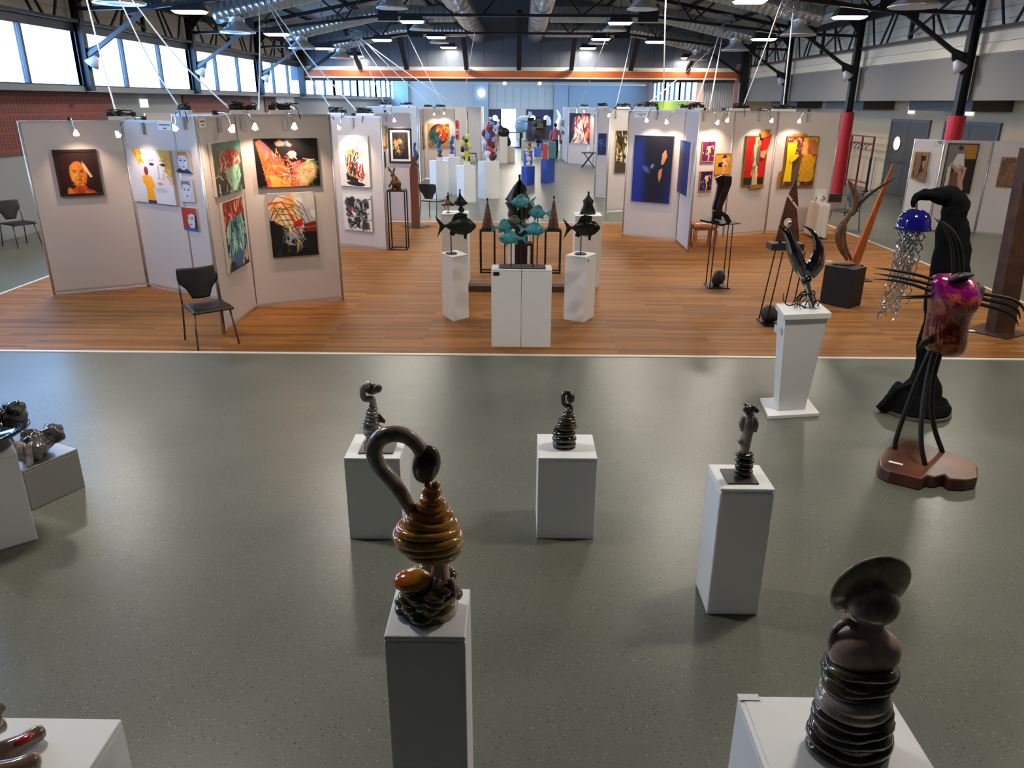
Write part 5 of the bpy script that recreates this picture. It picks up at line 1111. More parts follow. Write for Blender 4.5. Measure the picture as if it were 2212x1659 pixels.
# ------------------------------------------------------------------ fish
def fish_mesh(L, h, th, black=False):
    """fish in local xz plane, head at +x"""
    b = MB(); n = 14; st = []
    prof = [(-.34, .05), (-.26, .10), (-.12, .30), (.05, .44), (.22, .45), (.36, .32), (.46, .14), (.5, .03)]
    for x, hh in prof:
        for j in range(n):
            a = 2*math.pi*j/n; st.append((x*L, math.cos(a)*hh*th, math.sin(a)*hh*h))
    fs = [(i*n+j, i*n+(j+1) % n, (i+1)*n+(j+1) % n, (i+1)*n+j) for i in range(len(prof)-1) for j in range(n)]+[tuple(range(n)), tuple((len(prof)-1)*n+j for j in range(n))]
    b.add(st, fs); return b
def fish(label, ctr, L, h, flip, mat, base, rod_mat, disc=None, yaw=0.0, black=False, group=None):
    t = thing('fish_sculpture', label, 'sculpture', base, group=group); ctr = Vector(ctr); s = -1 if flip else 1
    rz = Matrix.Rotation(yaw, 3, 'Z')
    def W(m):
        m.v = [tuple(ctr+rz@Vector((v[0]*s, v[1], v[2]))) for v in m.v]; return m
    bd = W(fish_mesh(L, h, .09 if not black else .12)).build('body', mat, t, smooth=True)
    W(MB().prism([(-.30*L, .02*h), (-.30*L, -.06*h), (-.42*L, -.30*h), (-.52*L, -.62*h if black else -.4*h), (-.44*L, -.02*h), (-.56*L, .5*h if black else .38*h), (-.40*L, .2*h)], .012)).build('tail', mat, t)
    W(MB().prism([(-.14*L, .28*h), (-.06*L, .56*h), (.06*L, .66*h), (.26*L, .58*h if black else .5*h), (.26*L, .40*h), (.05*L, .40*h)], .012)).build('dorsal_fin', mat, t)
    W(MB().prism([(.16*L, -.38*h), (.26*L, -.36*h), (.24*L, -.66*h), (.18*L, -.62*h)], .012)).build('belly_fin', mat, t)
    W(MB().prism([(-.16*L, -.2*h), (-.02*L, -.36*h), (-.1*L, -.5*h), (-.2*L, -.4*h)], .012)).build('belly_fin', mat, t)
    e_ = W(MB().ell((.36*L, -.07, .08*h), .012, 8, 6)); e_.build('eye', M('dark eye', (.01, .01, .01), .3), bd)
    MB().tube([base, (base[0], base[1], ctr.z-.15*h)], .007, 6).build('rod', rod_mat, t)
    if disc: MB().lathe([(disc, base[2]+.002), (disc, base[2]+.012), (disc*.9, base[2]+.016)], 24, (base[0], base[1], 0)).build('disc_base', rod_mat, t)
ROD = M('rust brown rod', rgb(70, 40, 28), .5, .3)
BFM = M2('black green patina bronze', [(.35, (.008, .010, .010)), (.65, (.03, .035, .032))], 20, .35, .4, bump=.3)
BFM2 = M2('glossy black cast metal', [(.35, (.006, .006, .006)), (.7, (.05, .045, .04))], 24, .2, .5, bump=.4)
BLF = M2('turquoise patina', [(.3, rgb(40, 112, 124)), (.5, rgb(70, 158, 170)), (.72, rgb(104, 186, 192))], 22, .5, bump=.2)
GRF = M2('grey green patina', [(.3, rgb(50, 62, 58)), (.7, rgb(104, 112, 104))], 22, .5, bump=.2)
b0 = G(975, 548, .85); fish('black bronze fish with solid tail on a rod over white pedestal', AY(987, 488, b0.y), .50, .26, False, BFM, (b0.x, b0.y, .85), BLACK, .075, black=True)
b0 = G(1254, 549, .86); fish('black pierced metal fish on a rod over white pedestal', AY(1258, 492, b0.y), .46, .25, False, BFM2, (b0.x, b0.y, .86), BLACK, .075, black=True)
tag(MB().bx(-.235, .30, 8.54, 8.76, .921, .933).build('fish_plate', M('dark brown steel plate', rgb(52, 40, 38), .5)), 'dark brown plate on the white boxes holding the fish rods', 'plate')
for k, (px, py, L, flip, mat, by, lab, bpx) in enumerate(((1130, 436, .30, True, BLF, 8.74, 'turquoise fish highest of the group', 1125), (1166, 460, .26, True, BLF, 8.73, 'turquoise fish with raised tail beside the darker cone figure', 1160), (1086, 490, .29, False, BLF, 8.72, 'turquoise fish beside the rough brown cone figure', 1090), (1115, 478, .23, True, GRF, 8.75, 'grey green fish in the middle of the group', 1116), (1150, 496, .31, False, BLF, 8.60, 'turquoise fish with its head towards the darker cone figure, on a short rod', 1151), (1107, 515, .33, True, BLF, 8.59, 'turquoise fish, lowest of the blue fish group', 1104))):
    c = AY(px, py, by); fish(lab, c, L, .14 if k != 3 else .11, flip, mat, (AY(bpx, 570, by).x, by, .933), ROD, yaw=(.5, -.3, .5, 0, -.2, .1)[k])
tag(MB().prism([(-.03, -.018), (.03, -.018), (.034, -.01), (.034, .018), (.028, .024), (-.028, .024), (-.034, .018), (-.034, -.01)], .002, AY(1072, 592, 8.497)).build('black_label', M('black label', (.01, .01, .01), .4)), 'black rounded label stuck on the front of a fish box', 'label')
c_ = AY(1069, 577, 8.6); tag(MB().bx(-.30, -.19, 8.53, 8.60, .921, .924).build('price_card', PAPER), 'small white price card on top of the fish boxes', 'card')
tag(MB().tube([AY(1269, 563, 9.64), AY(1269, 563, 9.635)], .018, 16).build('round_sticker', M('black sticker', (.015, .015, .015), .4)), 'round black sticker on the pierced fish pedestal', 'sticker')

# ------------------------------------------------------------------ small dark figures in the centre
RUST = M2('rust brown patina', [(.3, rgb(70, 42, 30)), (.55, rgb(110, 72, 52)), (.75, rgb(140, 104, 82))], 18, .7, bump=.3)
BRZ = M2('brown bronze', [(.3, rgb(60, 36, 18)), (.6, rgb(130, 84, 44)), (.8, rgb(176, 124, 70))], 14, .35, .6)
DKB = M2('black bronze', [(.35, (.006, .006, .006)), (.7, (.028, .025, .022))], 14, .35, .5, bump=.2)
def frame_stand(label, x0, x1, y0, y1, h, th=.025, mat=BLACK, group=None, shelf=None):
    t = thing('frame_stand', label, 'stand', ((x0+x1)/2, (y0+y1)/2, 0), group=group)
    for x in (x0, x1):
        for y in (y0, y1): MB().bx(x-th/2, x+th/2, y-th/2, y+th/2, 0, h-th).build('leg', mat, t)
    for z in (th/2, h-th/2):
        for a, b in (((x0, y0), (x1, y0)), ((x0, y1), (x1, y1)), ((x0, y0), (x0, y1)), ((x1, y0), (x1, y1))):
            MB().bar((a[0], a[1], z), (b[0], b[1], z), th).build('rail', mat, t)
    MB().bx(x0, x1, y0, y1, h, h+.01).build('top_plate', mat, t)
    return t
def cone_fig(label, x, y, z, H, r):
    t = thing('cone_figure', label, 'sculpture', (x, y, z))
    MB().lathe([(r*.9, z+.001), (r, z+.02), (r*.55, z+H*.5), (r*.2, z+H*.82), (r*.12, z+H*.9)], 16, (x, y, 0), 1, .6).build('robe', RUST, t, smooth=True)
    MB().ell((x, y, z+H*.96), (r*.17, r*.17, r*.3), 10, 8).build('head', DKB, t, smooth=True); MB().bx(x-r*1.0, x+r*1.0, y-r*.6, y+r*.6, z, z+.008).build('foot_plate', DKB, t)
for k, (a, b_, lab, clab, ht) in enumerate(((1038, 1068, 'black frame stand under the rough brown cone figure', 'rough brown cone figure with tiny head, nearer the solid black fish', 430), (1178, 1210, 'black frame stand under the darker cone figure', 'darker brown cone figure with tiny head, nearer the pierced fish', 425))):
    y = 12.6; x0, x1 = AY(a, 560, y).x, AY(b_, 560, y).x; zt = AY(a, 497, y).z
    frame_stand(lab, x0, x1, y, y+.22, zt); cone_fig(clab, (x0+x1)/2, y+.11, zt+.01, AY(a, ht, y+.1).z-zt, .095)
# large cloaked figure on black monolith
y = 12.3; t = thing('cloaked_figure', 'large black bronze cloaked figure on a tall black slab', 'sculpture', (AY(1125, 600, y).x, y, .0)); pl = lambda px, py, d=0: AY(px, py, y+d)
MB().bx(pl(1112, 560).x, pl(1139, 560).x, y-.12, y+.12, .0, pl(1120, 487).z).build('slab', BLACK, t)
MB().bx(pl(1095, 490).x, pl(1150, 490).x, y-.15, y+.15, pl(1120, 489).z-.02, pl(1120, 486).z).build('shelf', BLACK, t)
def cloak(side):
    out = [(1122, 388), (1110, 402), (1096, 425), (1091, 432), (1096, 436), (1091, 440), (1095, 446), (1100, 455), (1097, 466), (1100, 474), (1112, 478), (1120, 484)] if side < 0 else [(1124, 388), (1136, 402), (1138, 412), (1136, 417), (1142, 428), (1146, 440), (1153, 450), (1150, 462), (1144, 472), (1134, 478), (1130, 482), (1120, 484)]
    b = MB(); pts = [pl(q[0], q[1]) for q in out]; ax = [pl(1122, q[1]) for q in out]
    n = 10; vs = []
    for i, (q, a) in enumerate(zip(pts, ax)):
        for j in range(n+1):
            f = j/n; w_ = a.lerp(q, f); w_ = w_+Vector((0, -.10*math.sin(f*3.1)*min(1, i/4)+.12*f*f*min(1, i/4)+.03*math.sin(i*1.7+f*5), 0)); vs.append(w_)
    b.add(vs, [(i*(n+1)+j, i*(n+1)+j+1, (i+1)*(n+1)+j+1, (i+1)*(n+1)+j) for i in range(len(out)-1) for j in range(n)]); return b
cloak(-1).build('cloak_half', DKB, t, smooth=True, solid=.012); cloak(1).build('cloak_half', DKB, t, smooth=True, solid=.012)
MB().tube([pl(1123, 390), pl(1122.5, 384), pl(1122.5, 380), pl(1122.5, 377)], [.02, .014, .022, .018], 10).build('head', DKB, t, smooth=True)
frame_stand('low black frame stand behind the blue fish group', AY(1135, 560, 11.2).x, AY(1148, 560, 11.2).x, 11.2, 11.4, .74)
tag(MB().bx(AY(1000, 615, 11.35).x, AY(1243, 615, 11.35).x, 11.25, 11.45, 0.004, .09).build('floor_beam', M('dark brown beam', rgb(74, 56, 44), .6)), 'long low dark brown beam on the parquet behind the fish', 'beam')
# small dancers and cloaked figure on the tall rear pedestals
z = 1.10; y = 11.85
x = AY(968, 455, y).x; t = thing('mermaid_figure', 'small bronze dancer with spread skirt on a thin rod', 'sculpture', (x, y, z))
MB().tube([(x, y, z), (x, y, z+.12)], .006, 6).build('rod', DKB, t); MB().bx(x-.03, x+.03, y-.03, y+.03, z, z+.006).build('foot', DKB, t)
MB().lathe([(.015, z+.22), (.03, z+.18), (.06, z+.14), (.085, z+.11), (.07, z+.115)], 18, (x, y, 0), 1.2, .6, lambda a, zz: 1+.2*math.sin(5*a)).build('skirt', BRZ, t, smooth=True)
MB().tube([(x, y, z+.2), (x, y, z+.25), (x+.005, y, z+.27)], [.016, .02, .01], 10).ell((x+.005, y, z+.29), .016, 10, 8).tube([(x+.01, y, z+.25), (x+.05, y, z+.27), (x+.06, y, z+.30)], .006, 6).tube([(x-.01, y, z+.25), (x-.04, y, z+.22)], .006, 6).build('upper_body', DKB, t, smooth=True)
x = AY(994, 455, y).x; t = thing('ball_gown_figure', 'small black figure in a swirling gown with a round foot', 'sculpture', (x, y, z))
MB().ell((x+.02, y, z+.05), (.05, .05, .05)).build('foot_ball', DKB, t, smooth=True); MB().lathe([(.03, z+.1), (.07, z+.12), (.09, z+.15), (.05, z+.21), (.02, z+.26)], 18, (x, y, 0), 1.2, .7, lambda a, zz: 1+.14*math.sin(3*a+1)).build('gown', DKB, t, smooth=True)
MB().tube([(x, y, z+.25), (x, y, z+.31)], [.022, .012], 10).ell((x, y, z+.335), (.014, .014, .024), 10, 8).build('upper_body', DKB, t, smooth=True)
y = 11.8; x = AY(1270, 455, y).x; t = thing('small_cloaked_figure', 'small black cloaked figure with spiky shoulders', 'sculpture', (x, y, z))
MB().lathe([(.11, z+.002), (.10, z+.06), (.07, z+.14), (.075, z+.2), (.03, z+.26), (.015, z+.29)], 18, (x, y, 0), 1, .6, lambda a, zz: 1+.16*math.sin(4*a+zz*30)).build('cloak', DKB, t, smooth=True); MB().ell((x, y, z+.315), (.018, .018, .028), 10, 8).build('head', DKB, t, smooth=True)

# ------------------------------------------------------------------ hare stand, brown column, left middle
x0, x1 = G(840, 541).x, G(872, 541).x; y = 14.62
ST = M('dark brown steel frame', rgb(52, 40, 34), .4, .5)
frame_stand('tall thin dark frame stand under the bronze hare', x0+.02, x1+.06, y, y+.3, 1.13, .022, ST)
cx_ = (x0+x1)/2+.04; z = 1.14; t = thing('hare_figure', 'bronze hare sitting up with long ears on the frame stand', 'sculpture', (cx_, y+.15, z)); q = lambda px, py: AY(px, py, y+.15)
s = (q(861, 400)-q(860, 400)).length
b = MB().tube(bez([q(856, 400), q(853, 388), q(849, 378)], 5), [9*s, 10*s, 10*s, 9*s, 9*s, 8*s, 7*s, 6*s, 5*s, 4*s, 4*s], 12).ell(q(858, 398), (9*s, 8*s, 11*s)).ell(q(848, 377), (5*s, 5*s, 6*s)); b.build('body', BRZ, t, smooth=True, remesh=.012)
for a in (((847, 373), (841, 367), (838, 361)), ((849, 373), (852, 365), (852, 360))): MB().tube([q(*v) for v in a], [1.5*s, 2.5*s, .8*s], 8).build('ear', BRZ, t, smooth=True)
for a in (((852, 402), (846, 409), (842, 412)), ((860, 404), (866, 408), (870, 412)), ((846, 392), (842, 400), (840, 404)), ((850, 400), (848, 406), (846, 412))): MB().tube([q(*v) for v in a], [2.6*s, 2.2*s, 1.8*s], 8).build('leg', BRZ, t, smooth=True)
q = lambda px, py: AY(px, py, 17.6)
t = thing('brown_column', 'square rust brown column on a green base plate', 'pedestal', (q(897, 480).x, 17.6, 0))
MB().bx(q(890, 470).x, q(906, 470).x, 17.5, 17.7, .005, 1.32).build('shaft', M('rust brown paint', rgb(120, 66, 40), .6), t); MB().lathe([(.28, .005), (.28, .02)], 6, (q(898, 480).x, 17.6, 0), 1.2, 1).build('foot_plate', M('dark green plate', rgb(36, 70, 60), .5), t)
t = thing('wedge_figure', 'small dark wedge-like metal figure on the brown column', 'sculpture', (q(897, 400).x, 17.6, 1.325))
MB().prism([(-.10, 0), (.10, 0), (.0, .18), (.03, .22), (-.1, .24), (-.06, .16)], .06, (q(898, 400).x, 17.6, 1.325)).build('wedge', RUST, t)
q = lambda px, py: AY(px, py, 20.5)
t = thing('blue_bird_figure', 'tall slim blue-grey figure on the wedge column by the long panel', 'sculpture', (q(897, 352).x, 20.5, 0)); MB().bx(q(893, 400).x, q(900, 400).x, 20.45, 20.6, .0, q(897, 355).z).build('post', BLACK, t)
bl = M('blue grey bronze', rgb(60, 76, 110), .35, .4); s = .0125
MB().tube(bez([q(896, 354), q(898, 343), q(899, 334), q(895, 322), q(896, 313)], 4), lerpr([.02, .06, .07, .03, .03], 0, 17), 10).ell(q(896, 311), (.04, .04, .045)).build('body', bl, t, smooth=True)
# ------------------------------------------------------------------ chrome plant on the flared podium
a, b, c, d = G(1676, 655, .98), G(1768, 652, .98), G(1797, 676, .98), G(1694, 680, .98)
ctr = (a+b+c+d)/4; ctr.z = 0
def sc(cs, f, z): return [Vector((ctr.x+(q.x-ctr.x)*f, ctr.y+(q.y-ctr.y)*f, z)) for q in cs]
def frus(cs, f0, z0, f1, z1):
    k = 4; vs = sc(cs, f0, z0)+sc(cs, f1, z1); return MB().add(vs, [(3, 2, 1, 0), (4, 5, 6, 7)]+[(i, (i+1) % 4, 4+(i+1) % 4, 4+i) for i in range(4)])
cs = [a, b, c, d]
t = thing('flared_podium', 'white podium flaring upwards, on a foot plate with overhanging top', 'pedestal', ctr)
frus(cs, 1, .93, 1, .98).build('top_board', PEDW, t, bevel=.003); frus(cs, .60, .035, .90, .93).build('shaft', PEDW, t, bevel=.003); frus(cs, 1.12, .002, 1.12, .035).build('foot_plate', PEDW, t, bevel=.003)
pc = sc(cs, .895, .88); MB().bx(0, .01, 0, .01, 0, .01)
CHR = M('dark chrome', (.32, .33, .35), .06, 1.0); DCH = M('blackened steel tendril', (.03, .03, .032), .25, .8)
p = Pl(6.64, (2.62, 6.64, .98)); t = thing('chrome_plant', 'chrome plant sculpture with two curved leaves and black roots', 'sculpture', (AY(1752, 668, 6.64).x, 6.64, .98))
def leaf(nm, pts, rp, sy, mat=CHR): ptube(p, pts, rp, 14, 6, sy).build(nm, mat, t, smooth=True)
leaf('leaf', [(1740, 604), (1728, 576), (1716, 545), (1706, 518), (1696, 502), (1681, 488)], [6, 15, 15, 10, 5, .6], .5)
leaf('leaf', [(1736, 598), (1748, 590), (1762, 570), (1768, 545), (1764, 520), (1754, 500), (1734, 487)], [5, 17, 19, 13, 8, 4, .6], .5)
leaf('inner_leaf', [(1724, 548), (1716, 528), (1707, 508), (1700, 490)], [3, 5, 5, 2], .6)
leaf('stem', [(1738, 596), (1742, 612), (1748, 635), (1754, 664)], [8, 8, 6, 6], 1)
c0 = p(1742, 604); s = p.m(1742, 604); MB().tube([p(1740, 600), p(1743, 608)], 11*s, 14).build('collar', DCH, t, smooth=True)
r_ = random.Random(31)
for k in range(13):
    a0 = p(1750+r_.uniform(-4, 6), 640+r_.uniform(-5, 20)); ang = r_.uniform(0, 6.28); pts = [a0]; L_ = r_.uniform(.08, .17)
    for j in range(1, 5): pts.append(Vector((a0.x+math.cos(ang+j*.35)*L_*j/4, a0.y+math.sin(ang+j*.35)*L_*j/4*.7, max(.988, a0.z+math.sin(j*.9)*.06-j*.02))))
    ptsb = bez(pts, 5); MB().tube(ptsb, lerpr([.008, .006, .005, .002], 0, len(ptsb)), 6).build('root', DCH, t, smooth=True)
ptsb = bez([p(1692, 634), p(1693, 650), p(1704, 660), p(1722, 656), p(1738, 664), p(1752, 668)], 6); MB().tube(ptsb, lerpr([.003, .006, .007], 0, len(ptsb)), 6).build('long_tendril', DCH, t, smooth=True)
tag(MB().box((sc(cs, .82, 0)[3]+Vector((-.028, .12, .80))), (.002, .12, .07), R(9)).build('name_card', PAPER), 'small printed card on the side of the flared podium', 'card')

# ------------------------------------------------------------------ rod stands with stones: S-blade and sail
def rod_stand(label, cx, cy, w, h, lean=0.0, slab=None, top=.05):
    t = thing('rod_stand', label, 'stand', (cx, cy, 0))
    MB().bx(cx-w/2-.03, cx+w/2+.03, cy-w/2-.03, cy+w/2+.03, .004, .02).build('foot_plate', BLACK, t)
    for sx in (-1, 1):
        for sy in (-1, 1): MB().tube([(cx+sx*w/2, cy+sy*w/2, .02), (cx+sx*w/2*.92+lean, cy+sy*w/2*.92, h)], .009, 8).build('rod', BLACK, t, smooth=True)
    return t
STONE = M2('black stone', [(.3, (.008, .008, .008)), (.7, (.035, .035, .033))], 20, .6, bump=.4)
def stone(label, c, r, rot=0.0):
    o = MB().ell(c, r, 16, 10, Matrix.Rotation(rot, 3, 'Y')).build('stone', STONE, None, smooth=True, disp=(.04, .12)); tag(o, label, 'stone')
cx_, cy_ = 3.10, 11.72; q = lambda px, py, d=0: AY(px, py, cy_+d)
rod_stand('thin black rod stand under the dark S-shaped blade sculpture', cx_, cy_, .27, 1.0)
stone('round black stone lying in the foot of the blade sculpture stand', (q(1551, 604).x, cy_, .14), (.10, .10, .13), .3)
t = thing('blade_sculpture', 'dark wood and steel S-shaped blades on a jagged black slab', 'sculpture', (cx_, cy_, 1.0))
MB().add([q(1512, 474, -.1), q(1560, 484, -.16), q(1577, 480, -.1), q(1574, 474, .12), q(1528, 466, .14), q(1512, 478, -.1), q(1560, 489, -.16), q(1577, 484, -.1), q(1574, 478, .12), q(1528, 470, .14)], [(0, 1, 2, 3, 4), (9, 8, 7, 6, 5)]+[(i, (i+1) % 5, 5+(i+1) % 5, 5+i) for i in range(5)]).build('slab', BLACK, t)
MB().add([q(1570, 472, .16), q(1600, 482, 0), q(1568, 484, -.1), q(1570, 474, .16), q(1600, 484, 0), q(1568, 486, -.1)], [(0, 1, 2), (5, 4, 3), (0, 3, 4, 1), (1, 4, 5, 2), (2, 5, 3, 0)]).build('thin_plate', M('brown steel plate', rgb(86, 60, 40), .5), t)
DW = M2('dark stained wood', [(.35, rgb(26, 18, 16)), (.65, rgb(58, 40, 36))], 8, .35, stretch=(6, 6, 1))
def blade(nm, out, th, d, mat=DW):
    o = q(1550, 440); MB().prism([(q(*v).x-o.x, q(*v).z-o.z) for v in out], th, (o.x, cy_+d, o.z)).build(nm, mat, t)
blade('blade', [(1561, 378), (1578, 380), (1577, 396), (1568, 420), (1558, 444), (1555, 474), (1546, 473), (1546, 450), (1552, 426), (1563, 402)], .1, -.04)
blade('blade', [(1546, 385), (1561, 378), (1563, 402), (1552, 426), (1546, 450), (1546, 473), (1540, 472), (1540, 448), (1547, 422), (1551, 400)], .08, .03)
blade('foot_arc', [(1534, 454), (1540, 452), (1556, 454), (1568, 462), (1575, 476), (1566, 481), (1560, 468), (1550, 461), (1535, 458)], .06, -.12, BLACK)
cx_, cy_ = 3.42, 9.62; q = lambda px, py, d=0: AY(px, py, cy_+d)
rod_stand('thin black rod stand under the rusty sail sculpture', q(1671, 700).x, cy_, .3, AY(1690, 540, cy_).z, .09)
stone('black stone lying in the foot of the sail sculpture stand', (q(1668, 700).x-.04, cy_, .13), (.13, .13, .11))
zt = q(1690, 538).z; t = thing('sail_sculpture', 'rusty steel sail with a round hole and split tip on black block', 'sculpture', (q(1696, 530).x, cy_, zt))
MB().bx(q(1661, 530).x, q(1731, 530).x, cy_-.11, cy_+.11, zt, q(1690, 524).z).build('block', M('black wood block', (.02, .018, .018), .5), t); zt2 = q(1690, 524).z
RS = M2('rusted steel', [(.3, rgb(62, 34, 26)), (.6, rgb(104, 58, 42)), (.8, rgb(130, 78, 58))], 7, .6, .3, bump=.1)
def sail(nm, out, hole=None):
    o = q(1700, 470); pts = [(q(*v).x-o.x, q(*v).z-o.z) for v in out]
    b = MB().prism(pts, .03, (o.x, cy_, o.z)).build(nm, RS, t)
    return b, o
# main sail with a hole: outer loop bridged to the hole loop
o = q(1700, 470); outer = [(q(*v).x-o.x, q(*v).z-o.z) for v in ((1674, 521), (1726, 521), (1721, 452), (1701, 424))]
hc = (q(1702, 480).x-o.x, q(1702, 480).z-o.z); hr = .055; n = 24; vs = []; fs = []
import bmesh
bm = bmesh.new(); th = .03
def rim(f): # point on the quad outline along direction from the hole centre
    dx, dz = math.cos(f), math.sin(f); best = 9
    for i in range(4):
        x1, z1 = outer[i]; x2, z2 = outer[(i+1) % 4]; ex, ez = x2-x1, z2-z1; den = dx*ez-dz*ex
        if abs(den) < 1e-9: continue
        tt = ((x1-hc[0])*ez-(z1-hc[1])*ex)/den; uu = ((x1-hc[0])*dz-(z1-hc[1])*dx)/den
        if tt > 0 and -1e-6 <= uu <= 1+1e-6: best = min(best, tt)
    return (hc[0]+dx*best, hc[1]+dz*best)
angs = sorted([2*math.pi*k/n for k in range(n)]+[math.atan2(v[1]-hc[1], v[0]-hc[0]) % (2*math.pi) for v in outer]); k = len(angs)
V = []
for y_ in (-th/2, th/2):
    for a_ in angs:
        x_, z_ = rim(a_); V.append((o.x+x_, cy_+y_, o.z+z_)); V.append((o.x+hc[0]+math.cos(a_)*hr, cy_+y_, o.z+hc[1]+math.sin(a_)*hr))
F = []
for i in range(k):
    j = (i+1) % k; F += [(2*i, 2*j, 2*j+1, 2*i+1), (2*k+2*i+1, 2*k+2*j+1, 2*k+2*j, 2*k+2*i), (2*i, 2*k+2*i, 2*k+2*j, 2*j), (2*i+1, 2*j+1, 2*k+2*j+1, 2*k+2*i+1)]
MB().add(V, F).build('sail', RS, t)
sail('sail_tip', [(1704, 419), (1720, 381), (1724, 447)])
MB().tube([q(1712, 436), q(1716, 428)], .008, 6).build('pin', CHROME, t); MB().bar(q(1685, 520, -.02), q(1685, 525, -.02), .03).build('pin', BLACK, t)
MB().ell(q(1706, 484, 0), (.03, .02, .05), 12, 8).build('hole_ball', CHROME, t, smooth=True)

# ------------------------------------------------------------------ twisted wood on black box, leaning plank
A, B_ = G(1771, 655), G(1832, 668); dd = (B_-A); dd.z = 0; L_ = dd.length; dd.normalize(); nn = Vector((-dd.y, dd.x, 0)); A = B_-dd*.44
ped('black box pedestal with the twisted driftwood on it', [A, B_, B_+nn*.34, A+nn*.34], .56, M('matt black box', (.008, .008, .008), .6), lid=False, z0=.004)
cy_ = 10.78; q = lambda px, py, d=0: AY(px, py, cy_+d); zt = .56; s = (q(1831, 500)-q(1830, 500)).length
t = thing('driftwood_sculpture', 'twisting driftwood limbs rising from an oval wood base', 'sculpture', (q(1828, 568).x, cy_, zt))
DRW = M2('brown driftwood', [(.3, rgb(70, 44, 28)), (.55, rgb(122, 84, 56)), (.75, rgb(150, 112, 82))], 5, .55, bump=.3, stretch=(8, 8, 1.5))
bx0 = q(1822, 567); MB().lathe([(.1, .561), (.11, .57), (.1, .585)], 24, (bx0.x, cy_-.02, 0), 1.5, .8).build('oval_base', DRW, t, smooth=True)
MB().tube(bez([q(1830, 562), q(1818, 535), q(1812, 508), q(1818, 488), q(1832, 468), q(1843, 450)], 6), lerpr([3*s, 8*s, 9*s, 9*s, 6*s, 4*s], 0, 31), 12).build('limb', DRW, t, smooth=True)
MB().tube(bez([q(1839, 466), q(1846, 446), q(1848, 424), q(1841, 404), q(1831, 387)], 6), lerpr([5*s, 6*s, 7*s, 6*s, 2*s], 0, 25), 12).build('limb', DRW, t, smooth=True)
MB().tube(bez([q(1839, 562, .05), q(1826, 530, .05), q(1824, 505, .05), q(1828, 488, .03)], 6), lerpr([3*s, 4*s, 4*s, 2*s], 0, 19), 10).build('limb', DRW, t, smooth=True)
MB().tube(bez([q(1843, 462), q(1856, 440), q(1878, 420), q(1904, 402), q(1934, 384)], 6), lerpr([4*s, 5*s, 3.5*s, 3*s, 1*s], 0, 25), 10).build('dark_branch', M('dark branch', rgb(46, 36, 32), .6), t, smooth=True)
for px, py in ((1791, 564),): tag(MB().box(G(px, py, .5635), (.09, .05, .002)).build('title_card', PAPER), 'small white card on the black box beside the driftwood', 'card')
t = thing('leaning_plank', 'tall orange wood plank leaning on a steel foot', 'sculpture', G(1850, 606)); OW = M2('orange varnished wood', [(.3, rgb(150, 76, 30)), (.7, rgb(190, 108, 48))], 3, .35, stretch=(10, 10, 1))
y0 = G(1850, 606).y; b0, b1 = AY(1832, 600, y0), AY(1930, 354, y0+.1)
u = (b1-b0).normalized(); sx = Vector((u.z, 0, -u.x)).normalized()
MB().add([b0-sx*.075+Vector((0, -.07, 0)), b0+sx*.075+Vector((0, -.07, 0)), b0+sx*.075+Vector((0, .07, 0)), b0-sx*.075+Vector((0, .07, 0)), b1-sx*.012+Vector((0, -.012, 0)), b1+sx*.012+Vector((0, -.012, 0)), b1+sx*.012+Vector((0, .012, 0)), b1-sx*.012+Vector((0, .012, 0))], [(3, 2, 1, 0), (4, 5, 6, 7), (0, 1, 5, 4), (1, 2, 6, 5), (2, 3, 7, 6), (3, 0, 4, 7)]).build('plank', OW, t)
f0 = G(1850, 604); MB().bx(f0.x-.25, f0.x+.18, y0-.12, y0+.12, .004, .02).bar((f0.x-.1, y0-.02, .02), (f0.x+.02, y0-.02, .26), .04).build('steel_foot', M('dark steel', (.06, .06, .065), .4, .7), t)

# ------------------------------------------------------------------ glossy torso with claws on a wood slab
cy_ = 5.55; t = thing('torso_sculpture', 'glossy purple and orange torso with black claw rods on a wood slab', 'sculpture', (3.3, 5.5, 0)); p = Pl(cy_, (3.3, 5.5, 0))
out = [(1899, 990), (1912, 968), (1938, 957), (1960, 950), (1992, 952), (2022, 966), (2060, 978), (2092, 988), (2112, 1008), (2113, 1030), (2085, 1036), (2052, 1034), (2040, 1024), (2018, 1030), (2004, 1026), (1990, 1034), (1958, 1026), (1922, 1018), (1901, 1006)]
zs = .10; top_ = [G(x_, y_, zs) for x_, y_ in out]; k = len(top_); SLAB = M2('polished wood slab', [(.3, rgb(70, 40, 28)), (.55, rgb(110, 66, 46)), (.75, rgb(134, 86, 62))], 3, .35, bump=.1)
MB().add([v for v in top_]+[Vector((v.x, v.y, .002)) for v in top_], [tuple(range(k)), tuple(range(2*k-1, k-1, -1))]+[(i, k+i, k+(i+1) % k, (i+1) % k) for i in range(k)]).build('wood_slab', SLAB, t, bevel=.012)
MB().box(G(1935, 1000, .101), (.1, .03, .002), R(-35)).build('title_card', PAPER, t)
CLAW = M('matt black rod', (.012, .012, .013), .5)
for pts in ([(1933, 970), (1936, 948), (1950, 905), (1980, 825), (2012, 752)], [(1998, 1004), (1990, 960), (1991, 900), (2000, 830), (2018, 750)], [(2036, 976), (2020, 930), (2012, 880), (2016, 820), (2034, 752)]):
    b0 = G(*pts[0], zs); w_ = [Vector((b0.x, b0.y, zs))]+[AY(v[0], v[1], b0.y+(cy_-b0.y)*f) for v, f in zip(pts[1:], (.1, .35, .7, 1))]; cur = bez(w_, 6)
    MB().tube(cur, .019, 10).build('leg_rod', CLAW, t, smooth=True)
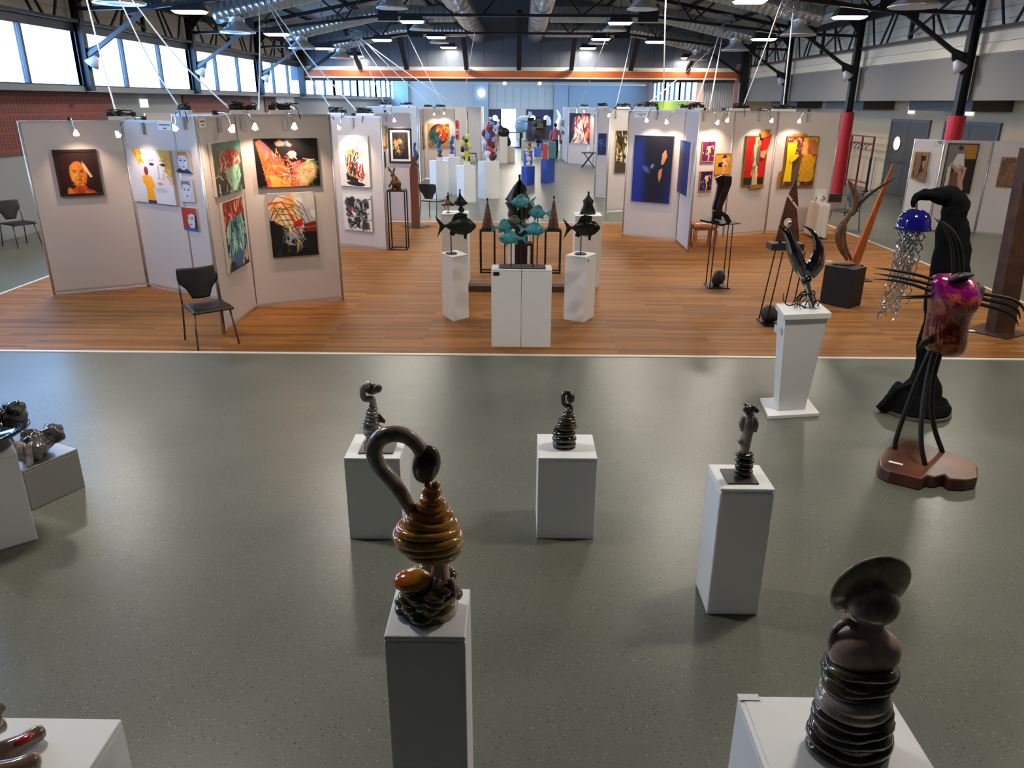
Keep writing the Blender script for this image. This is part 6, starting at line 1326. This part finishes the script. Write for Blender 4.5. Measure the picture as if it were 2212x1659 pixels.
def torso_mat():
    n = N('candy flake torso lacquer'); v = n.n('ShaderNodeTexCoord').outputs['Generated']; sp = n.n('ShaderNodeSeparateXYZ'); n.l(v, sp.inputs[0])
    base = n.ramp(sp.outputs[2], [(.0, rgb(96, 44, 14)), (.3, rgb(112, 26, 14)), (.62, rgb(120, 20, 40)), (.85, rgb(140, 10, 110))])
    fl = n.noise(7, 5, n.obj(), .6); m = n.ramp(fl.outputs[0], [(.46, (0, 0, 0)), (.52, (1, 1, 1)), (.56, (0, 0, 0))])
    n.l(n.mix(n.math('MULTIPLY', m, .75), base, rgb(200, 110, 20)), n.b.inputs['Base Color']); n.set(Roughness=.18, Metallic=.35, Coat_Weight=1.0, Coat_Roughness=.03); return n.m
rows = [(590, 2022, 2092, .05), (602, 2012, 2104, .10), (620, 2009, 2118, .14), (640, 2008, 2116, .17), (658, 2008, 2108, .16), (678, 2005, 2098, .12), (700, 2001, 2090, .12), (722, 1998, 2086, .14), (742, 1994, 2086, .15), (758, 2000, 2078, .13), (768, 2030, 2068, .06)]
n = 28; vs = []
for py, xa, xb, dp in rows:
    a_, b_ = p(xa, py), p(xb, py); c_ = (a_+b_)/2; hw = (b_-a_).length/2
    for j in range(n):
        an = 2*math.pi*j/n; fr = -math.sin(an)  # front = -y
        bust = 0
        if 615 < py < 675 and fr > 0: bust = .05*math.exp(-((py-648)/16)**2)*(math.exp(-((math.cos(an)+.5)/.3)**2)+math.exp(-((math.cos(an)-.45)/.3)**2))
        vs.append(c_+Vector((math.cos(an)*hw, math.sin(an)*dp-bust*1.2, 0)))
k = len(rows); MB().add(vs, [(i*n+j, i*n+(j+1) % n, (i+1)*n+(j+1) % n, (i+1)*n+j) for i in range(k-1) for j in range(n)]+[tuple(range(n)), tuple((k-1)*n+j for j in range(n))]).build('torso', torso_mat(), t, smooth=True, sub=1)
for pts, r0 in (([(1887, 578), (1930, 584), (1975, 592), (2014, 603)], .012), ([(1887, 590), (1930, 597), (1975, 606), (2014, 616)], .012), ([(1887, 602), (1930, 606), (1975, 616), (2014, 630)], .012), ([(1938, 641), (1985, 639), (2036, 637)], .009), ([(1944, 645), (1985, 643), (2036, 641)], .009),
              ([(2018, 471), (2040, 492), (2056, 530), (2060, 600)], .014), ([(2027, 473), (2050, 496), (2066, 535), (2070, 600)], .014), ([(2037, 477), (2060, 502), (2076, 540), (2080, 600)], .014),
              ([(2212, 674), (2206, 660), (2180, 645), (2108, 632)], .014), ([(2204, 690), (2198, 672), (2172, 657), (2104, 642)], .014), ([(2200, 704), (2192, 688), (2168, 672), (2098, 652)], .014)):
    cur = bez([p(*v) for v in pts], 6); MB().tube(cur, lerpr([.002, r0*.8, r0, r0], 0, len(cur)), 8).build('claw_rod', CLAW, t, smooth=True)
for a_, b_, r0 in (((2050, 606), (2096, 594), .055), ((2090, 668), (2118, 618), .075), ((1988, 752), (2010, 732), .05)):
    MB().tube(bez([p(*a_, -.07), p((a_[0]+b_[0])/2, (a_[1]+b_[1])/2-3, -.09), p(*b_, -.05)], 4), lerpr([r0*.6, r0, r0*.6], 0, 9), 12, sy=.5).build('black_patch', CLAW, t, smooth=True)
# ------------------------------------------------------------------ black draped stand with hanging blue jellyfish
cy_ = 6.62; p = Pl(cy_, (3.75, cy_, 0)); gx = G(1984, 893); t = thing('draped_stand', 'tall hooked stand wrapped in black cloth on a round foot', 'stand', (gx.x, cy_, 0))
MB().lathe([(.30, .003), (.30, .03), (.28, .04)], 32, (gx.x, cy_, 0)).build('round_foot', M('grey wood disc', rgb(96, 88, 80), .6), t)
DRAPE = M('black drape cloth', (.006, .006, .007), .95, spec=.1)
cur = bez([Vector((gx.x, cy_, .045)), Vector((gx.x, cy_, .14)), p(1990, 845), p(2000, 800), p(2012, 740), p(2040, 660), p(2052, 580), p(2056, 510), p(2060, 470), p(2062, 440), p(2045, 424), p(2015, 420), p(1990, 420), p(1976, 430), p(1974, 446)], 6); s = p.m(2000, 600)
MB().tube(cur, lerpr([.30, .25, .17, .10, .10, .16, .16, .125, .10, .10, .085, .065, .045, .03, .012], 0, len(cur)), 20).build('cloth', DRAPE, t, smooth=True, disp=(.07, .11))
MB().prism([(0, 0), (-.3, -.04), (-.34, 0), (-.2, .2), (.05, .3)], .06, (gx.x-.05, cy_-.05, .05)).build('cloth_tail', DRAPE, t)
p = Pl(6.52, (0, 0, 0)); h = p(1972, 490); t = thing('jellyfish_sculpture', 'hanging jellyfish with glossy cobalt dome and glittering silver strands', 'sculpture', h); s = p.m(1972, 480)
MB().lathe([(.0, h.z+38*s), (14*s, h.z+37*s), (26*s, h.z+30*s), (33*s, h.z+16*s), (35*s, h.z+2*s), (38*s, h.z-5*s), (36*s, h.z-6*s), (32*s, h.z+2*s), (20*s, h.z+22*s), (0, h.z+30*s)], 32, (h.x, h.y, 0)).build('dome', M('cobalt blue glaze', (.006, .006, .13), .08, coat=1.0), t, smooth=True)
MB().tube([(h.x, h.y, h.z+36*s), (h.x, h.y, h.z+50*s)], .010, 8).build('hook', CHROME, t)
GL = M('silver glass strand', (.62, .62, .60), .1, .9); r_ = random.Random(77)
for k in range(17):
    a_ = 6.28*k/17+r_.uniform(-.2, .2); rr = r_.uniform(8, 30)*s; x0, y0 = h.x+math.cos(a_)*rr, h.y+math.sin(a_)*rr*.8; L_ = r_.choice([95, 110, 140, 170, 190, 200, 205])*s; n = int(L_/.016); pts = []; rs = []
    lean = -18*s*(L_/(200*s))**2*r_.uniform(.6, 1.6)
    for j in range(n+1):
        f = j/n; pts.append(Vector((x0+lean*f*f+.010*math.sin(j*1.1+k), y0+.010*math.cos(j*1.3+k), h.z-L_*f))); rs.append((.0105 if j % 2 else .0035)*(1-.6*f)+.001)
    MB().tube(pts, rs, 6).build('strand', GL, t, smooth=False)
# ------------------------------------------------------------------ rusty monolith at the right edge
q4 = [G(2083, 715), G(2175, 735), G(2225, 722), G(2125, 700)]; ctr_ = sum(q4, Vector())/4
t = thing('rust_monolith', 'tall rusty steel beam rising from a diamond foot plate', 'sculpture', (ctr_.x, ctr_.y, 0)); RM = M2('dark rust steel', [(.3, rgb(52, 30, 20)), (.6, rgb(78, 48, 32)), (.8, rgb(96, 62, 44))], 5, .7, .2, bump=.1)
MB().add([Vector((v.x, v.y, .018)) for v in q4]+[Vector((v.x, v.y, .004)) for v in q4], [(0, 1, 2, 3), (7, 6, 5, 4)]+[(i, 4+i, 4+(i+1) % 4, (i+1) % 4) for i in range(4)]).build('foot_plate', RM, t)
Y = ctr_.y; lo = [AY(2138, 712, Y), AY(2180, 716, Y)]; hi = [AY(2190, 440, Y), AY(2226, 440, Y)]; hh = [AY(2214, 320, Y), AY(2250, 320, Y)]
vs = []
for pr in (lo, hi, hh):
    for v in pr:
        for dy in (-.1, .1): vs.append(v+Vector((0, dy, 0)))
for i in range(4): vs[i].z = .018
MB().add(vs, [(0, 1, 3, 2), (8, 10, 11, 9)]+[f for b0 in (0, 4) for f in ((b0, b0+2, b0+6, b0+4), (b0+2, b0+3, b0+7, b0+6), (b0+3, b0+1, b0+5, b0+7), (b0+1, b0, b0+4, b0+5))]).build('beam', RM, t)
tag(MB().box(G(2096, 714, .02), (.1, .07, .002)).build('title_card', PAPER), 'small white card on the corner of the rusty foot plate', 'card')

# ------------------------------------------------------------------ tables
q = lambda px, py, Y=15.9: AY(px, py, Y)
x0, x1 = G(1720, 498).x, G(1772, 512).x; y0 = G(1740, 512).y-.28; zt = .74
t = thing('cloth_table', 'small table under a white cloth hanging to the floor', 'table', ((x0+x1)/2, y0+.3, 0)); CLM = M('white table cloth', rgb(212, 204, 196), .85)
b = MB(); per = 80; lv = 10; vs = []
def rp(f):
    f = f % 1; W, Dp = x1-x0, .6; Ls = [W, Dp, W, Dp]; tot = sum(Ls); d_ = f*tot
    for i, L0 in enumerate(Ls):
        if d_ <= L0 or i == 3:
            g = d_/L0; return [(x0+g*W, y0), (x1, y0+g*Dp), (x1-g*W, y0+Dp), (x0, y0+Dp-g*Dp)][i], [(0, -1), (1, 0), (0, 1), (-1, 0)][i]
        d_ -= L0
for i in range(lv+1):
    for j in range(per):
        (xx, yy), (nx_, ny_) = rp(j/per); f = i/lv; w_ = f*(.03+.03*math.sin(j*.9)+.02*math.sin(j*2.3)); vs.append((xx+nx_*w_, yy+ny_*w_, zt-f*(zt-.03-.03*abs(math.sin(j*.4)))))
b.add(vs, [(i*per+j, i*per+(j+1) % per, (i+1)*per+(j+1) % per, (i+1)*per+j) for i in range(lv) for j in range(per)]+[tuple(range(per))]).build('table_cloth', CLM, t, smooth=True)
MB().bx(x0+.02, x1-.02, y0+.02, y0+.58, zt-.03, zt-.004).build('table_top', WHITE, t)
for sx in (x0+.05, x1-.05):
    for sy in (y0+.05, y0+.55): MB().bar((sx, sy, .005), (sx, sy, zt-.03), .03).build('leg', BLACK, t)
xm = x0+(x1-x0)*.42; t = thing('leaflet_holder', 'clear plastic stand with printed leaflets on the white table', 'leaflet holder', (xm, y0+.3, zt))
cv = Cv(30, 40, (220, 218, 214), 61); cv.blobs(14, (.1, .5, .45, .95), [(60, 60, 60)], .05); cv.blobs(14, (.55, .5, .92, .95), [(40, 40, 40)], .05)
MB().box((xm, y0+.3, zt+.14), (.24, .02, .26), 0).build('back_sheet', PAPER, t); o = paint_mesh('leaflet', cv, .23, .25, t, -.012, z0=.01); MB().bx(xm-.13, xm+.13, y0+.26, y0+.36, zt+.002, zt+.01).build('foot', PAPER, t)
tag(MB().box((xm+.32, y0+.28, zt+.09), (.26, .05, .17)).build('dark_tablet', M('black tablet', (.02, .015, .015), .5)), 'dark upright case standing on the white table', 'case')
tag(MB().box((x0+.07, y0+.3, zt+.1), (.09, .06, .19)).build('white_box', PAPER), 'narrow white card box beside the leaflet holder', 'box')
OAK = M2('orange oak', [(.3, rgb(150, 92, 48)), (.7, rgb(190, 126, 72))], 4, .45, stretch=(1.5, 14, 14))
xa, xb = AY(1490, 490, 15.4).x, AY(1542, 490, 15.4).x; ya, yb_ = 15.0, 15.55; zb = .46
t = thing('wooden_low_table', 'low orange wooden table with leaflets behind the blue canvas panel', 'table', ((xa+xb)/2, 15.3, 0))
MB().bx(xa, xb, ya, yb_, zb-.04, zb).build('table_top', OAK, t); MB().bx(xa+.03, xb-.03, ya+.03, yb_-.03, zb-.1, zb-.04).build('apron', OAK, t)
for sx in (xa+.04, xb-.04):
    for sy in (ya+.04, yb_-.04): MB().bx(sx-.035, sx+.035, sy-.035, sy+.035, .005, zb-.1).build('leg', OAK, t)
for k in range(3): tag(MB().box((xa+.12+k*.13, ya+.25+.05*(k % 2), zb+.003), (.1, .15, .005), .1*k).build('leaflet', PAPER), 'white leaflet lying on the low wooden table', 'leaflet', 'leaflets on the low wooden table')
c_ = G(1270, 362); t = thing('folding_stool', 'small dark folding stool with crossed legs by the veiled figure panel', 'stool', c_)
for dy in (-.15, .15):
    MB().bar(c_+Vector((-.28, dy, 0)), c_+Vector((.2, dy, .62)), .03).build('leg', BLACK, t); MB().bar(c_+Vector((.28, dy, 0)), c_+Vector((-.2, dy, .62)), .03).build('leg', BLACK, t)
MB().bx(c_.x-.3, c_.x+.3, c_.y-.18, c_.y+.18, .62, .65).build('seat', BLACK, t); tag(MB().lathe([(.08, .651), (.1, .7), (.05, .9), (.03, .95)], 12, (c_.x, c_.y, 0)).build('white_vase', WHITE), 'small white vase on the folding stool', 'vase')

# ------------------------------------------------------------------ coat racks
RDT = M('dark red rack paint', rgb(120, 30, 34), .45)
def rack(label, x, y0, y1):
    t = thing('coat_rack', label, 'coat rack', (x, (y0+y1)/2, 0)); n = 3
    for k in range(n+1):
        y = y0+(y1-y0)*k/n
        MB().bar((x, y, .02), (x, y, 1.72), .05).build('post', RDT, t)
    for z in (.28, 1.5, 1.72): MB().bar((x, y0, z), (x, y1, z), .04).build('rail', RDT, t)
    for y in (y0, y1): MB().bar((x-.28, y, .03), (x+.28, y, .03), .05).build('foot', RDT, t)
    for k in range(9):
        y = y0+.15+(y1-y0-.3)*k/8; MB().tube(bez([(x, y, 1.5), (x-.1, y, 1.46), (x-.16, y+.02, 1.38), (x-.12, y+.05, 1.32)], 4), .012, 6).build('hook', BLACK, t, smooth=True)
rack('dark red coat rack with black hooks beside the dark door', 11.35, 25.6, 28.2); rack('dark red coat rack half hidden behind the red column sleeve', 11.35, 28.6, 30.2)
t = thing('rolled_stand', 'pair of thin upright silver tubes standing by the coat rack', 'stand', (11.2, 25.1, 0)); MB().tube([(11.2, 25.0, .02), (11.2, 25.0, 1.1)], .03, 8).build('tube', ALU, t); MB().tube([(11.2, 25.3, .02), (11.2, 25.3, 1.1)], .03, 8).build('tube', BLACK, t); MB().bx(11.0, 11.4, 24.9, 25.4, 0, .02).build('foot', ALU, t)
# ------------------------------------------------------------------ coloured figures on the far pedestals
def topz(lab):
    for o in bpy.data.objects:
        if o.get('label') == lab:
            zs = [v.co.z for ch in o.children for v in ch.data.vertices]; return Vector((o.location.x, o.location.y, max(zs)))
def blobfig(label, plab, H, cols, seed, kind=0, blk=True):
    c = topz(plab); t = thing('painted_figure', label, 'sculpture', c); r = random.Random(seed); z0 = c.z
    if blk: MB().bx(c.x-.09, c.x+.09, c.y-.09, c.y+.09, z0+.001, z0+.1).build('block', WHITE, t); z0 += .1
    n = len(cols); ctr = Vector((c.x, c.y, z0))
    if kind == 0:   # slim twisted figure
        cur = bez([ctr, ctr+Vector((.02, 0, H*.25)), ctr+Vector((-.03, 0, H*.5)), ctr+Vector((.02, 0, H*.78)), ctr+Vector((.05, 0, H*.95)), ctr+Vector((-.0, 0, H))], 5)
        k = len(cur)//n
        for i in range(n):
            seg = cur[i*k:(i+1)*k+1] if i < n-1 else cur[i*k:]
            MB().tube(seg, [.06+.025*math.sin(j*1.3+i) for j in range(len(seg))], 10).build('section', M('figure paint %d %d' % (seed, i), rgb(*cols[i]), .3), t, smooth=True)
    else:
        for i in range(n*3):
            f = (i+.5)/(n*3); q_ = ctr+Vector((r.uniform(-.13, .13), r.uniform(-.08, .08), H*f)); rr = H*.09*(1.35-.5*f)
            MB().ell(q_, (rr*r.uniform(.7, 1.2), rr*.8, rr*r.uniform(.9, 1.5)), 12, 8, Matrix.Rotation(r.uniform(-.6, .6), 3, 'Y')).build('section', M('figure paint %d %d' % (seed, i % n), rgb(*cols[i % n]), .3), t, smooth=True)
        MB().tube([ctr, ctr+Vector((0, 0, H*.9))], .05, 8).build('core', M('figure paint %d 0' % seed, rgb(*cols[0]), .3), t)
blobfig('slim twisted blue and brown figure with curled head', 'white pedestal with the blue-brown twisted figure', .55, [(90, 66, 50), (70, 120, 150), (60, 90, 120), (150, 150, 150)], 51)
blobfig('slim turquoise and lilac small figure', 'white pedestal with the small turquoise figure', .5, [(110, 90, 150), (60, 110, 140), (80, 160, 190)], 52)
blobfig('yellow, black and grey lumpy figure', 'white pedestal with the yellow and black figure', .72, [(210, 206, 70), (24, 24, 24), (120, 130, 130), (230, 225, 120)], 53, 1)
blobfig('red, white, blue and lilac lumpy figure', 'white pedestal with the red, white and blue figure', .95, [(90, 40, 40), (225, 225, 235), (170, 140, 190), (214, 70, 40), (110, 150, 220)], 54, 1)
blobfig('white bottle-like figure with ochre marks', 'blue pedestal with the white painted bottle figure', .75, [(206, 200, 180), (200, 196, 186), (170, 140, 60), (120, 60, 40)], 55, 0, False)
c = topz('blue pedestal with the red and teal blocks'); t = thing('block_figure', 'red and teal upright blocks standing together', 'sculpture', c)
MB().bx(c.x-.2, c.x-.02, c.y-.12, c.y+.06, c.z+.001, c.z+.5).build('red_block', M('brick red paint', rgb(190, 70, 66), .5), t); MB().bx(c.x+.02, c.x+.28, c.y-.1, c.y+.15, c.z+.001, c.z+.6).build('teal_block', M('teal paint', rgb(70, 120, 130), .5), t, bevel=.03)
c = topz('blue pedestal under the dark metal collage'); t = thing('metal_collage', 'large dark collage of metal plates in black, brown and grey', 'sculpture', c); r = random.Random(3)
for k in range(26):
    w_, h_ = r.uniform(.15, .4), r.uniform(.15, .4); MB().box((c.x+r.uniform(-.45, .35), c.y+r.uniform(-.06, .06), c.z+.2+r.uniform(0, 1.25)), (w_, .05, h_), 0).build('plate', M('collage metal %d' % (k % 5), [rgb(20, 20, 22), rgb(96, 70, 50), rgb(80, 80, 84), rgb(40, 36, 36), rgb(140, 130, 120)][k % 5], .5, .3), t)
MB().bx(c.x-.03, c.x+.03, c.y-.02, c.y+.02, c.z, c.z+1.3).build('spine', BLACK, t)
c = topz('cream pedestal stepped, the taller with a dark bust'); tag(MB().ell((c.x, c.y, c.z+.2), (.3, .2, .22)).ell((c.x-.15, c.y, c.z+.38), (.12, .12, .15)).build('dark_bust', DKB, None, remesh=.03), 'dark lumpy bust on the taller cream pedestal', 'sculpture')
c = topz('cream pedestal stepped, the lower one'); tag(MB().ell((c.x-.2, c.y, c.z+.28), (.16, .1, .3), 14, 8, Matrix.Rotation(-.4, 3, 'Y')).build('dark_leaf_form', DKB, None, smooth=True), 'dark leaf-like form leaning on the lower cream pedestal', 'sculpture')
c = G(1135, 320); c = Vector((c.x, 52, 0)); c.x = AY(1137, 262, 52).x
t = thing('white_bull_figure', 'white bull-like figure with raised horns on a pale drum', 'sculpture', (c.x-.2, 52, 0)); q = lambda px, py: AY(px, py, 52)
WB = M('pale blue white plaster', rgb(200, 224, 236), .5); MB().lathe([(.3, .9), (.4, 1.1), (.4, 1.5), (.3, 1.56)], 20, (q(1126, 270).x, 52, 0)).build('drum', M('pale blue drum', rgb(120, 160, 190), .5), t, smooth=True); MB().bx(q(1126, 270).x-.1, q(1126, 270).x+.1, 51.9, 52.1, 0, .9).build('post', BLACK, t)
MB().tube(bez([q(1114, 262), q(1122, 257), q(1130, 256), q(1138, 256), q(1143, 250)], 4), lerpr([.05, .12, .18, .16, .1], 0, 17), 10).build('body', WB, t, smooth=True)
for a in (((1143, 250), (1144, 244), (1142, 241)), ((1144, 251), (1148, 246), (1146, 241))): MB().tube([q(*v) for v in a], [.08, .06, .02], 8).build('horn', WB, t, smooth=True)
for px, lab in ((1175, 'blue frame stand with a white peaked form by the navy doors'), (1112, 'black trestle stand in front of the glowing doorway')):
    y = 50; x = AY(px, 290, y).x; frame_stand(lab, x-.4, x+.4, y, y+.5, 1.35 if px > 1150 else .95, .05, M('blue frame steel', rgb(30, 60, 120), .5) if px > 1150 else BLACK)
x = AY(1183, 290, 50).x; tag(MB().lathe([(.2, 1.37), (.22, 1.6), (.12, 1.85), (.0, 1.95)], 6, (x, 50.25, 0)).build('white_peak', WB), 'white peaked form on the blue frame stand', 'sculpture')
x = AY(1204, 290, 46).x; t = thing('white_dancer_figure', 'white stylised dancer figure beside the veiled figure panel', 'sculpture', (x, 46, 0)); MB().tube(bez([(x, 46, 0), (x+.05, 46, .8), (x-.05, 46, 1.4), (x+.1, 46, 1.9), (x-.05, 46, 2.3)], 5), lerpr([.2, .12, .16, .1, .04], 0, 21), 10).build('body', WB, t, smooth=True)

# ------------------------------------------------------------------ visitors
SKIN = M('skin', rgb(206, 150, 124), .5)
def person(label, loc, H, rz, top, legs, hair, long_sleeve=False, arms='down', short=False):
    t = thing('person', label, 'person', loc, rz); k = H/1.75
    V = lambda x, y, z: (x*k, y*k, z*k)
    b = MB()  # body: one continuous surface, front = -y
    b.tube([V(0, .01, .98), V(0, .01, 1.15), V(0, .0, 1.35), V(0, .01, 1.46), V(0, .0, 1.52), V(0, -.01, 1.58)], [.15*k, .135*k, .165*k, .12*k, .055*k, .05*k], 14, sy=.7)
    b.ell(V(0, -.02, 1.66), (.075*k, .095*k, .115*k), 14, 10)
    b.ell(V(0, -.115, 1.655), (.014*k, .02*k, .02*k), 8, 6)
    for s in (-1, 1):
        b.tube([V(s*.09, .01, .95), V(s*.1, 0, .5), V(s*.1, .02, .09)], [.085*k, .06*k, .042*k], 10); b.ell(V(s*.1, -.05, .04), (.045*k, .12*k, .04*k), 10, 6); b.ell(V(s*.078, 0, 1.65), (.012*k, .02*k, .03*k), 8, 6)
        hand = V(s*.08, .16, .98) if arms == 'behind' else (V(s*.25, -.1, 1.08) if arms == 'front' else V(s*.26, -.02, .82)); elb = V(s*.27, .08, 1.15)
        b.tube([V(s*.17, 0, 1.42), elb, hand], [.055*k, .043*k, .03*k], 10)
        hv = Vector(hand); b.ell(hv, (.035*k, .035*k, .055*k), 10, 6)
        for f in range(5): b.tube([hv+Vector(((f-2)*.014*k, 0, -.03*k)), hv+Vector(((f-2)*.016*k, -.01*k, -(.075+.012*(2-abs(f-2)))*k))], [.009*k, .006*k], 6)
    bd = b.build('body', SKIN, t, local=True, remesh=.018)
    sh = MB().tube([V(0, .01, .93), V(0, .01, 1.15), V(0, .0, 1.35), V(0, .01, 1.46), V(0, .0, 1.50)], [.175*k, .155*k, .185*k, .14*k, .07*k], 14, sy=.72)
    for s in (-1, 1):
        hand = Vector(V(s*.08, .16, .98)) if arms == 'behind' else (Vector(V(s*.25, -.1, 1.08)) if arms == 'front' else Vector(V(s*.26, -.02, .82))); a0, e0 = Vector(V(s*.17, 0, 1.43)), Vector(V(s*.27, .08, 1.15))
        sh.tube([a0, a0.lerp(e0, .75)] if not long_sleeve else [a0, e0, e0.lerp(hand, .85)], [.075*k, .065*k] if not long_sleeve else [.07*k, .058*k, .045*k], 10)
    sh.build('shirt', M('shirt %s' % str(top), rgb(*top), .8), t, local=True, remesh=.02)
    tr = MB().tube([V(0, .01, .86), V(0, .01, 1.0)], [.165*k, .165*k], 14, sy=.75)
    for s in (-1, 1): tr.tube([V(s*.085, .01, .92), V(s*.1, 0, .5), V(s*.1, .02, .48 if short else .08)], [.1*k, .08*k, .07*k if short else .062*k], 10)
    tr.build('trousers', M('trousers %s' % str(legs), rgb(*legs), .8), t, local=True, remesh=.02)
    MB().ell(V(0, .015, 1.69), (.088*k, .105*k, .10*k), 14, 10).build('hair', M('hair %s' % str(hair), rgb(*hair), .8), t, local=True, smooth=True)
    for s in (-1, 1): MB().ell(V(s*.1, -.05, .04), (.052*k, .13*k, .046*k), 10, 6).build('shoe', BLACK, t, local=True, smooth=True)
    for s in (-1, 1): MB().ell(V(s*.032, -.108, 1.67), (.01*k, .008*k, .008*k), 8, 5).build('eye', BLACK, bd, local=True)
    MB().ell(V(0, -.108, 1.605), (.022*k, .008*k, .006*k), 8, 5).build('mouth', M('lips', rgb(150, 80, 76), .5), bd, local=True)
c_ = G(1076, 326); person('white-haired person in grey-blue short sleeves standing with hands behind the back', (c_.x, c_.y, 0), 1.76, R(175), (120, 138, 170), (130, 110, 84), (226, 226, 228), arms='behind', short=False)
c_ = AY(1058, 280, 52); person('white-haired person in a navy jumper reaching forward by the far wall', (c_.x, 52, 0), 1.78, R(-60), (28, 34, 62), (36, 52, 104), (232, 232, 232), True, 'front')
c_ = G(1198, 343); person('person in a pink top and black trousers walking away', (c_.x, c_.y, 0), 1.70, R(185), (206, 118, 132), (20, 18, 22), (18, 14, 14), True)
c_ = AY(1160, 280, 47); person('person in dark clothes standing behind the metal collage', (c_.x+.2, 47, 0), 1.7, R(180), (60, 50, 50), (40, 60, 120), (30, 24, 22), True)
